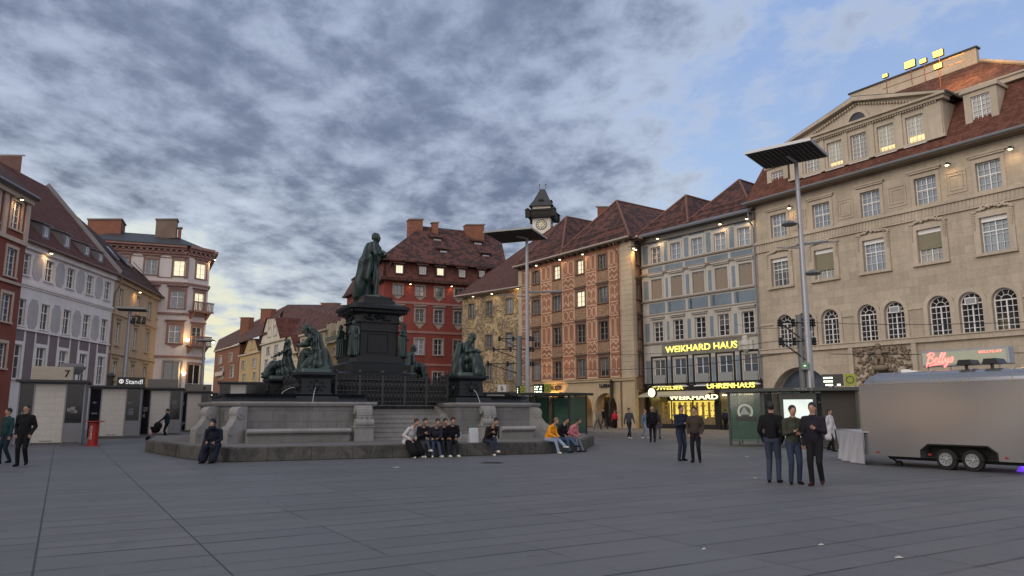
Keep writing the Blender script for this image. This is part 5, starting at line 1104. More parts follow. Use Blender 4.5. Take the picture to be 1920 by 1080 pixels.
for (x, y) in ((621, 608), (627, 606), (641, 602), (648, 598)):
    s_, z_ = hd.pt(x, y, .6); mb = MB(); w_ = .5; mb.slab([(s_ - w_, 0, Ed - .1), (s_ + w_, 0, Ed - .1), (s_ + w_, 0, z_ - 1.2), (s_, 0, z_), (s_ - w_, 0, z_ - 1.2)], (0, 1.6, 0)); dm = mb.build('pointed_dormer', plaster('cream_dormer', (.4, .35, .26)), hd.root); mb = MB(); mb.box(s_ - .22, s_ + .22, -.02, -.005, Ed + .6, z_ - 1.6); mb.build('pane', G_DARK, dm)
mb = MB(); mb.box(0, hd.len, -.35, -.25, Ed + .0, Ed + .6); mb.build('roof_railing', DARKM, hd.root)
# long roofs behind the street fronts
def long_roof(b, zE, pts_front, ridge, label_mat, inset=6):
    mb = MB(); f = [(s_, .0, zE) for s_ in pts_front]; r = [(b.pt(px, py, inset)[0], inset, b.pt(px, py, inset)[1]) for px, py in ridge]
    mb.slab([f[0], f[1]] + r[::-1], (0, 0, -.15)); return mb.build('roof', label_mat, b.root)
lr = MB(); 
def hitw(px, py, inset):
    s_, z_ = hb.pt(px, py, inset); return (s_, inset, z_)
tot = hb.L((hd.B.x, hd.B.y, 0)).x
for poly, mt in (([(hb.pt(402, 660)[0], -.3, E), (hb.pt(448, 650)[0], -.3, E), hitw(452, 590, 5), hitw(405, 640, 5)], TILE_D), ):
    pass
mb = MB(); mb.slab([(0, -.3, E), (hb.pt(500, 650)[0], -.3, E + .6), hitw(540, 571, 9), hitw(410, 637, 6)], (0, 0, -.2)); mb.build('roof', TILE_D, hb.root)
hw_ = hc; s0, s1 = hc.pt(520, 640)[0], hc.pt(700, 600)[0]
a = [(hc.pt(519, 600, 3)[0], 3, Ec + 1.0), (hc.pt(640, 620, 0)[0], -.2, Ec), (hc.pt(680, 610, 0)[0], -.2, Ec)]
r0 = hc.pt(539, 571, 8); r1 = hc.pt(640, 577, 8)
mb = MB(); mb.slab([(hc.pt(478, 640)[0], .5, Ec - .5), (s1, .5, Ec - .5), (r1[0] + 4, 8, r1[1]), (r0[0], 8, r0[1])], (0, 0, -.2)); mb.slab([(hc.pt(478, 640)[0], .5, Ec - .5), (r0[0], 8, r0[1]), (hc.pt(400, 640)[0], 10, Ec)], (0, 0, -.2)); mb.build('roof', TILE_P, hc.root)
chimney(hc, (602, 628, 569), 124, 3, BRICK); chimney(hb, (451, 467, 596), 150, 7.0, BRICK); chimney(hb, (489, 508, 580), 144, 6, BRICK)
s0 = hd.pt(600, 600)[0]; mb = MB(); mb.slab([(0, .3, Ed), (hd.len + 2, .3, Ed), (hd.len + 2, 7, Ed + 5.0), (-1, 7, Ed + 4.0)], (0, 0, -.15)); mb.build('roof', TILE_D, hd.root)

# ================================================================== clock tower on the hill
T = atY(1018, 436, 250); TB = 34
hill = MB(); random.seed(4)
prof = []
nx, ny = 40, 16; hv = []; hf = []
for j in range(ny + 1):
    for i in range(nx + 1):
        x = T.x - 120 + 240 * i / nx; y = T.y - 60 + 200 * j / ny; r = math.hypot((x - T.x) / 105, (y - T.y - 30) / 85)
        h = max(0, 1 - r) ** .6 * 42 if r < 1 else 0; h = min(h, TB + 2) + mnoise.noise(Vector((x * .06, y * .06, 0))) * 2 * (r < .95); hv.append((x, y, h - .5))
for j in range(ny):
    for i in range(nx): q = j * (nx + 1) + i; hf.append((q, q + 1, q + nx + 2, q + nx + 1))
hill.add(hv, hf); tag(hill.build('hill', plaster('wooded_hill', (.035, .045, .025), .4), smooth=True), kind='structure')
ct = empty('clock_tower', (T.x, T.y, TB), R(-12), 'old clock tower with wooden gallery and steep dark roof rising above the roofs', 'tower')
HW = 3.1; zt = atY(1018, 413, 250).z - TB; z_g = atY(1018, 392, 250).z - TB; zr1 = atY(1018, 355, 250).z - TB
mb = MB(); mb.box(-HW, HW, -HW, HW, -4, z_g + .6); mb.build('tower_shaft', plaster('tower_render', (.62, .58, .52), .1, .15), ct)
mb = MB(); WD = plain('dark_gallery_wood', (.022, .020, .020), .8); G5 = HW + 1.35
mb.prism([(-G5, -G5), (G5, -G5), (G5, G5), (-G5, G5)], zt, zt + 1.0, [(-G5 - .3, -G5 - .3), (G5 + .3, -G5 - .3), (G5 + .3, G5 + .3), (-G5 - .3, G5 + .3)]); mb.box(-G5 - .3, G5 + .3, -G5 - .3, G5 + .3, zt + 1.0, zt + 2.3)
mb.prism([(-G5 - .6, -G5 - .6), (G5 + .6, -G5 - .6), (G5 + .6, G5 + .6), (-G5 - .6, G5 + .6)], zt + 2.3, zt + 3.4, [(-HW, -HW), (HW, -HW), (HW, HW), (-HW, HW)])
for sx in (-1, 1):
    for sy in (-1, 1):
        mb.box(sx * G5 - .8, sx * G5 + .8, sy * G5 - .8, sy * G5 + .8, zt + .1, zt + 2.6); mb.prism([(sx * G5 - 1, sy * G5 - 1), (sx * G5 + 1, sy * G5 - 1), (sx * G5 + 1, sy * G5 + 1), (sx * G5 - 1, sy * G5 + 1)], zt + 2.6, zt + 3.4, [(sx * G5 - .2, sy * G5 - .2), (sx * G5 + .2, sy * G5 - .2), (sx * G5 + .2, sy * G5 + .2), (sx * G5 - .2, sy * G5 + .2)])
mb.build('wooden_gallery', WD, ct)
mb = MB(); q = HW + 1.1; e2 = z_g + .2
def sq(a, b=None): b = b or a; return [(-a, -b), (a, -b), (a, b), (-a, b)]
mb.prism(sq(q), e2, e2 + (zr1 - e2) * .3, sq(q * .68)); mb.prism(sq(q * .68), e2 + (zr1 - e2) * .3, zr1, sq(.85, .25)); rf = mb.build('tower_roof', DARKROOF, ct)
mb = MB()
for x in (-1.1, 1.1): mb.cyl((x, 0, zr1), (x, 0, zr1 + 1.7), .08, n=5); mb.ball((x, 0, zr1 + 1.7), .22, 6, 4)
mb.build('finials', DARKM, rf)
for (ax, ry) in ((0, 0), (1, 90), (3, -90)):
    Mq = Matrix.Rotation(R(ry), 4, 'Z'); mb = MB(); mb.box(-.7, .7, -q + .9, -q + 2.5, e2 + .5, e2 + 2.0); mb.prism([(-.9, -q + .7), (.9, -q + .7), (.9, -q + 3), (-.9, -q + 3)], e2 + 2.0, e2 + 2.9, [(-.1, -q + .9), (.1, -q + .9), (.1, -q + 3), (-.1, -q + 3)]); mb.build('roof_turret', WD, ct, Mq)
    zcl = zt - 2.3; mb = MB(); mb.cyl((0, -HW - .12, zcl), (0, -HW - .05, zcl), 1.9, n=28); dl = mb.build('clock_dial', plain('white_dial', (.6, .58, .52)), ct, Mq)
    mb = MB(); mb.arch(0, 1.65, 1.85, -HW - .17, -HW - .13, zcl, 0, 2 * math.pi, 28); mb.arch(0, .95, 1.05, -HW - .17, -HW - .13, zcl, 0, 2 * math.pi, 24)
    for h in range(12): t = R(30 * h); mb.cyl((1.15 * math.sin(t), -HW - .15, zcl + 1.15 * math.cos(t)), (1.6 * math.sin(t), -HW - .15, zcl + 1.6 * math.cos(t)), .1, n=4)
    mb.build('dial_numerals', DARKM, dl); mb = MB(); mb.cyl((0, -HW - .2, zcl), (.3, -HW - .2, zcl - 1.3), .14, n=4); mb.cyl((0, -HW - .2, zcl), (1.1, -HW - .2, zcl + 1.2), .12, n=4); mb.build('clock_hands', plain('gold_hands', (.5, .35, .1), .4, .6), dl)
    mb = MB()
    for q_ in (-1, 0, 1): mb.box(-.35 + q_ * .26, -.35 + q_ * .26 + .24, -HW - .3, -HW - .2, zcl - 9, zcl - 3.2)
    mb.mi = 0; mb.build('hanging_flag', [plain('flag_red_white', (.5, .16, .16))], ct, Mq)
# ------------------------------------------------------------------ organic bodies: capsules and ellipsoids fused into one skin
def fuse(name, prims, mats, parent=None, voxel=.02, smooth=3, fold=0, ffreq=9, seed=0, extra=None, Mx=None, loc=None, rz=0, foldmask=None):
    # prims: ('c', p0, r0, p1, r1, mat) tapered capsule, ('e', centre, radii, mat[, rot]) ellipsoid, ('m', MB, mat) a closed mesh
    mb = MB()
    for p in prims:
        if p[0] == 'c':
            a, b = Vector(p[1]), Vector(p[3]); mb.cyl(a, b, p[2], p[4], 12); mb.ball(a, p[2] * 1.0, 12, 8); mb.ball(b, p[4] * 1.0, 12, 8)
        elif p[0] == 'e': mb.ball(p[1], p[2], 14, 10, p[4] if len(p) > 4 else None)
        else: mb.v_off = len(mb.v); mb.add(p[1].v, p[1].f)
    me = bpy.data.meshes.new('t'); me.from_pydata(mb.v, [], mb.f); o = bpy.data.objects.new('t', me); COL.objects.link(o)
    m = o.modifiers.new('r', 'REMESH'); m.mode = 'VOXEL'; m.voxel_size = voxel
    if smooth: s_ = o.modifiers.new('s', 'SMOOTH'); s_.iterations = smooth; s_.factor = .5
    dg = bpy.context.evaluated_depsgraph_get(); dg.update(); nm = bpy.data.meshes.new_from_object(o.evaluated_get(dg)); bpy.data.objects.remove(o); bpy.data.meshes.remove(me)
    nm.name = name; nv = len(nm.vertices); co = np.empty(nv * 3, np.float32); nm.vertices.foreach_get('co', co); co = co.reshape(-1, 3)
    best = None; lab = np.zeros(nv, int); bd = np.full(nv, 1e9)
    for p in prims:
        if p[0] == 'c':
            a, b = np.array(p[1], float), np.array(p[3], float); ab = b - a; t = np.clip(((co - a) @ ab) / max(ab @ ab, 1e-9), 0, 1); d = np.linalg.norm(co - (a + t[:, None] * ab), axis=1) - (p[2] + t * (p[4] - p[2])); q = p[5]
        elif p[0] == 'e':
            r = np.array(p[2] if not isinstance(p[2], (int, float)) else (p[2],) * 3, float); v = co - np.array(p[1], float)
            if len(p) > 4 and p[4] is not None: v = v @ np.array(p[4])
            d = (np.linalg.norm(v / r, axis=1) - 1) * r.min(); q = p[3]
        else: d = np.full(nv, .04); q = p[2]
        w_ = d < bd; bd[w_] = d[w_]; lab[w_] = q
    if fold:
        no = np.empty(nv * 3, np.float32); nm.vertices.foreach_get('normal', no); no = no.reshape(-1, 3)
        fl = fold * (lab == (foldmask if foldmask is not None else 0)); ang = np.arctan2(co[:, 1], co[:, 0]); h = co[:, 2]
        wv = np.sin(ffreq * ang + 1.7 * np.sin(h * 2.2 + seed) + 2.2 * np.sin(co[:, 0] * 2 + seed * 2)) * .6 + np.sin(co[:, 0] * ffreq * 1.3 + co[:, 1] * ffreq + h * 3 + 2 * np.sin(h * 3.1 + seed)) * .45
        wv = np.sign(wv) * np.abs(wv) ** .8; co = co + no * (wv * fl)[:, None]; nm.vertices.foreach_set('co', co.astype(np.float32).ravel())
    for x in mats: nm.materials.append(x)
    npol = len(nm.polygons)
    if len(mats) > 1:
        ls = np.empty(npol, np.int32); nm.polygons.foreach_get('loop_start', ls); vi = np.empty(len(nm.loops), np.int32); nm.loops.foreach_get('vertex_index', vi); nm.polygons.foreach_set('material_index', lab[vi[ls]].astype(np.int32))
    nm.polygons.foreach_set('use_smooth', [True] * npol)
    if extra is not None and extra.v:
        bm = bmesh.new(); bm.from_mesh(nm); vs = [bm.verts.new(p) for p in extra.v]
        for f, mi in zip(extra.f, extra.m):
            try: ff = bm.faces.new([vs[i] for i in f]); ff.material_index = mi; ff.smooth = True
            except ValueError: pass
        bm.to_mesh(nm); bm.free()
    nm.update(); ob_ = bpy.data.objects.new(name, nm); COL.objects.link(ob_)
    if parent: ob_.parent = parent
    if Mx is not None: ob_.matrix_local = Mx
    if loc: ob_.location = loc; ob_.rotation_euler = (0, 0, rz)
    return ob_
def ik(a, t, l1, l2, hint):
    a = Vector(a); t = Vector(t); d = t - a; D = min(d.length, (l1 + l2) * .995); u = d.normalized(); x = (l1 * l1 - l2 * l2 + D * D) / (2 * D); h = math.sqrt(max(l1 * l1 - x * x, 0))
    hv = Vector(hint); hv = (hv - u * hv.dot(u)); hv = hv.normalized() if hv.length > 1e-6 else Vector((0, 0, 1)); return a + u * x + hv * h, a + u * D
def body(pelvis, chest, neck, head, hands, feet, k=1.0, toes=None, hair=1, fem=False, coat=0, elb=None, knee=None, hood=False, faced=(0, -1, 0), wide=1.0, hairlong=False, bag=None):
    # facing -y; materials 0 top, 1 trousers, 2 skin, 3 shoes, 4 hair
    V_ = Vector; P = V_(pelvis); C_ = V_(chest); Nk = V_(neck); H = V_(head); pr = []; ex = MB(); fx = V_(faced).normalized(); W = wide
    sh = .185 * k * (.9 if fem else 1) * W; up = (Nk - P).normalized(); side = V_((1, 0, 0)); fw = side.cross(up)
    pr += [('e', P + up * .0, (.16 * k * W, .12 * k, .11 * k), 1), ('e', P + up * .10 * k, (.168 * k * W, .128 * k, .14 * k), 0), ('e', C_, (.182 * k * W, .132 * k, .19 * k), 0), ('c', C_ + side * -sh * .7 + up * .15 * k, .07 * k, C_ + side * sh * .7 + up * .15 * k, .07 * k, 0), ('c', P + up * .10 * k, .145 * k * W, C_, .145 * k * W, 0), ('c', C_ + up * .17 * k, .095 * k, C_ + up * .215 * k, .066 * k, 0)]
    pr += [('c', C_ + up * .16 * k, .06 * k, H - up * .06 * k, .052 * k, 2)]
    pr += [('e', H, (.074 * k, .092 * k, .112 * k), 2), ('e', H + fx * .03 * k - up * .05 * k, (.055 * k, .058 * k, .06 * k), 2)]
    rt = fx.cross(V_((0, 0, 1))).normalized()
    ex.mi = 2; ex.ball(H + fx * .098 * k - V_((0, 0, .015 * k)), (.013 * k, .018 * k, .022 * k), 6, 5)
    for sg in (-1, 1): ex.mi = 2; ex.ball(H + rt * sg * .074 * k, (.012 * k, .02 * k, .03 * k), 6, 4); ex.mi = 4; ex.ball(H + rt * sg * .03 * k + fx * .086 * k + V_((0, 0, .012 * k)), .009 * k, 6, 4)
    ex.mi = 3; ex.ball(H + fx * .088 * k - V_((0, 0, .052 * k)), (.02 * k, .006 * k, .005 * k), 6, 4)
    if hair: pr += [('e', H - fx * .026 * k + V_((0, 0, .038 * k)), (.090 * k, .100 * k, .102 * k), 4)]
    if hairlong: pr += [('e', H - fx * .06 * k - V_((0, 0, .08 * k)), (.085 * k, .055 * k, .16 * k), 4)]
    if hood: pr += [('e', H - fx * .05 + V_((0, 0, .02)), (.105 * k, .11 * k, .135 * k), 0), ('e', H - V_((0, 0, .13 * k)), (.13 * k, .11 * k, .09 * k), 0)]
    el = []
    for i, sg in enumerate((-1, 1)):
        s0 = C_ + side * sg * sh + up * .145 * k; hint = (elb[i] if elb else (sg * .5, .6, -.6)); e_, w_ = ik(s0, hands[i], .285 * k, .255 * k, hint)
        pr += [('c', s0, .070 * k, e_, .057 * k, 0), ('c', e_, .055 * k, w_, .042 * k, 0)]
        d = (w_ - e_).normalized(); pr += [('e', w_ + d * .045 * k, (.034 * k, .03 * k, .038 * k), 2)]
        a_ = d.orthogonal().normalized(); b_ = d.cross(a_); ex.mi = 2
        for q in range(4):
            o_ = w_ + d * .06 * k + a_ * (q - 1.5) * .018 * k; m_ = o_ + d * (.04 + .004 * (q in (1, 2))) * k - b_ * .008 * k; ex.cyl(o_, m_, .009 * k, .008 * k, 5); ex.cyl(m_, m_ + (d * .6 - b_ * .7).normalized() * .03 * k, .008 * k, .006 * k, 5)
        ex.cyl(w_ + d * .02 * k + a_ * .028 * k, w_ + d * .055 * k + a_ * .055 * k - b_ * .02 * k, .011 * k, .008 * k, 5)
    for i, sg in enumerate((-1, 1)):
        h0 = P + V_((sg * .088 * k * W, 0, -.02 * k)); hint = knee[i] if knee else (0, -1, .2); kn, an = ik(h0, V_(feet[i]) + V_((0, 0, .085 * k)), .43 * k, .42 * k, hint)
        pr += [('c', h0, .092 * k * W, kn, .068 * k, 1), ('c', kn, .067 * k, an, .054 * k, 1)]
        td = V_(toes[i]).normalized() if toes else V_((sg * .2, -1, 0)).normalized(); pr += [('c', an + V_((0, 0, -.045 * k)) - td * .03 * k, .042 * k, an + td * .15 * k + V_((0, 0, -.055 * k)), .034 * k, 3)]
        if coat: pr += [('c', h0, .10 * k, h0.lerp(kn, min(coat, 1)), .095 * k, 0)]
    return pr, ex
def stand(h=1.75, arms='down', walk=0, lean=0, spread=.1, phone=False, lx=0, **kw):
    k_ = h / 1.75; P = (0, 0, .93 * k_); C_ = (0, -.02 - lean * .4, 1.25 * k_); Nk = (0, -.03 - lean * .6, 1.45 * k_); H = (lx, -.05 - lean * .8, 1.625 * k_)
    if walk: feet = [(-.09, -.32 * walk, 0), (.09, .30 * walk, .03)]
    else: feet = [(-spread, -.02, 0), (spread, .04, 0)]
    hd = {'down': [(-.26, -.05 + .15 * walk, .80 * k_), (.26, -.05 - .22 * walk, .82 * k_)], 'phone': [(-.06, -.30, 1.17 * k_), (.07, -.30, 1.12 * k_)], 'pocket': [(-.2, -.08, .90 * k_), (.2, -.08, .90 * k_)], 'push': [(-.16, -.42, 1.0 * k_), (.16, -.42, 1.0 * k_)], 'one': [(-.24, -.02, .8 * k_), (.1, -.28, 1.2 * k_)]}[arms]
    return body(P, C_, Nk, H, hd, feet, k_, **kw)
def sit(h=1.72, seat=.44, arms='lap', lean=.12, cross=0, fx=0, legs=None, look=-.15, **kw):
    k_ = h / 1.75; z = seat + .10; P = (0, .16, z); C_ = (fx * .5, .12 - lean * .8, z + .33 * k_); Nk = (fx, .06 - lean * 1.3, z + .52 * k_); H = (fx, .0 - lean * 1.7, z + .68 * k_)
    feet = legs or [(-.14, -.36, 0), (.14, -.40, 0)]
    if cross: feet = [(-.05, -.36, 0), (.02, -.60, .22)]
    hd = {'lap': [(-.14, -.18, seat + .2), (.12, -.2, seat + .2)], 'phone': [(-.05, -.30, seat + .38), (.06, -.30, seat + .36)], 'knee': [(-.16, -.3, seat + .2), (.05, -.32, seat + .2)], 'side': [(-.35, .1, seat + .1), (.12, -.2, seat + .2)]}[arms]
    return body(P, C_, Nk, H, hd, feet, k_, faced=(0, -1, look * 3), **kw)

# ------------------------------------------------------------------ fountain and monument
FC = Vector((-6.45, 34.0, 0)); FA = R(27.5); FM = (Matrix.Translation(FC) @ Matrix.Rotation(FA, 4, 'Z')); FI = FM.inverted()
def LX(px, y=-4.5):         # place along the basin front for an image column
    a = FM @ Vector((0, y, 0)); u = FM.to_3x3() @ Vector((1, 0, 0)); r = (px - 960) / (FPX / cp_) * 1.0; return (r * a.y - a.x) / (u.x - r * u.y)
SG = blocks('grey_fountain_stone', (.165, .165, .172), .95, .40, .014, .25, .7, .35); SGT = plaster('grey_stone_trim', (.25, .25, .255), .25, .65, grain=2.5); DKS = plaster('dark_monument_stone', (.013, .016, .021), .35, .4, rough=.45, bump=.4); PLS = None
def worn():
    a = MT('worn_platform_stone'); n = a.noise(1.1, 8, .7, dist=.8); n2 = a.noise(5, 8, .75); f = a.ramp(n, [(.44, (0, 0, 0)), (.56, (1, 1, 1))])
    b = a.mix(f, (.028, .029, .030), (.080, .078, .074)); b = a.mix(.3, b, a.ramp(n2, [(.35, (.015, .015, .018)), (.7, (.15, .145, .135))]))
    sep = a.n('ShaderNodeSeparateXYZ'); a.l(a.tc.outputs['Object'], sep.inputs[0]); fr = a.math('FRACT', a.math('DIVIDE', a.math('ADD', sep.outputs[0], a.math('MULTIPLY', sep.outputs[1], .3)), 1.35)); b = a.mix(a.math('MULTIPLY', a.math('LESS_THAN', fr, .014), .9), b, (.012, .012, .012))
    a.col(b); a.setp(Roughness=.85); a.bump(n2, .5, .03); return a.m
WORN = worn()
ft = empty('fountain', FC, FA, 'grey stone fountain with basins, front steps and railings around the dark monument plinth', 'fountain')
pl = [G(272, 847), G(350, 861), G(430, 867), G(1020, 851), G(1095, 845), Vector((3.9, 36, 0)), Vector((1.5, 43, 0)), Vector((-9, 46, 0)), Vector((-14.5, 41, 0)), Vector((-16.4, 34.5, 0))]
pll = [FI @ p for p in pl]; ZP = .44
mb = MB(); mb.prism([(p.x, p.y) for p in pll], 0, ZP); mb.build('platform', WORN, ft, bevel=.03)
mb = MB(); mb.prism([(p.x * .985 - .0, p.y * .985) for p in pll], ZP + .002, ZP + .02); mb.build('platform_paving', blocks('platform_top_stone', (.155, .150, .145), 1.2, .9, .02, .2), ft)
xL, xA, xB, xR = LX(452), LX(698), LX(858), LX(992); xC = LX(911)
Z1 = 1.93
def basin(poly, name):
    mb = MB(); mb.prism(poly, ZP, Z1 - .17); o = mb.build(name, SG, ft); c = MB(); cx_ = sum(p[0] for p in poly) / len(poly); cy_ = sum(p[1] for p in poly) / len(poly)
    def gr(q): 
        out = []
        n = len(poly)
        for i in range(n):
            p0, p1, p2 = Vector(poly[i-1]), Vector(poly[i]), Vector(poly[(i+1) % n]); d1 = (p1 - p0).normalized(); d2 = (p2 - p1).normalized(); n1_ = Vector((d1.y, -d1.x)); n2_ = Vector((d2.y, -d2.x)); b_ = (n1_ + n2_).normalized(); out.append(tuple(p1 + b_ * q / max(b_.dot(n1_), .3)))
        return out
    c.prism(gr(.08), Z1 - .17, Z1 - .08, gr(.15)); c.prism(gr(.15), Z1 - .08, Z1); c.build('basin_coping', SGT, o, bevel=.015)
    c = MB(); c.prism(gr(.07), ZP, ZP + .16); c.prism(gr(.07), ZP + .16, ZP + .2, gr(0.01)); c.build('basin_plinth', SGT, o)
    return o, gr
bl_, grL = basin([(xL, -4.5), (xA, -4.5), (xA, -2.0), (-2.2, -1.8), (-2.2, 1.8), (xL, 3.6), (xL - .75, 2.2), (xL - .75, -3.5)], 'left_basin')
br_, grR = basin([(xB, -4.5), (xR, -4.5), (xR + 1.2, -3.1), (xR + 1.2, 2.2), (xR, 3.6), (2.2, 1.8), (2.2, -1.8), (xB, -2.0)], 'right_basin')
# rounded lower troughs, scroll consoles and volutes
def trough(x0, x1, par):
    mb = MB(); pr_ = [(-4.5, ZP), (-4.95, ZP), (-5.02, ZP + .26), (-5.1, ZP + .33), (-5.22, ZP + .36), (-5.25, ZP + .43), (-5.2, ZP + .5), (-5.05, ZP + .52), (-4.95, ZP + .5), (-4.5, ZP + .5)]
    P0 = [(x0, y, z) for y, z in pr_]; mb.slab(P0[::-1], (x1 - x0, 0, 0)); mb.build('trough', SGT, par, bevel=.01)
trough(xL + .15, xA - 1.0, bl_); trough(xC + .45, xR - .05, br_)
def console(x, y, par, s=.38, ang=0):
    Mx = Matrix.Translation((x, y, 0)) @ Matrix.Rotation(ang, 4, 'Z'); mb = MB(); mb.box(-s, s, -.42, .1, ZP, ZP + .52); mb.box(-s - .04, s + .04, -.46, .1, ZP + .52, ZP + .58)
    for i in range(9):
        t = i / 8; mb.cyl((-s * .8, -.1 - .22 * math.sin(t * 2.6) , ZP + .62 + t * .62), (s * .8, -.1 - .22 * math.sin(t * 2.6), ZP + .62 + t * .62), .12, n=10)
    mb.cyl((-s * .95, -.36, ZP + .7), (s * .95, -.36, ZP + .7), .16, n=14); mb.cyl((-s * .9, -.16, ZP + 1.18), (s * .9, -.16, ZP + 1.18), .17, n=14)
    for q in (-.5, 0, .5): mb.cyl((s * q, -.45, ZP + .78), (s * q, -.28, ZP + 1.25), .045, .06, 6)
    mb.build('scroll_console', SGT, par, Mx, bevel=.01)
console(xA - .42, -4.5, bl_); console(xC, -4.5, br_, .36)
def volute(x, y, par, ang, fl=1):
    Mx = Matrix.Translation((x, y, 0)) @ Matrix.Rotation(ang, 4, 'Z'); mb = MB(); w_ = .16
    prof = [(0, ZP), (.9, ZP), (.9, ZP + .35), (.86, ZP + .5), (.72, ZP + .62), (.55, ZP + .85), (.5, ZP + 1.1), (.3, ZP + 1.3), (0, ZP + 1.32)]
    mb.slab([(a * fl, -w_, z) for a, z in prof], (0, 2 * w_, 0)); mb.cyl((.33 * fl, -w_ - .04, ZP + 1.08), (.33 * fl, w_ + .04, ZP + 1.08), .22, n=16); mb.cyl((.72 * fl, -w_ - .03, ZP + .45), (.72 * fl, w_ + .03, ZP + .45), .17, n=14); mb.cyl((.33 * fl, -w_ - .07, ZP + 1.08), (.33 * fl, w_ + .07, ZP + 1.08), .1, n=12); mb.build('volute', SGT, par, Mx)
volute(xL + .05, -4.45, bl_, R(0) + R(180 + 25), -1) if False else volute(xL + .12, -4.42, bl_, R(38), -1); volute(xL - .72, -3.5, bl_, R(28), -1); volute(xR + .1, -4.35, br_, R(-30), 1)
# steps in the middle
mb = MB(); n = 8
for q in range(n):
    z0 = ZP + q * (Z1 - .1 - ZP) / n; z1 = ZP + (q + 1) * (Z1 - .1 - ZP) / n; y0 = -4.5 + q * .30; mb.box(xA + .02, xB - .02 + (0), y0, -1.6, z0 + .003, z1 - .03); mb.box(xA + .02, xB - .02, y0 - .035, -1.6, z1 - .03, z1)
mb.build('steps', SGT, ft)
mb = MB(); mb.slab([(xB - .22, -4.75, ZP), (xB - .22, -4.75, ZP + .25), (xB - .22, -2.2, Z1 + .05), (xB - .22, -2.0, Z1 + .05), (xB - .22, -2.0, ZP)], (.3, 0, 0)); mb.build('step_cheek', SGT, ft)
# dark granite rim and terrace
def offp(P, q):
    out = []; n = len(P)
    for i in range(n):
        p0, p1, p2 = Vector(P[i-1]), Vector(P[i]), Vector(P[(i+1) % n]); d1 = (p1 - p0).normalized(); d2 = (p2 - p1).normalized(); n1_ = Vector((d1.y, -d1.x)); n2_ = Vector((d2.y, -d2.x)); b_ = (n1_ + n2_).normalized(); out.append(tuple(p1 + b_ * q / max(b_.dot(n1_), .3)))
    return out
for P_, x0_ in (([(xL + .2, -4.1), (xA - .1, -4.1), (xA - .1, -2.2), (-2.2, -2.2), (-2.2, 2.2), (xL + .2, 3.2), (xL - .5, 2.0), (xL - .5, -3.2)], 0), ([(xB + .15, -4.1), (xR - .1, -4.1), (xR + .85, -2.9), (xR + .85, 2.0), (xR - .1, 3.2), (2.2, 2.2), (2.2, -2.2), (xB + .15, -2.2)], 1)):
    mb = MB(); mb.prism(offp(P_, .06), Z1, Z1 + .1, P_); mb.prism(P_, Z1 + .1, Z1 + .2, offp(P_, -.12)); mb.prism(offp(P_, -.1), Z1 + .2, Z1 + .30, offp(P_, -.02)); mb.build('dark_rim', DKS, ft)
mb = MB(); cr = [(-2.4, -2.4), (2.4, -2.4), (2.4, 2.4), (-2.4, 2.4)]; mb.prism(cr, ZP, 2.2); mb.prism(offp(cr, -.35), 2.2, 3.0); mb.prism(offp(cr, -.3), 2.85, 3.0)
mb.build('monument_base', DKS, ft, bevel=.02)
def sq2(a, c=.0):
    return [(-a + c, -a), (a - c, -a), (a, -a + c), (a, a - c), (a - c, a), (-a + c, a), (-a, a - c), (-a, -a + c)] if c else [(-a, -a), (a, -a), (a, a), (-a, a)]
mb = MB(); c = .25
for a0_, a1_, z0, z1 in ((1.75, 1.75, 3.0, 3.2), (1.75, 1.62, 3.2, 3.28), (1.5, 1.5, 3.28, 3.62), (1.5, 1.38, 3.62, 3.7), (1.3, 1.28, 3.7, 3.98), (1.02, 1.0, 3.98, 5.5), (1.08, 1.08, 5.1, 5.16), (1.1, 1.1, 5.5, 5.56), (1.02, 1.02, 5.56, 5.88), (1.1, 1.2, 5.88, 5.98), (1.22, 1.38, 5.98, 6.1), (1.42, 1.42, 6.1, 6.24), (1.36, 1.05, 6.24, 6.36), (.86, .84, 6.36, 6.56), (.75, .75, 6.56, 6.72)): mb.prism(sq2(a0_, c * a0_ * .8), z0, z1, sq2(a1_, c * a1_ * .8))
for q in range(24):
    for sg in range(4):
        t = -1.15 + q * 2.3 / 23; Mr = Matrix.Rotation(sg * math.pi / 2, 3, 'Z'); p_ = Mr @ Vector((t, -1.27, 6.0)); mb.box(p_.x - .03, p_.x + .03, p_.y - .03, p_.y + .03, 5.94, 6.04)
plh = mb.build('monument_plinth', DKS, ft)
mb = MB(); random.seed(9)
for sg in range(4):
    Mr = Matrix.Rotation(sg * math.pi / 2, 3, 'Z')
    for q in range(14): p_ = Mr @ Vector((random.uniform(-.6, .6), -1.03, random.uniform(5.6, 5.84))); mb.ball(p_, (.1, .1, .07), 6, 4)
    for (x0, x1, z0, z1) in ((-.48, .48, 4.15, 4.2), (-.48, .48, 4.98, 5.03), (-.48, -.43, 4.2, 4.98), (.43, .48, 4.2, 4.98)): 
        a_ = Mr @ Vector((x0, -1.06, z0)); b_ = Mr @ Vector((x1, -1.0, z1)); mb.box(min(a_.x, b_.x), max(a_.x, b_.x), min(a_.y, b_.y), max(a_.y, b_.y), z0, z1)
mb.build('plinth_ornament', DKS, plh, smooth=False)
random.seed(3)
CORN = [(-3.3, -3.3), (3.3, -3.3), (3.3, 3.6), (-3.3, 3.6)]
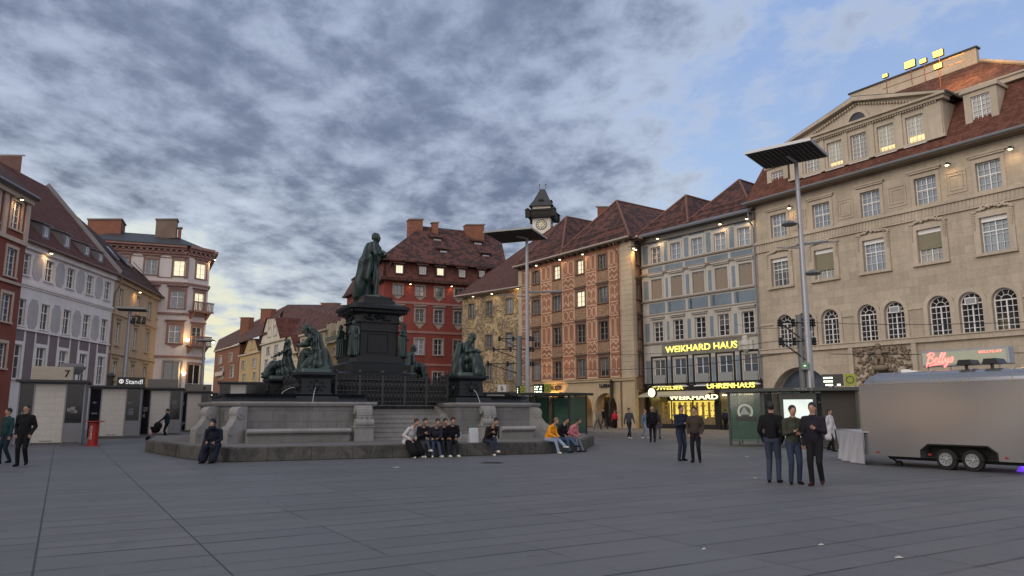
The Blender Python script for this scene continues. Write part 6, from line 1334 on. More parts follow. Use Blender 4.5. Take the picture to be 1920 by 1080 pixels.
for i, (x, y) in enumerate(CORN):
    mb = MB(); s_ = .62
    for a0_, a1_, z0, z1 in ((.86, .80, Z1 + .02, Z1 + .22), (.66, .60, Z1 + .22, Z1 + .34), (.56, .54, Z1 + .34, 2.86), (.58, .70, 2.86, 2.98), (.74, .74, 2.98, 3.08)): mb.prism([(x + p[0], y + p[1]) for p in sq2(a0_)], z0, z1, [(x + p[0], y + p[1]) for p in sq2(a1_)])
    for sg in range(4):
        Mr = Matrix.Rotation(sg * math.pi / 2, 3, 'Z')
        for q in range(8): p_ = Mr @ Vector((.3 * math.cos(q * .785), -.56, 0)); mb.ball((x + p_.x, y + p_.y, 2.55 + .22 * math.sin(q * .785)), .055, 6, 4)
        p_ = Mr @ Vector((0, -.58, 0)); mb.ball((x + p_.x, y + p_.y, 2.55), (.14, .14, .17), 8, 6)
    mb.build('statue_pedestal', DKS, ft)
    # low arm linking the pedestal with the core
    mb = MB(); d = Vector((-x, -y, 0)).normalized(); n_ = Vector((-d.y, d.x, 0)) * .38; p0 = Vector((x, y, 0)) + d * .5; p1 = Vector((x, y, 0)) + d * 1.9
    mb.slab([p0 - n_ + Vector((0, 0, Z1)), p1 - n_ + Vector((0, 0, Z1)), p1 + n_ + Vector((0, 0, Z1)), p0 + n_ + Vector((0, 0, Z1))], (0, 0, .72)); mb.slab([p0 - n_ * 1.15 + Vector((0, 0, Z1 + .72)), p1 - n_ * 1.15 + Vector((0, 0, Z1 + .72)), p1 + n_ * 1.15 + Vector((0, 0, Z1 + .72)), p0 + n_ * 1.15 + Vector((0, 0, Z1 + .72))], (0, 0, .09)); mb.build('pedestal_arm', DKS, ft)
# wrought railings between the corners
for (a_, b_) in (((-2.4, -3.3), (2.4, -3.3)), ((3.3, -2.5), (3.3, 2.8)), ((2.4, 3.6), (-2.4, 3.6)), ((-3.3, 2.8), (-3.3, -2.5))):
    a_ = Vector((*a_, 0)); b_ = Vector((*b_, 0)); L_ = (b_ - a_).length; u = (b_ - a_).normalized(); mb = MB(); n = int(L_ / .16); z0 = 1.85
    for zz in (.12, .55, 1.0): mb.cyl(a_ + Vector((0, 0, z0 + zz)), b_ + Vector((0, 0, z0 + zz)), .022, n=5)
    for q in range(n + 1):
        p_ = a_ + u * (L_ * q / n); top = 1.1 if q % 2 else 1.18; mb.cyl(p_ + Vector((0, 0, z0)), p_ + Vector((0, 0, z0 + top)), .014, n=4); mb.ball(p_ + Vector((0, 0, z0 + top + .02)), (.025, .025, .05), 5, 4)
        if q < n:
            c_ = p_ + u * (L_ / n / 2); mb.ball(c_ + Vector((0, 0, z0 + .78)), (.05, .05, .12), 6, 4); mb.ball(c_ + Vector((0, 0, z0 + .34)), (.045, .045, .12), 6, 4)
    for q in range(0, n + 1, 6): p_ = a_ + u * (L_ * q / n); mb.box(p_.x - .05, p_.x + .05, p_.y - .05, p_.y + .05, z0, z0 + 1.2); mb.ball(p_ + Vector((0, 0, z0 + 1.3)), (.08, .08, .11), 8, 6)
    mb.build('railing', DARKM, ft)
mb = MB()
for (sx, sy, dx_, dy_) in ((-3.3, -3.95, -.3, -.7), (-3.95, -3.3, -.9, .1), (3.3, -3.95, .2, -.6)):
    mb.sweep([(sx + dx_ * t, sy + dy_ * t + .1, 2.5 - .9 * t * t + .15 * t) for t in (0, .25, .5, .75, 1)], .012, 5)
mb.build('water_jet', clearglass('water', (.8, .85, .9), .35), ft)
# puddle-dark water surface inside the basins
for x0, x1 in ((xL - .6, xA - .3), (xB + .3, xR + .6)): pass

# ------------------------------------------------------------------ bronze figures
def bronze():
    a = MT('green_bronze'); n = a.noise(1.6, 6, .7); n2 = a.noise(.9, 5, .7, sc=(3, 3, .5)); g = a.n('ShaderNodeNewGeometry')
    b = a.mix(a.ramp(n, [(.35, (0, 0, 0)), (.65, (1, 1, 1))]), (.009, .013, .014), (.024, .042, .043)); b = a.mix(a.ramp(n2, [(.5, (0, 0, 0)), (.7, (1, 1, 1))]), b, (.010, .013, .014)); a.col(b)
    b2 = a.mix(a.ramp(g.outputs['Pointiness'], [(.48, (0, 0, 0)), (.56, (1, 1, 1))]), b, (.045, .075, .076)); a.col(b2)  # highlights painted into the colour along raised edges
    a.setp(Metallic=.3, Roughness=.5); a.bump(a.noise(9, 5, .6), .25, .02); return a.m
BRZ = bronze()
def scale_pr(pr, s, off=(0, 0, 0)):
    out = []
    for p in pr:
        if p[0] == 'c': out.append(('c', Vector(p[1]) * s + Vector(off), p[2] * s, Vector(p[3]) * s + Vector(off), p[4] * s, 0))
        else: out.append(('e', Vector(p[1]) * s + Vector(off), tuple(q * s for q in p[2]), 0) + tuple(p[4:]))
    return out
def sc_ex(ex, s):
    m_ = MB(); m_.v = [tuple(Vector(v) * s) for v in ex.v]; m_.f = ex.f; m_.m = [0] * len(ex.f); return m_
# the main figure: a standing man in a long cloak, turned to the right
pr, ex = body((0, 0, .95), (0, -.01, 1.27), (0, -.02, 1.47), (0, -.06, 1.63), [(-.05, -.26, 1.22), (.2, -.22, 1.18)], [(-.10, -.12, 0), (.14, .03, 0)], 1.0, elb=[(-.8, .4, -.5), (.8, .4, -.5)])
cl = []
for (p0, r0, p1, r1) in (((-.17, .08, 1.38), .10, (-.30, .15, .95), .13), ((-.30, .15, .95), .13, (-.30, .24, .40), .15), ((-.30, .24, .40), .15, (-.26, .32, .06), .12), ((.17, .08, 1.38), .10, (.28, .15, .95), .12), ((.28, .15, .95), .12, (.26, .25, .40), .13), ((.26, .25, .4), .13, (.22, .32, .06), .12), ((0, .12, 1.36), .13, (0, .22, .95), .15), ((0, .22, .95), .15, (0, .32, .4), .17), ((0, .32, .4), .17, (0, .40, .06), .14), ((-.15, .24, .95), .13, (-.16, .36, .08), .13), ((.14, .24, .95), .13, (.13, .38, .08), .13), ((-.28, .0, 1.05), .09, (-.3, .08, .5), .09)): cl.append(('c', p0, r0, p1, r1, 0))
cl += [('e', (0, .05, 1.4), (.24, .15, .1), 0), ('e', (0, .3, .12), (.2, .16, .14), 0)]
s_ = 3.08 / 1.75; top = FM @ Vector((0, 0, 6.72)); arch_ = empty('statue', top, R(90) - R(12), 'tall green bronze statue of a man in a long cloak on top of the monument', 'statue')
fuse('cloaked_figure', scale_pr(pr + cl, s_), [BRZ], arch_, voxel=.03, smooth=1, fold=.055, ffreq=14, seed=1, extra=sc_ex(ex, s_))
mb = MB(); mb.box(-.42, .42, -.5, .75, 0, .12); mb.box(-.28, .3, .15, .62, .1, 1.05); mb.build('statue_base', BRZ, arch_)
arch_.location.z = 6.72
# seated allegories
def allegory(i, rz, variant, label, lean=.15, headturn=(0, -1, -.4)):
    x, y = CORN[i]; p_ = FM @ Vector((x, y, 3.08)); r_ = empty('allegorical_statue', p_, rz, label, 'statue', 'seated bronze figures around the monument')
    z = .62
    fw = {0: [(-.12, -.50, .0), (.14, .25, .02)], 1: [(-.14, -.5, 0), (.14, -.62, 0)], 2: [(-.2, -.4, 0), (.2, -.4, 0)], 3: [(-.10, -.62, .02), (.12, -.56, 0)]}[variant]
    hd = {0: [(-.16, -.48, .86), (-.02, -.50, .84)], 1: [(-.18, -.34, .86), (.1, -.42, .82)], 2: [(-.34, -.05, .5), (.3, -.2, .7)], 3: [(-.4, .02, .62), (.18, -.3, .8)]}[variant]
    pr, ex = body((0, .16, z), (0, .14 - lean * .8, z + .33), (0, .08 - lean * 1.3, z + .53), (0, .02 - lean * 1.7, z + .70), hd, fw, 1.0, fem=True, hairlong=True, faced=headturn)
    dr = []
    for (a_, ra, b_, rb_) in (((-.14, .05, .58), .17, (-.16, -.34, .62), .14), ((.14, .05, .58), .17, (.16, -.34, .60), .14), ((-.18, -.36, .58), .14, (-.2, -.46, .10), .16), ((.16, -.36, .56), .14, (.2, -.44, .10), .16), ((0, -.34, .5), .13, (0, -.42, .10), .17), ((-.26, .12, .5), .16, (-.36, .1, .08), .14), ((.26, .12, .5), .16, (.36, .12, .08), .14), ((-.2, .2, 1.0), .10, (-.3, .26, .45), .14), ((.1, .25, 1.05), .12, (.1, .36, .4), .16), ((-.3, .25, .4), .14, (-.3, .3, .08), .15), ((.2, .36, .4), .15, (.22, .4, .08), .15)): dr.append(('c', a_, ra, b_, rb_, 0))
    if variant == 0:
        dr = [('c', (-.12, .05, .5), .15, (-.13, -.34, .66), .12, 0), ('c', (-.13, -.36, .64), .12, (-.13, -.44, .12), .10, 0), ('c', (.14, .1, .45), .16, (.16, -.28, .14), .14, 0), ('c', (.16, -.2, .14), .13, (.18, .38, .12), .12, 0), ('c', (0, .24, .62), .17, (0, .36, .2), .18, 0), ('c', (0, -.22, 1.38), .08, (0, .08, 1.12), .09, 0), ('c', (0, .08, 1.12), .09, (0, .30, .55), .09, 0), ('c', (-.2, .25, .5), .14, (-.2, .3, .1), .14, 0)]
    if variant == 3: dr = [('c', (-.12, .05, .55), .15, (-.12, -.34, .54), .13, 0), ('c', (.12, .05, .55), .15, (.13, -.32, .50), .13, 0), ('c', (-.12, -.36, .5), .13, (-.12, -.56, .12), .13, 0), ('c', (.13, -.34, .46), .13, (.13, -.54, .12), .13, 0), ('c', (0, .2, .8), .15, (0, .3, .3), .2, 0), ('c', (-.2, 0, .4), .15, (-.2, -.4, .12), .13, 0)]
    dr += [('e', (0, .15, .24), (.34, .34, .26), 0)]
    if variant == 1: dr = dr[:6] + dr[7:10] + [('e', (0, .15, .28), (.34, .34, .28), 0), ('c', (.34, .0, .14), .13, (.34, -.22, .14), .10, 0)]
    if variant == 3: dr += [('c', (-.24, -.75, .2), .03, (-.3, .5, .72), .025, 0)]
    if variant == 2: dr += [('e', (.35, -.35, .35), (.2, .16, .22), 0), ('e', (.42, -.2, .12), (.2, .25, .12), 0), ('e', (.35, -.42, .62), (.09, .09, .1), 0)]
    s_ = 1.30
    fuse('draped_figure', scale_pr(pr + dr, s_), [BRZ], r_, voxel=.024, smooth=1, fold=.045, ffreq=13, seed=i * 3 + 2, extra=sc_ex(ex, s_)); mb = MB(); mb.prism(sq2(.62, .1), 0, .14, sq2(.60, .1)); mb.build('statue_base', BRZ, r_, Matrix.Rotation(FA - rz, 4, 'Z'))
allegory(0, R(-88), 0, 'bronze figure bent forward with long hair, on the front left pedestal of the fountain', .20, (0, -.8, -.6)); allegory(1, R(76), 1, 'bronze woman seated in profile facing right with a jug, on the right pedestal', .16, (0, -.9, -.5))
allegory(2, R(115), 2, 'bronze seated figure with children at its feet, low behind the railing', .05, (0, -1, 0)); allegory(3, R(-84), 3, 'bronze woman reclining with a long oar, on the far left pedestal', -.08, (0, -1, 0))
# standing women at the corners of the plinth
for i, (x, y) in enumerate(((-1.05, -1.05), (1.05, -1.05), (1.05, 1.05), (-1.05, 1.05))):
    if i == 2: continue
    p_ = FM @ Vector((x * 1.08, y * 1.08, 3.98)); rz = FA + math.atan2(y, x) + R(90)
    pr, ex = body((0, 0, .95), (0, 0, 1.27), (0, -.01, 1.47), (0, -.04, 1.63), [(-.18, -.2, 1.1), (.22, -.12, .95)], [(-.1, -.05, 0), (.1, 0, 0)], 1.0, fem=True, hairlong=True)
    dr = [('c', (-.1, 0, .95), .15, (-.14, -.02, .08), .15, 0), ('c', (.1, 0, .95), .15, (.14, 0, .08), .15, 0), ('c', (0, .03, 1.0), .17, (0, .06, .08), .2, 0), ('c', (-.16, .0, 1.3), .08, (.18, -.08, .9), .09, 0)]
    r_ = empty('corner_statue', p_, rz, ['bronze woman standing in a shallow niche at the left front corner of the plinth', 'bronze woman standing at the right front corner of the plinth with arm bent', '', 'bronze woman standing at the shaded left rear corner of the plinth'][i], 'statue', 'standing bronze figures on the plinth')
    fuse('draped_figure', scale_pr(pr + dr, .88), [BRZ], r_, voxel=.022, smooth=1, fold=.032, ffreq=14, seed=i, extra=sc_ex(ex, .88))
# ================================================================== market kiosks
KW = plaster('kiosk_shutter', (.47, .45, .43), .1, .25, rough=.6); KG = plain('kiosk_grey_panel', (.16, .165, .185), .5); KD = plain('kiosk_dark_roof', (.030, .031, .036), .5); KF = plain('kiosk_frame', (.20, .20, .22), .45, .3); KGL = glass('kiosk_glass', (.008, .009, .012), .12, .35)
def kiosk(px0, px1, pyb, htop, label, dark='both', sign=None, depth=2.6, rot=12, group='market kiosks along the square', signw=.5, lead=1, shut=.45):
    a = G(px0, pyb); u_ = Vector((math.cos(R(rot)), math.sin(R(rot)), 0)); r1_ = (px1 - 960) / 1409; W = (a.x - r1_ * a.y) / (r1_ * u_.y - u_.x); c = a + u_ * (W / 2); H = htop; r = empty('market_kiosk', (c.x, c.y, 0), R(rot), label, 'kiosk', group); h = W / 2
    mb = MB(); mb.box(-h, h, .06, depth, 0.08, H - .12); mb.box(-h + .05, h - .05, .1, depth - .05, 0, .08); mb.build('kiosk_body', KG, r)
    mb = MB(); mb.box(-h - .12, h + .12, -.35, depth + .2, H - .12, H); mb.build('roof', KD, r, bevel=.01)
    x0, x1 = -h + W * .24, -h + W * (.24 + shut); mb = MB(); mb.box(x0, x1, -.02, .06, .14, H - .2)
    sh = mb.build('shutter', KW, r); mb = MB()
    for q in range(1, 9): z = .14 + (H - .34) * q / 9; mb.box(x0 + .03, x1 - .03, -.024, -.019, z - .006, z)
    mb.box((x0 + x1) / 2 - .25, (x0 + x1) / 2 + .25, -.04, -.02, .2, .24); mb.build('shutter_ribs', plain('shutter_joint', (.22, .21, .2)), sh)
    for (s0, s1, zb) in ((-h + .08, x0 - .05, .12 if lead else .95), (x1 + .05, h - .08, 1.05)):
        mb = MB(); mb.box(s0, s1, .0, .055, zb, H - .2); kw_ = mb.build('kiosk_window', KGL, r)
        g_ = MB(); rr = random.Random(px0 + int(s0 * 10))
        for q in range(3): x_ = rr.uniform(s0 + .05, max(s1 - .35, s0 + .06)); z_ = rr.uniform(zb + .15, H - 1.0); g_.box(x_, min(x_ + rr.uniform(.12, .3), s1 - .03), -.006, -.001, z_, z_ + rr.uniform(.08, .3))
        g_.each('window_notice', plain(['notice_paper', 'notice_grey', 'notice_red'][px0 % 3], [(.20, .20, .20), (.10, .11, .13), (.16, .09, .08)][px0 % 3]), kw_)
        mb = MB(); mb.box(s0, s1, -.01, .05, .14, zb - .03)
        if zb > .5: mb.build('counter_panel', KG, r)
    mb = MB()
    for x in (-h, x0 - .05, x1, h - .08): mb.box(x, x + .06, -.04, .06, .08, H - .12)
    mb.each('post', KF, r)
    if sign:
        mb = MB(); sx0, sx1, sz = sign[1], sign[2], sign[3]; mb.box(sx0, sx1, -.15, .5, H + .0, H + sz); sb_ = mb.build('sign_box', sign[4], r, bevel=.01)
        if sign[0]: text('sign_letters', sign[0], sign[5], sb_, tmx(sign[6], -.17, H + sz * .2), sign[7], sz * .55, .012, .01)
    return r
DKT = plain('dark_sign', (.018, .018, .02), .4); WHT = emit('white_sign_letters', (.85, .85, .85), .5); BEI = plaster('beige_sign_box', (.40, .36, .30), .08, .2)
k7 = kiosk(24, 158, 837, 3.02, 'nearest market kiosk with beige shutter and roof sign showing the number 7', sign=('7', -.9, .75, .62, BEI, DKT, .42, .2), rot=27)
ks = kiosk(160, 264, 823, 3.05, 'market kiosk with black roof sign reading Standl', sign=('Standl', .0, 1.45, .5, DKT, WHT, .45, .9), rot=25)
mb = MB(); mb.arch(.22, .08, .13, -.2, -.16, 3.05 + .25, 0, 2 * math.pi, 16); mb.box(.19, .25, -.2, -.16, 3.18, 3.42); mb.build('sign_emblem', WHT, ks)
mb = MB(); mb.lathe([(.16, 3.0), (.16, 3.5), (.2, 3.52), (.2, 3.62), (.28, 3.66), (.05, 3.85)], (-.4, 1.0, 0), 12); mb.build('roof_vent', KD, ks)
k3 = kiosk(259, 340, 817, 3.1, 'market kiosk behind the person with the pram, blank sign on its roof', sign=(None, -.9, .9, .55, plain('grey_sign_box', (.13, .125, .12)), None, 0, 0), rot=22)
k4 = kiosk(334, 392, 810, 3.1, 'small market kiosk with number 4 on its roof sign', sign=('4', -.8, 1.1, .5, plain('grey_sign_box', (.13, .125, .12)), DKT, .5, .2), rot=20)
kiosk(394, 418, 806, 3.1, 'farthest market kiosk half hidden by the fountain', rot=18)
kiosk(405, 500, 812, 3.7, 'dark kiosk with glass corner standing behind the left statues', rot=20, shut=.3, group='kiosks behind the fountain')
kiosk(896, 968, 805, 3.2, 'pale kiosk with white number 5 plate behind the right statue', sign=('5', .1, .9, .62, plain('white_number_plate', (.5, .5, .5)), DKT, .38, .26), rot=-20, group='kiosks behind the fountain')
# canopy fan box over kiosk 7
mb = MB(); c = k7; mb.prism([(-.35, .3), (.35, .3), (.35, .9), (-.35, .9)], 3.65, 4.0, [(-.6, .1), (.6, .1), (.6, 1.1), (-.6, 1.1)]); mb.box(-.45, .45, .2, 1.0, 4.0, 4.15); mb.T = None; o = mb.build('exhaust_hood', KG, k7, Matrix.Translation((.6, .5, -.3)))
# red round bar table
p = G(173, 836); rt_ = empty('bar_table', (p.x, p.y, 0), 0, 'red round standing table with white lettering between the kiosks', 'table'); RD = plain('glossy_red', (.30, .016, .016), .4)
mb = MB(); mb.lathe([(.33, 0), (.33, .03), (.21, .05), (.21, 1.05), (.19, 1.07)], n=20); cb_ = mb.build('column', RD, rt_); mb = MB(); mb.cyl((0, 0, 1.09), (0, 0, 1.125), .42, n=24); mb.build('tabletop', RD, rt_)
tt = text('column_lettering', 'Coca-Cola', WHT if False else plain('white_lettering', (.6, .6, .6)), cb_, Matrix.Translation((.06, -.225, .30)) @ Matrix.Rotation(R(90), 4, 'X') @ Matrix.Rotation(R(90), 4, 'Z'), .62, .13, .01, .01, .25)

# ================================================================== light masts with tilted reflector panels
def mast(px, pyb, Y, H, r0, panel, label, tilt=(0, 0), lamps=(), arms=(), rz=0, corners=None):
    p = Vector(((px - 960) / 1409 * Y, Y, 0)); m = empty('light_mast', p, 0, label, 'light mast', 'light masts with reflector panels on the square')
    mb = MB(); mb.cyl((0, 0, 0), (0, 0, H * .38), r0, r0 * .92, 12); mb.cyl((0, 0, H * .38), (0, 0, H), r0 * .8, r0 * .5, 12); mb.cyl((0, 0, H * .375), (0, 0, H * .39), r0 * 1.05, r0 * 1.05, 12); mb.build('pole', METAL, m)
    pw, pd, ox = panel; oy = 0
    if corners:
        Q = [atZ(x, y, H + .05) for x, y in corners]; cc_ = sum(Q, Vector()) / 4 - p; ox, oy = cc_.x, cc_.y; e1 = (Q[1] - Q[0] + Q[2] - Q[3]) / 2; rz = math.atan2(e1.y, e1.x); pw = e1.length; pd = ((Q[3] - Q[0] + Q[2] - Q[1]) / 2).length
        mb = MB(); mb.cyl((0, 0, H - .02), (ox, oy, H + .03), r0 * .4, n=8); mb.build('panel_arm', METAL, m)
    Mp = Matrix.Translation((ox, oy, H + .05)) @ Matrix.Rotation(rz, 4, 'Z') @ Matrix.Rotation(tilt[0], 4, 'X') @ Matrix.Rotation(tilt[1], 4, 'Y')
    mb = MB(); mb.box(-pw / 2, pw / 2, -pd / 2, pd / 2, .0, .08); po = mb.build('reflector_panel', plain('panel_dark', (.025, .025, .028), .5), m, Mp)
    mb = MB()
    for (a, b, c, d) in ((-pw/2-.05, pw/2+.05, -pd/2-.05, -pd/2), (-pw/2-.05, pw/2+.05, pd/2, pd/2+.05), (-pw/2-.05, -pw/2, -pd/2, pd/2), (pw/2, pw/2+.05, -pd/2, pd/2)): mb.box(a, b, c, d, -.03, .1)
    mb.build('panel_rim', METAL if px > 1200 else GREYP, po); mb = MB(); n = 14
    for q in range(1, n): x = -pw / 2 + pw * q / n; mb.box(x - .02, x + .02, -pd / 2, pd / 2, -.04, -.001)
    for q in range(1, n): y = -pd / 2 + pd * q / n; mb.box(-pw / 2, pw / 2, y - .02, y + .02, -.052, -.042)
    mb.build('panel_grid', plain('panel_grid', (.07, .07, .08), .5), po)
    for (lx, lz) in lamps:
        mb = MB(); mb.cyl((0, 0, lz), (lx * .9, 0, lz + .05), .035, n=6); mb.lathe([(.08, .16), (.24, .08), (.36, -.02), (.3, -.07)], (lx, 0, lz), 14); mb.build('hanging_lamp', plain('lamp_shade_grey', (.12, .13, .14), .4), m)
    for (az, l1, l2) in arms:
        mb = MB(); mb.cyl((-l1, 0, az), (l2, 0, az), .035, n=6)
        for x in (-l1, -l1 * .5, l2 * .5, l2): mb.lathe([(.05, -.18), (.12, -.12), (.06, -.05), (.13, 0), (.06, .05), (.11, .12), (.03, .18)], (x, 0, az), 8)
        mb.cyl((-l1, 0, az), (-.05, 0, az - .9), .03, n=6); mb.build('cable_bracket', DARKM, m)
    return m
zt2 = 13.0; Y2 = atZ(1497, 303, zt2).y
m2_ = mast(1523, 720, Y2, zt2, .18, (2.9, 2.7, -.55), 'tall grey light mast with square gridded panel in front of the stone building', (0, 0), ((-.5, atY(1490, 420, Y2).z), (.45, atY(1526, 512, Y2).z)), ((atY(1500, 605, Y2).z, 1.2, .3), (atY(1500, 640, Y2).z, 1.2, .3)), R(30), corners=((1407, 293), (1442, 318), (1545, 290), (1510, 258)))
mb = MB(); za = atY(1500, 455, Y2).z; mb.cyl((-.2, 0, za - .08), (1.2, .2, za + .12), .05, n=8); mb.cyl((0, 0, za - .25), (-1.2, -.2, za - .28), .03, n=6); mb.cyl((.1, 0, za - .12), (1.9, .3, za + .16), .015, n=5); mb.build('bracket_arm', METAL, m2_)
mb = MB(); zb = atY(1500, 685, Y2).z; mb.box(-.45, -.15, -.3, -.1, zb - .2, zb + .12); mb.build('control_box', plain('greenish_box', (.16, .22, .18)), m2_); mb = MB(); mb.box(-.36, -.28, -.31, -.3, zb - .05, zb - .02); mb.build('indicator_lamp', emit('green_led', (.3, 1, .35), 3), m2_)
mb = MB(); mb.cyl((-.30, .1, 0), (-.30, .1, atY(1500, 590, Y2).z), .13, n=10); mb.build('catenary_post', plain('grey_post', (.13, .14, .15), .5), m2_)
Y1 = 53.0; zt1 = atY(988, 446, Y1).z
m1_ = mast(989, 740, Y1, zt1, .22, (3.3, 3.2, -1.0), 'grey light mast with dark panel in front of the arcade house', (0, 0), (), ((atY(980, 635, Y1).z, 2.0, .4), (atY(980, 655, Y1).z, 2.4, .4), (atY(980, 682, Y1).z, 2.8, .4)), R(20), corners=((928, 438.5), (961, 463), (1007, 440), (975, 425.5)))
mb = MB(); mb.cyl((-.6, .1, 0), (-.6, .1, atY(980, 630, Y1).z), .22, n=10); mb.build('catenary_post', plain('grey_post', (.13, .14, .15), .5), m1_)
mb = MB(); za = atY(988, 548, Y1).z; mb.cyl((.1, 0, za), (2.6, .2, za + .1), .07, n=6); mb.cyl((-.1, 0, za - .3), (-2.0, 0, za - .2), .04, n=6); mb.build('bracket_arm', METAL, m1_)
Y3 = 55; m3_ = mast(228, 700, Y3, atY(240, 582, Y3).z, .22, (1.9, 1.6, .15), 'light mast with flat dark panel above the kiosks on the left', (0, 0), (), (), R(20)); 
mb = MB(); zz = atY(240, 590, Y3).z
for q in range(3): mb.cyl((.35 + q * .4, 0, zz - .25), (.35 + q * .4, -.15, zz - .65), .12, .16, 8)
mb.cyl((0, 0, zz - .1), (1.2, 0, zz - .2), .04, n=6); mb.build('floodlights', DARKM, m3_)
Y4 = 72; mast(375, 700, Y4, atY(380, 640, Y4).z, .2, (1.5, 1.3, .05), 'small light mast before the pink corner house', (0, 0), (), (), R(10))
# tram cables
def cable(a, b, sag, label, r=.012):
    a = Vector(a); b = Vector(b); n = 14; mb = MB(); mb.sweep([a.lerp(b, i / n) - Vector((0, 0, sag * 4 * (i / n) * (1 - i / n))) for i in range(n + 1)], r, 4); o = mb.build('tram_cable', DARKM); tag(o, label, 'cable', 'overhead tram cables')
mp2 = m2_.location; mp1 = m1_.location; zq = atY(1500, 605, Y2).z; zw = atY(980, 655, Y1).z
cable(mp2 + Vector((.3, 0, zq)), mp2 + Vector((14, -12, zq - .2)), .5, 'thin dark cable running right from the mast over the trailer'); cable(mp2 + Vector((.2, 0, zq)), sb.root.matrix_world @ Vector((9, -.3, 6.8)) if False else Vector((14.5, 48, 7.2)), .3, 'sagging dark cable from the mast to the stone building')
cable(mp2 + Vector((-1.2, 0, zq - .8)), mp1 + Vector((.3, 0, zw)), .5, 'upper contact wire between the two masts'); cable(mp2 + Vector((-1.2, 0, zq - 1.4)), mp1 + Vector((.3, 0, zw - 1.1)), .5, 'lower contact wire between the two masts', .015)
cable(mp1 + Vector((-2.4, 0, zw)), Vector((-20, 92, 8)), .6, 'thin wire running left from the mast toward the red house')
cable(mp2 + Vector((1.0, 0, zq - 1.4)), Vector((34, 14, zq - 1.2)), .5, 'contact wire passing in front of the stone building', .015)

# ================================================================== tram stop shelters and signs
GG = clearglass('green_shelter_glass', (.035, .10, .075), .55); SHD = plain('shelter_frame', (.035, .042, .042), .4, .3)
def shelter(name, p0, p1, depth, H, label, panes=4, back=True, roofext=.3, group='glass tram stop shelters'):
    d = (p1 - p0); W = d.length; rz = math.atan2(d.y, d.x); r = empty(name, p0, rz, label, 'shelter', group); mb = MB(); mb.box(-roofext, W + roofext, -roofext, depth + roofext, H - .14, H); mb.build('roof', SHD, r)
    mb = MB()
    for q in range(panes + 1):
        x = W * q / panes; mb.box(x - .035, x + .035, depth - .07, depth, 0, H - .14)
    for x in (0, W): mb.box(x - .05, x + .05, 0, .08, 0, H - .14)
    mb.box(0, W, depth - .06, depth - .01, .28, .36); mb.build('frame', SHD, r)
    for q in range(panes): mb = MB(); a, b = W * q / panes + .05, W * (q + 1) / panes - .05; mb.box(a, b, depth - .04, depth - .025, .36, H - .2); mb.build('glass_panel', GG, r)
    for x in (0, W): mb = MB(); mb.box(x - .01, x + .01, .1, depth - .1, .3, H - .2); mb.build('side_glass', GG, r)
    mb = MB(); mb.box(W * .1, W * .7, depth - .55, depth - .15, .42, .47); mb.box(W * .15, W * .17, depth - .4, depth - .3, .05, .42); mb.box(W * .63, W * .65, depth - .4, depth - .3, .05, .42); mb.build('bench', SHD, r)
    return r
def disp(r, x0, x1, z0, z1, y=-.3, ring=True, seed=1):
    random.seed(seed); mb = MB(); mb.box(x0, x1, y - .1, y + .1, z0, z1); o = mb.build('departure_display', plain('display_black', (.012, .012, .014), .3), r); g = MB()
    for row in range(3):
        z = z1 - .12 - row * (z1 - z0) / 3.3
        for c in range(9):
            if random.random() < .75 and c != 5: x = x0 + .08 + c * (x1 - x0 - .16) / 9; g.box(x, x + (x1 - x0) * .07, y - .112, y - .101, z - .07, z)
    g.build('display_text', emit('display_text', (.85, 1, .75), 2.2), o)
    if ring:
        mb = MB(); mb.box(x1 + .06, x1 + .06 + (z1 - z0) * .9, y - .05, y + .05, z0, z1); s_ = mb.build('stop_sign', plain('yellow_green_sign', (.26, .30, .04)), r); mb = MB(); cx_ = x1 + .06 + (z1 - z0) * .45; mb.arch(cx_, (z1 - z0) * .26, (z1 - z0) * .33, y - .06, y - .051, (z0 + z1) / 2, 0, 2 * math.pi, 20); mb.build('sign_ring', DARKM, s_)
# right shelter: a dark long one with advert light box and ticket wall
YS = 33.5; p0 = G(1432, 841); p1 = p0 + Vector((.93, -.37, 0)) * 0; p0 = Vector(((1432 - 960) / 1409 * YS, YS, 0)); p1 = Vector(((1608 - 960) / 1409 * 31.5, 31.5, 0)); rs_ = shelter('tram_shelter', p0, p1, 1.6, atY(1500, 727, 32.5).z, 'long dark tram shelter with lit advert box and ticket sign left of the trailer', 4)
Wn = (p1 - p0).length; Hs = atY(1500, 727, 32.5).z
mb = MB(); mb.box(Wn * .18, Wn * .58, .1, .35, .3, Hs - .22); ab = mb.build('advert_box', SHD, rs_); mb = MB(); mb.box(Wn * .22, Wn * .54, .085, .099, .45, Hs - .5); mb.build('advert_screen', emit('advert_screen', (.75, .85, .8), .9, .6), ab)
mb = MB(); mb.box(Wn * .62, Wn * .98, .3, .5, .1, Hs - .15); mb.build('dark_wall_panel', plain('brown_black_panel', (.035, .030, .026), .6), rs_)
text('sign_letters', 'TICKETS', plain('grey_letters', (.3, .3, .32)), rs_, tmx(Wn * .36, -.32, Hs - .125), .8, .11, .008, .01)
disp(rs_, Wn * .66, Wn * .88, Hs + .06, Hs + .55, -.1, True, 4)
mb = MB(); mb.cyl((Wn * .77, 0, Hs), (Wn * .77, 0, Hs + .2), .04); mb.build('sign_post', SHD, rs_)
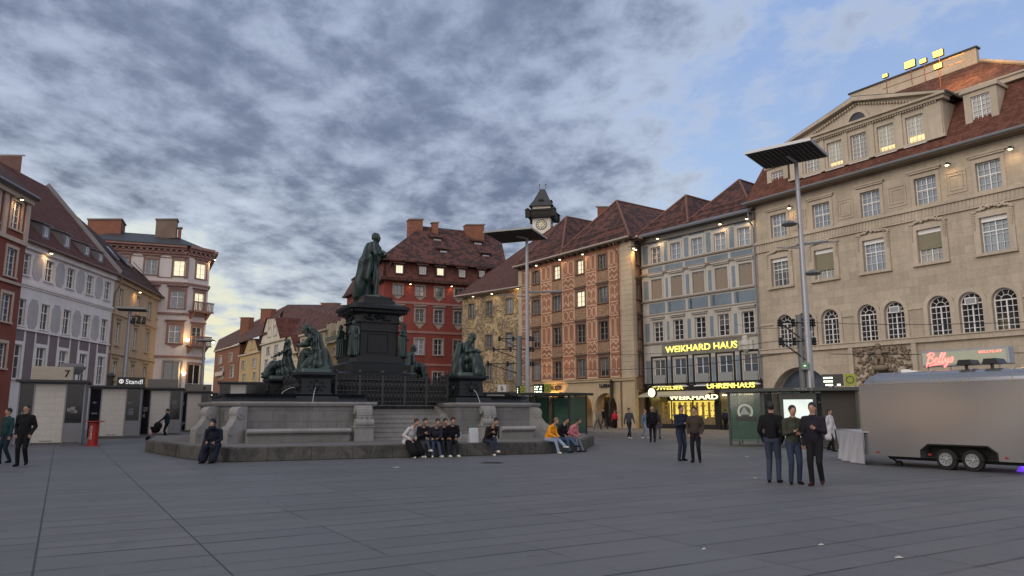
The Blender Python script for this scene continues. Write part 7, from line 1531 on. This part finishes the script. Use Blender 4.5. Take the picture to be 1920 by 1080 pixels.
# glass cube kiosk beside it with a round poster
pa = Vector(((1367 - 960) / 1409 * 35, 35, 0)); pb = Vector(((1428 - 960) / 1409 * 34.2, 34.2, 0)); gk = shelter('glass_shelter', pa, pb, 1.5, atY(1400, 730, 34.5).z, 'greenish glass shelter with round poster in front of the yellow lit shop', 1); Wg = (pb - pa).length
mb = MB(); mb.box(.06, Wg - .06, .02, .035, .2, 2.4); mb.build('front_glass', GG, gk); mb = MB(); mb.arch(Wg * .5, .26, .36, 0, .015, 1.55, 0, 2 * math.pi, 24); po = mb.build('poster_ring', plain('poster_white', (.5, .52, .5)), gk)
mb = MB(); mb.box(Wg * .5 - .45, Wg * .5 + .45, -.01, .01, 1.15, 1.35); mb.build('poster_band', DARKM, po); mb = MB(); mb.poly([(Wg * .5 - .26, .005, 1.42), (Wg * .5 - .05, .005, 1.78), (Wg * .5 + .22, .005, 1.42)]); mb.build('poster_picture', plain('poster_grey', (.3, .33, .33)), po)
# shelter beyond the fountain on the right
YL = 46; pa = Vector(((1004 - 960) / 1409 * YL, YL, 0)); pb = Vector(((1066 - 960) / 1409 * 44, 44, 0)); ls_ = shelter('tram_shelter', pa, pb, 1.6, atY(1030, 737, 45).z, 'tram shelter with departure display beyond the fountain', 3); Hl = atY(1030, 737, 45).z
disp(ls_, .05, .85, Hl + .05, Hl + .55, -.1, True, 8)
mb = MB(); mb.box(.2, 1.6, 1.45, 1.52, .4, Hl - .3); mb.build('advert_screen', emit('dim_green_screen', (.06, .16, .12), .10, .9), ls_)
pq = Vector(((968 - 960) / 1409 * 50, 50, 0)); l2 = shelter('tram_shelter', pq, Vector(((1002 - 960) / 1409 * 49, 49, 0)), 1.5, atY(985, 737, 50).z, 'short dark tram shelter behind the fountain basin', 2)
mb = MB(); mb.box(.2, .85, -.1, 0, 2.0, 2.12); mb.build('light_tube', emit('white_tube', (.9, 1, .95), 3), l2); disp(l2, 0.1, .3, 2.75, 3.2, 0, True, 2)

# ================================================================== silver catering trailer with lit sign
tp = G(1790, 882.5); td_ = Vector((.56, -.83, 0)).normalized(); tn = Vector((-td_.y, td_.x, 0))     # td_: towards the viewer's right; tn: away
def along(px):
    r = (px - 960) / 1409; return (tp.x - r * tp.y) / (r * td_.y - td_.x)
tL = along(1613.5); T0 = tp + td_ * tL; tr = empty('catering_trailer', (T0.x, T0.y, 0), math.atan2(td_.y, td_.x), 'silver aluminium catering trailer with rounded roof and twin wheels', 'trailer'); TLn = 7.2; TW = 2.2
ALU = None
def alu():
    a = MT('brushed_aluminium'); n = a.noise(.5, 2, .4); n2 = a.noise(.45, 1, .4); a.col(a.mix(n, (.29, .30, .325), (.36, .37, .395))); a.setp(Metallic=.75, Specular_IOR_Level=.5); a.l(a.ramp(n2, [(.3, (.15,) * 3), (.7, (.22,) * 3)]), a.p.inputs['Roughness']); a.bump(a.noise(.5, 1, .3), .12, .1); return a.m
ALU = alu()
zb0, zs, ztp = .30, 2.40, 2.72
sec = [(0, zb0), (0, zs)] + [(.38 * (1 - math.cos(t * math.pi / 12)), zs + (ztp - zs) * math.sin(t * math.pi / 12)) for t in range(1, 7)] + [(TW - .38 * (1 - math.cos(t * math.pi / 12)), zs + (ztp - zs) * math.sin(t * math.pi / 12)) for t in range(6, 0, -1)] + [(TW, zs), (TW, zb0)]
wx = [along(1764) - tL, along(1813) - tL]; wc = sum(wx) / 2
mb = MB(); ns = len(sec); xs_ = [0, .06, .22, .5, TLn - .5, TLn - .22, TLn]; rings = []
for x in xs_:
    e_ = max(0, (.5 - x) / .5, (x - TLn + .5) / .5); e_ = 1 - math.sqrt(max(0, 1 - e_ * e_)); rings.append([(x, y * (1 - .0 * e_), (z if z <= zs else zs + (z - zs) * (1 - e_ * .95)) - (e_ * .25 if z >= zs - .01 else 0)) for y, z in sec])
vs = [p for r_ in rings for p in r_]; fs = []
for i in range(len(xs_) - 1):
    for j in range(1, ns - 1): fs.append((i*ns+j, (i+1)*ns+j, (i+1)*ns+j+1, i*ns+j+1))
fs += [(i*ns, i*ns+ns-1, (i+1)*ns+ns-1, (i+1)*ns) for i in range(len(xs_)-1)]; fs.append(tuple(range(ns))); fs.append(tuple(range((len(xs_)-1)*ns, len(xs_)*ns))[::-1]); 
mb.add(vs, fs); NT = [(wc - .97, .0, zb0), (wc - .97, 0, .5), (wc - .76, 0, .68), (wc + .76, 0, .68), (wc + .97, 0, .5), (wc + .97, 0, zb0)]
for a_, b_ in zip(NT[:-1], NT[1:]): mb.quad(a_, b_, (b_[0], .4, b_[2]), (a_[0], .4, a_[2]))
mb.poly([(0, 0, zb0)] + NT[:3] + [(wc - .76, 0, zs), (0, 0, zs)]); mb.poly(NT[2:4] + [(wc + .76, 0, zs), (wc - .76, 0, zs)]); mb.poly(NT[3:] + [(TLn, 0, zb0), (TLn, 0, zs), (wc + .76, 0, zs)])
tb = mb.build('body', ALU, tr)
bm = bmesh.new(); bm.from_mesh(tb.data); bmesh.ops.remove_doubles(bm, verts=bm.verts, dist=.0005); bmesh.ops.recalc_face_normals(bm, faces=bm.faces); bm.to_mesh(tb.data); bm.free()
mb = MB(); mb.slab([(wc - .97, .02, .28), (wc + .97, .02, .28), (wc + .97, .02, .5), (wc + .76, .02, .66), (wc - .76, .02, .66), (wc - .97, .02, .5)][:0] or [(wc - .99, .4, .2), (wc + .99, .4, .2), (wc + .99, .4, .68), (wc - .99, .4, .68)], (0, .02, 0)); mb.build('wheel_well', plain('black_rubber', (.012, .012, .013), .8), tr)
mb = MB(); pth = [(wc - .98, -.01, .3), (wc - .98, -.01, .5), (wc - .77, -.01, .67), (wc + .77, -.01, .67), (wc + .98, -.01, .5), (wc + .98, -.01, .3)]; mb.sweep(pth, .025, 6); mb.build('arch_trim', plain('black_rubber', (.012, .012, .013), .8), tr)
for x in wx:
    mb = MB(); prof = [(.16, -.09), (.27, -.10), (.315, -.08), (.33, -.05), (.33, .05), (.315, .08), (.16, .09)]; mb.lathe(prof, n=28); Mw = Matrix.Translation((x, .12, .285)) @ Matrix.Rotation(R(90), 4, 'X') @ Matrix.Scale(.86, 4); ty = mb.build('wheel', plain('black_rubber', (.012, .012, .013), .8), tr, Mw, smooth=False)
    mb = MB(); mb.lathe([(.205, .06), (.205, .125), (.19, .125), (.17, .10), (.08, .098), (.06, .12), (.01, .125)], n=24)
    mb.build('rim', METAL, ty); mb = MB()
    for q in range(8): t = q * math.pi / 4; mb.cyl((.13 * math.cos(t), .13 * math.sin(t), .095), (.13 * math.cos(t), .13 * math.sin(t), .106), .02, n=8)
    mb.build('rim_holes', DARKM, ty)
mb = MB(); mb.box(.6, TLn - .3, .3, .42, .2, .32); mb.box(.6, TLn - .3, 1.6, 1.72, .2, .32); mb.build('chassis', plain('black_rubber', (.012, .012, .013), .8), tr)
mb = MB(); mb.cyl((.75, .5, .06), (.75, .62, .06), .09, n=12); mb.cyl((.72, .55, .1), (.4, .55, .3), .03, n=6); mb.cyl((1.9, .4, .28), (2.3, .4, .02), .03, n=6); mb.box(2.2, 2.45, .34, .46, 0, .03); mb.build('support_legs', plain('black_rubber', (.012, .012, .013), .8), tr)
mb = MB()
for x in (.4, 1.9, wc + 1.15): mb.box(x, x + .09, -.012, 0, .37, .42)
mb.build('side_reflectors', plain('red_reflector', (.25, .03, .03), .3), tr)
mb = MB()
for x in (.12, .42, 1.0, 2.4, 3.0, 4.2): mb.box(x, x + .05, -.02, .0, zs - .05, zs + .01)
mb.build('marker_lamps', plain('amber_marker', (.30, .22, .1), .4), tr)
mb = MB()
for x in (1.05, 2.1, 3.15, 4.2, 5.2): mb.sweep([(x, y - .004 * (y < 1), z + .006) for y, z in sec[1:-1]], .008, 4)
mb.box(0, TLn, -.008, .0, zs - .012, zs + .008); mb.build('roof_seams', METAL, tr)
mb = MB(); mb.box(1.15, 1.3, .35, .6, 2.64, 2.8); mb.slab([(1.3, .35, 2.68), (1.6, .35, 2.68), (1.6, .35, 2.74), (1.3, .35, 2.78)], (0, .25, 0)); mb.build('roof_camera', WHITE, tr)
mb = MB()
for x in (2.75, 3.4): mb.slab([(x, .25, 2.84), (x + .42, .25, 2.84), (x + .36, .25, 2.98), (x + .06, .25, 2.98)], (0, .5, 0)); mb.box(x + .15, x + .2, .4, .5, 2.6, 2.85)
mb.build('roof_spotlights', plain('black_plastic', (.012, .012, .014), .4), tr)
# lit sign box, standing at the far side of the roof
yS = 1.55
def tpt(px, py, y):
    o3 = T0 + tn * y; r = ray(px, py); t = (o3.x * tn.x + o3.y * tn.y) / (r.x * tn.x + r.y * tn.y); q = Vector((r.x * t, r.y * t, CAMZ + r.z * t)); return (q - o3).dot(td_), q.z
s0, z0 = tpt(1728, 688, yS); s1, z1 = tpt(1890, 650, yS); z0 = (tpt(1728, 690, yS)[1] + tpt(1890, 680, yS)[1]) / 2; z1 = (tpt(1728, 659, yS)[1] + tpt(1890, 648, yS)[1]) / 2
mb = MB(); mb.box(s0, s1, yS, yS + .35, z0, z1); sg_ = mb.build('sign_box', METAL, tr, bevel=.02)
mb = MB(); mb.box(s0 + .06, s1 - .06, yS - .012, yS - .002, z0 + .06, z1 - .06); pf = mb.build('sign_panel', emit('greenish_sign_panel', (.34, .36, .27), .42, .35), sg_)
mb = MB()
for x in (s0 + .15, s0 + .8, s1 - .3): mb.cyl((x, yS + .1, z0), (x, yS + .1, 2.5), .025, n=6)
mb.each('sign_post', METAL, sg_)
NEON = emit('red_neon', (1.0, .16, .14), 2.6); NB = MB()
def stroke(pts, x, z, s, sl=.25):
    P = [Vector((x + (a + b * sl) * s, yS - .03, z + b * s)) for a, b in pts]
    out = []
    for i in range(len(P) - 1):
        p0 = P[max(i-1, 0)]; p1, p2 = P[i], P[i+1]; p3 = P[min(i+2, len(P)-1)]
        for t in (0, .33, .66): out.append(.5 * ((2 * p1) + (p2 - p0) * t + (2 * p0 - 5 * p1 + 4 * p2 - p3) * t * t + (3 * p1 - p0 - 3 * p2 + p3) * t ** 3))
    out.append(P[-1]); NB.sweep(out, .0145, 5)
H_ = z1 - z0; xx = s0 + .16; zz = z0 + .2 * H_; u_ = H_ * .62
stroke([(.1, -.35), (.12, .2), (.2, .95), (.25, 1.0)], xx, zz, u_); stroke([(-.05, .8), (.2, 1.05), (.55, 1.0), (.6, .8), (.25, .55), (.6, .45), (.62, .15), (.3, 0), (.12, .1)], xx, zz, u_)
stroke([(.75, .25), (1.0, .35), (1.0, .52), (.85, .5), (.78, .2), (.9, 0), (1.1, .1), (1.25, .4), (1.4, .9), (1.32, 1.0), (1.24, .6), (1.25, .1), (1.38, .05), (1.52, .4), (1.68, .9), (1.6, 1.0), (1.52, .6), (1.53, .1), (1.66, .05), (1.82, .5), (1.84, .15), (1.95, .05), (2.1, .5), (2.05, -.1), (1.9, -.4), (1.8, -.3), (2.1, 0), (2.3, .3), (2.42, .55), (2.5, .3), (2.42, .05), (2.28, .08)], xx, zz, u_)
stroke([(.3, -.22), (1.0, -.12), (1.7, -.08)], xx, zz, u_, 0)
NB.build('neon_script', NEON, sg_); text('web_address', 'BELLYS.AT', NEON, sg_, tmx(s1 - .75, yS - .03, z1 - .2 * H_ - .06), .6, .06, .004, .004)
# covered table behind the trailer
q0 = G(1571, 858); q1 = T0 + tn * .9; tbx = empty('covered_table', (q0.x, q0.y, 0), math.atan2((T0 - q0).y, (T0 - q0).x), 'white covered table hanging loose cloth at the left end of the trailer', 'table')
Wt = (T0 - q0).length + .15; mb = MB(); nx_, nz_ = 60, 12; gv = []; gf = []
for j in range(nz_ + 1):
    for i in range(nx_ + 1):
        t = i / nx_; h = j / nz_; z = .93 * (1 - h) + .02; y = .06 * math.sin(t * 21 + h * 1.5) * h + .05 * math.sin(t * 47 + 2 * h) * h * .6 - .18 * h * math.sin(t * 3.2) ; gv.append((t * Wt + .03 * math.sin(t * 14) * h + h * .18 * (1 - t), y, z))
for j in range(nz_):
    for i in range(nx_): q = j * (nx_ + 1) + i; gf.append((q, q + 1, q + nx_ + 2, q + nx_ + 1))
mb.add(gv, gf); mb.slab([(0, 0, .95), (Wt, 0, .95), (Wt, .8, .95), (0, .8, .95)], (0, 0, .03)); CLO = plain('white_grey_cloth', (.36, .36, .39), .8, var=.1); mb.build('cloth_skirt', CLO, tbx, smooth=True)
mb = MB(); mb.box(.05, .1, .1, .15, 0, .95); mb.box(.05, .1, .65, .7, 0, .95); mb.build('table_legs', METAL, tbx)
# small purple floor lamps glowing under the trailer's right end
for x in (along(1866) - tL, along(1912) - tL):
    q = T0 + td_ * x + tn * 1.2; o = empty('floor_lamp', (q.x, q.y, 0), 0, 'small violet glowing floor lamp under the trailer, ' + ('nearer the wheels' if x < along(1900) - tL else 'at the right picture edge'), 'lamp', 'violet lamps under the trailer'); mb = MB(); mb.lathe([(.14, 0), (.14, .02), (.05, .14), (.02, .15)], n=12); mb.build('lamp_shade', emit('violet_lamp', (.22, .08, 1.0), .45), o)
    l = bpy.data.lights.new('violet_light', 'POINT'); l.energy = 1.0; l.color = (.4, .2, 1); l.shadow_soft_size = .05; lo = bpy.data.objects.new('violet_light', l); COL.objects.link(lo); lo.parent = o; lo.location = (0, -.1, .22)
# litter and cover
for i, (px, py, a, b) in enumerate(((743, 877, .12, .06), (1686, 1047, .05, .03), (1540, 1023, .04, .02), (1320, 1031, .03, .02), (1401, 857, .1, .05), (1416, 897, .05, .04))):
    p = G(px, py); mb = MB(); mb.slab([(-a, -b * .6, .006), (a * .7, -b, .012), (a, b * .4, .006), (a * .2, b, .02), (-a * .8, b * .7, .006)], (0, 0, .003)); o = mb.build('paper_scrap', plain('paper', (.45, .45, .42))); o.location = p; tag(o, ['largest paper scrap on the paving in front of the five seated people', 'paper scrap at the lower right of the paving', 'tiny paper scrap left of the lower right one', 'tiny paper scrap on the central foreground paving', 'paper scrap on the paving between the two standing groups', 'paper scrap left of the nearest standing people'][i], 'litter', 'paper scraps on the paving')
p = G(922, 868); mb = MB(); mb.cyl((0, 0, .002), (0, 0, .008), .38, n=28)
mb.mi = 1
for q in range(6): mb.box(-.28, .28, -.22 + q * .085, -.2 + q * .085, .008, .012)
o = mb.build('manhole_cover', [plain('iron_cover', (.05, .05, .055), .6), DARKM]); o.location = p; tag(o, 'round iron manhole cover in the paving before the fountain', 'manhole cover')
# ================================================================== people
def cloth(r, g, b): return plain('cloth_%d_%d_%d' % (r, g, b), S(r, g, b), .85, var=.2, scale=6, bump=.3, spec=.15)
SKIN = plain('skin', (.36, .21, .145), .55, var=.06); SKIN2 = plain('skin_dark', (.09, .05, .035), .55, var=.06); BLK_ = cloth(22, 22, 26); HB = plain('dark_hair', (.012, .010, .009), .6); HL = plain('light_hair', (.17, .11, .06), .6); HG = plain('bald_scalp', (.33, .19, .13), .5)
SHW = cloth(205, 200, 196); SHB = cloth(24, 22, 22)
def person(px, py, prex, rz, top, tro, sho, hair, label, cat='person', group=None, skin=SKIN, scale=1, voxel=.02, loc=None, more=None):
    p = loc if loc is not None else G(px, py); pr, ex = prex
    if more: pr = pr + more
    o = fuse('person', pr, [top, tro, skin, sho, hair], None, voxel=voxel, smooth=2, fold=.008, ffreq=7, seed=px % 7, extra=ex, foldmask=0); o.location = p; o.rotation_euler = (0, 0, rz); o.scale = (scale,) * 3
    return tag(o, label, cat, group)
GW = 'people walking and standing by the arcades'
DN = cloth(70, 82, 104); LD = cloth(120, 132, 156); DD = cloth(38, 42, 56); GJ = cloth(66, 68, 76)
person(1180, 823, stand(1.76, 'down', .9), R(25), GJ, DD, SHW, HB, 'man in grey jacket and dark jeans walking with white shoes', group=GW)
person(1209, 823, stand(1.68, 'down', .8, fem=True, hairlong=True), R(60), cloth(92, 112, 136), LD, SHW, HL, 'woman in light blue denim seen walking behind the man in black', group=GW)
person(1224, 829, stand(1.8, 'pocket', 0), R(170), BLK_, BLK_, SHB, HG, 'bald man all in black seen from behind', group=GW)
person(1233, 823, stand(1.66, 'down', .4, fem=True, hairlong=True), R(150), cloth(58, 52, 58), cloth(80, 80, 90), SHB, HB, 'dark haired person half hidden by the bald man in black', group=GW)
person(1121, 808, stand(1.72, 'down', 1.0, fem=True, hairlong=True), R(-60), cloth(112, 114, 104), DN, SHW, HL, 'fair haired woman in olive grey jacket walking before the arcade', group=GW)
person(1133, 808, stand(1.8, 'down', 1.0), R(-60), BLK_, cloth(62, 66, 78), SHW, HB, 'man in black jacket walking beside the fair haired woman', group=GW)
person(1153, 806, stand(1.66, 'down', .3, fem=True), R(10), cloth(176, 44, 62), BLK_, SHW, HB, 'person in a red jacket and black trousers by the arcade', group=GW)
person(1079, 803, stand(1.72, 'down', .2), R(20), cloth(80, 78, 98), cloth(70, 78, 98), SHB, HB, 'left one of two people standing by the nearer arcade opening', group=GW)
person(1087, 804, stand(1.64, 'phone', 0, fem=True, hairlong=True), R(70), cloth(36, 32, 48), cloth(84, 90, 108), SHB, HB, 'right one of two people by the nearer arcade opening, holding a phone', group=GW)
person(1362, 809, stand(1.72, 'pocket', 0), R(180), cloth(40, 42, 58), BLK_, SHB, HB, 'person with backpack looking into the yellow lit shop', group=GW, more=[('e', (0, .16, 1.25), (.15, .1, .22), 0)])
person(1398, 810, stand(1.7, 'one', .3, fem=True), R(-60), cloth(90, 95, 105), LD, SHW, HB, 'person in light jeans behind the glass shelter', group=GW)
person(1413, 812, stand(1.78, 'down', 0), R(-90), BLK_, BLK_, SHB, HB, 'tall dark person behind the right side of the glass shelter', group=GW)
# two people standing in the middle distance and three nearer ones
GN = 'people standing on the open paving'
person(1278, 864, stand(1.78, 'phone', 0, lean=.05), R(20), cloth(34, 40, 56), cloth(44, 50, 68), SHB, HB, 'man in dark clothes standing before the jeweller, left of a pair', group=GN)
person(1306, 867, stand(1.72, 'pocket', 0), R(-25), cloth(62, 54, 50), cloth(26, 26, 32), SHB, HB, 'person in dark clothes standing before the jeweller, right of a pair', group=GN)
person(1452, 905, stand(1.8, 'pocket', 0), R(150), cloth(24, 24, 28), cloth(52, 58, 76), SHB, HB, 'left of the three nearest standing people, in black jacket', group=GN)
person(1492, 908, stand(1.72, 'phone', 0, lean=.06), R(-5), cloth(56, 60, 52), cloth(46, 54, 74), SHB, HB, 'middle of the three nearest standing people, looking at a phone', group=GN)
person(1533, 911, stand(1.78, 'one', .2), R(-35), cloth(36, 34, 44), cloth(26, 26, 30), cloth(60, 30, 32), HB, 'right of the three nearest standing people, in dark clothes', group=GN)
person(1558, 846, stand(1.68, 'down', .5, fem=True, hairlong=True), R(40), cloth(176, 176, 182), BLK_, SHB, HB, 'woman in a pale coat walking beside the dark shelter wall', group=GN, more=[('c', (-.1, 0, .9), .13, (-.12, 0, .55), .14, 0), ('c', (.1, 0, .9), .13, (.12, 0, .55), .14, 0)])
person(40, 874, stand(1.78, 'pocket', .2), R(10), cloth(26, 26, 30), cloth(22, 22, 26), SHB, HB, 'person in dark clothes standing left of the kiosk with number 7', group=GN)
person(8, 870, stand(1.68, 'down', .3), R(-20), cloth(34, 60, 62), cloth(30, 42, 54), SHB, HB, 'person in dark teal jacket at the left picture edge', group=GN)
person(311, 824, stand(1.72, 'push', .2), R(-70), cloth(34, 38, 52), BLK_, SHB, HB, 'person in dark blue jacket holding the pram', group=GN)
# seated on the fountain platform
EA, EB = G(430, 867), G(1020, 851); ed = (EB - EA).normalized(); ean = math.atan2(ed.y, ed.x)
def onedge(px):
    r = (px - 960) / 1409; t = (EA.x - r * EA.y) / (r * ed.y - ed.x); return EA + ed * t
GS = 'people sitting on the fountain platform'
def sitter(px, *a, **k_): p = onedge(px); return person(px, 0, *a, loc=p, group=GS, **k_)
sitter(769, sit(1.70, arms='lap', lean=.2, fx=.02, coat=.9, fem=True), ean + R(25), cloth(178, 176, 180), BLK_, SHW, HB, 'leftmost of five seated people, with pale sleeves and long black skirt', more=[('c', (-.1, -.1, .5), .15, (-.15, -.4, .2), .17, 1), ('c', (.1, -.1, .5), .15, (.15, -.4, .2), .17, 1)])
sitter(793, sit(1.74, arms='phone', lean=.15, cross=1), ean + R(5), cloth(34, 34, 42), cloth(52, 56, 66), SHW, HB, 'second from left of five seated people, legs crossed in grey jeans')
sitter(815, sit(1.70, arms='knee', lean=.22, fx=.03), ean + R(-5), cloth(46, 46, 58), cloth(60, 70, 92), SHW, HB, 'middle one of five seated people, in blue grey jeans')
sitter(832, sit(1.72, arms='lap', lean=.12, legs=[(-.12, -.3, 0), (.1, -.36, 0)]), ean + R(0), cloth(26, 27, 34), cloth(34, 36, 46), SHW, HB, 'fourth of five seated people, in dark clothes with white shoes')
sitter(848, sit(1.80, arms='lap', lean=.10), ean + R(-8), cloth(24, 25, 32), cloth(28, 30, 38), SHW, HB, 'rightmost and tallest of five seated people, in dark jacket')
sitter(917, sit(1.74, arms='phone', lean=.30, legs=[(-.02, -.38, 0), (.12, -.36, .12)], look=-.5), ean + R(8), cloth(40, 34, 36), cloth(44, 50, 66), SHW, HB, 'lone man in dark jacket bent over his phone beside the white bag')
sitter(404, sit(1.70, arms='lap', lean=.10, hood=True, wide=1.15, coat=1, legs=[(-.2, -.26, 0), (.05, -.3, 0)]), ean + R(-25), cloth(30, 34, 48), cloth(24, 24, 30), SHB, HB, 'person in dark hooded coat sitting on the left end of the platform', skin=SKIN, more=[('c', (-.15, -.1, .5), .15, (-.22, -.22, .14), .14, 0), ('c', (.1, -.1, .5), .15, (.12, -.25, .14), .14, 0)])
E2a, E2b = G(1020, 851), G(1095, 845); e2 = (E2b - E2a).normalized(); e2n = math.atan2(e2.y, e2.x)
for (t, px, prx, top, tro, sho, hr, lab) in ((.10, 1033, sit(1.72, arms='knee', lean=.15, cross=1, fem=True), cloth(214, 142, 40), cloth(132, 146, 172), SHW, HL, 'seated person in mustard yellow top and pale jeans with legs crossed'), (.5, 1054, sit(1.76, arms='lap', lean=.12, cross=1), cloth(30, 28, 34), cloth(72, 92, 122), SHB, HB, 'seated person in black top and blue jeans between yellow and pink tops'), (.85, 1072, sit(1.68, arms='knee', lean=.2, fem=True), cloth(190, 120, 128), cloth(112, 116, 132), SHB, HB, 'seated person in pink top and grey jeans at the right end of the platform')):
    r = (px - 960) / 1409; t_ = (E2a.x - r * E2a.y) / (r * e2.y - e2.x); person(px, 0, prx, ean + R(28), top, tro, sho, hr, lab, loc=E2a + e2 * t_, group=GS)
# bags and phone
p = onedge(890); bg = empty('shopping_bag', (p.x - .05, p.y + .25, .44), ean + R(10), 'large white plastic shopping bag standing on the platform edge', 'bag')
mb = MB(); mb.prism([(-.20, -.1), (.20, -.1), (.20, .1), (-.20, .1)], 0, .54, [(-.19, -.03), (.19, -.03), (.19, .03), (-.19, .03)]); mb.build('bag_body', plain('white_plastic_bag', (.50, .52, .56), .5), bg, bevel=.03)
for sg in (-1, 1):
    mb = MB(); mb.sweep([(sg * .17, 0, .52), (sg * .16, 0, .66), (sg * .13, 0, .69), (sg * .10, 0, .64), (sg * .09, 0, .52)], .012, 5); mb.build('bag_handle', plain('green_handle', (.1, .2, .13), .5), bg)
p = onedge(388); hb_ = empty('handbag', (p.x, p.y + .25, .44), ean, 'brownish black handbag with strap beside the hooded person', 'bag'); mb = MB(); mb.prism([(-.2, -.1), (.2, -.1), (.2, .1), (-.2, .1)], 0, .3, [(-.14, -.05), (.14, -.05), (.14, .05), (-.14, .05)]); mb.build('bag_body', cloth(52, 44, 42), hb_, bevel=.04); mb = MB(); mb.sweep([(-.12, 0, .28), (-.1, 0, .42), (0, 0, .48), (.1, 0, .42), (.12, 0, .28)], .012, 5); mb.build('bag_strap', SHB, hb_)
p = G(290, 827); st = empty('pram', p, R(20), 'dark pram with pink blanket in front of the kiosks', 'pram'); mb = MB()
mb.lathe([(.02, 0), (.16, .03), (.24, .16), (.27, .34)], (0, 0, .42), 14); mb.T = None; mb.build('pram_seat', BLK_, st); mb = MB()
for t in range(7): a = R(t * 15); mb.arch(0, .25, .27, -.001, .05, 0, 0, math.pi, 10) if False else None
mb.ball((.1, .08, .80), (.21, .22, .22), 12, 8); mb.build('pram_hood', BLK_, st, smooth=True); mb = MB(); mb.ball((-.12, .05, .62), (.17, .18, .11), 12, 8); mb.ball((-.22, .0, .46), (.10, .13, .18), 10, 7); mb.build('pink_blanket', cloth(186, 148, 160), st, smooth=True)
mb = MB(); mb.sweep([(.3, 0, 1.02), (.12, 0, .5), (-.3, 0, .15)], .016, 6); mb.sweep([(.3, .2, 1.02), (.12, .2, .5), (-.3, .2, .15)], .016, 6); mb.sweep([(-.2, .1, .5), (.3, .1, .16)], .016, 6); mb.cyl((.3, -.02, 1.02), (.3, .22, 1.02), .02); mb.build('pram_frame', METAL, st)
for (x, y) in ((-.32, -.04), (-.32, .24), (.32, -.04), (.32, .24)):
    mb = MB(); mb.cyl((x, y - .02, .13), (x, y + .02, .13), .13, n=16); mb.build('wheel', SHB, st)
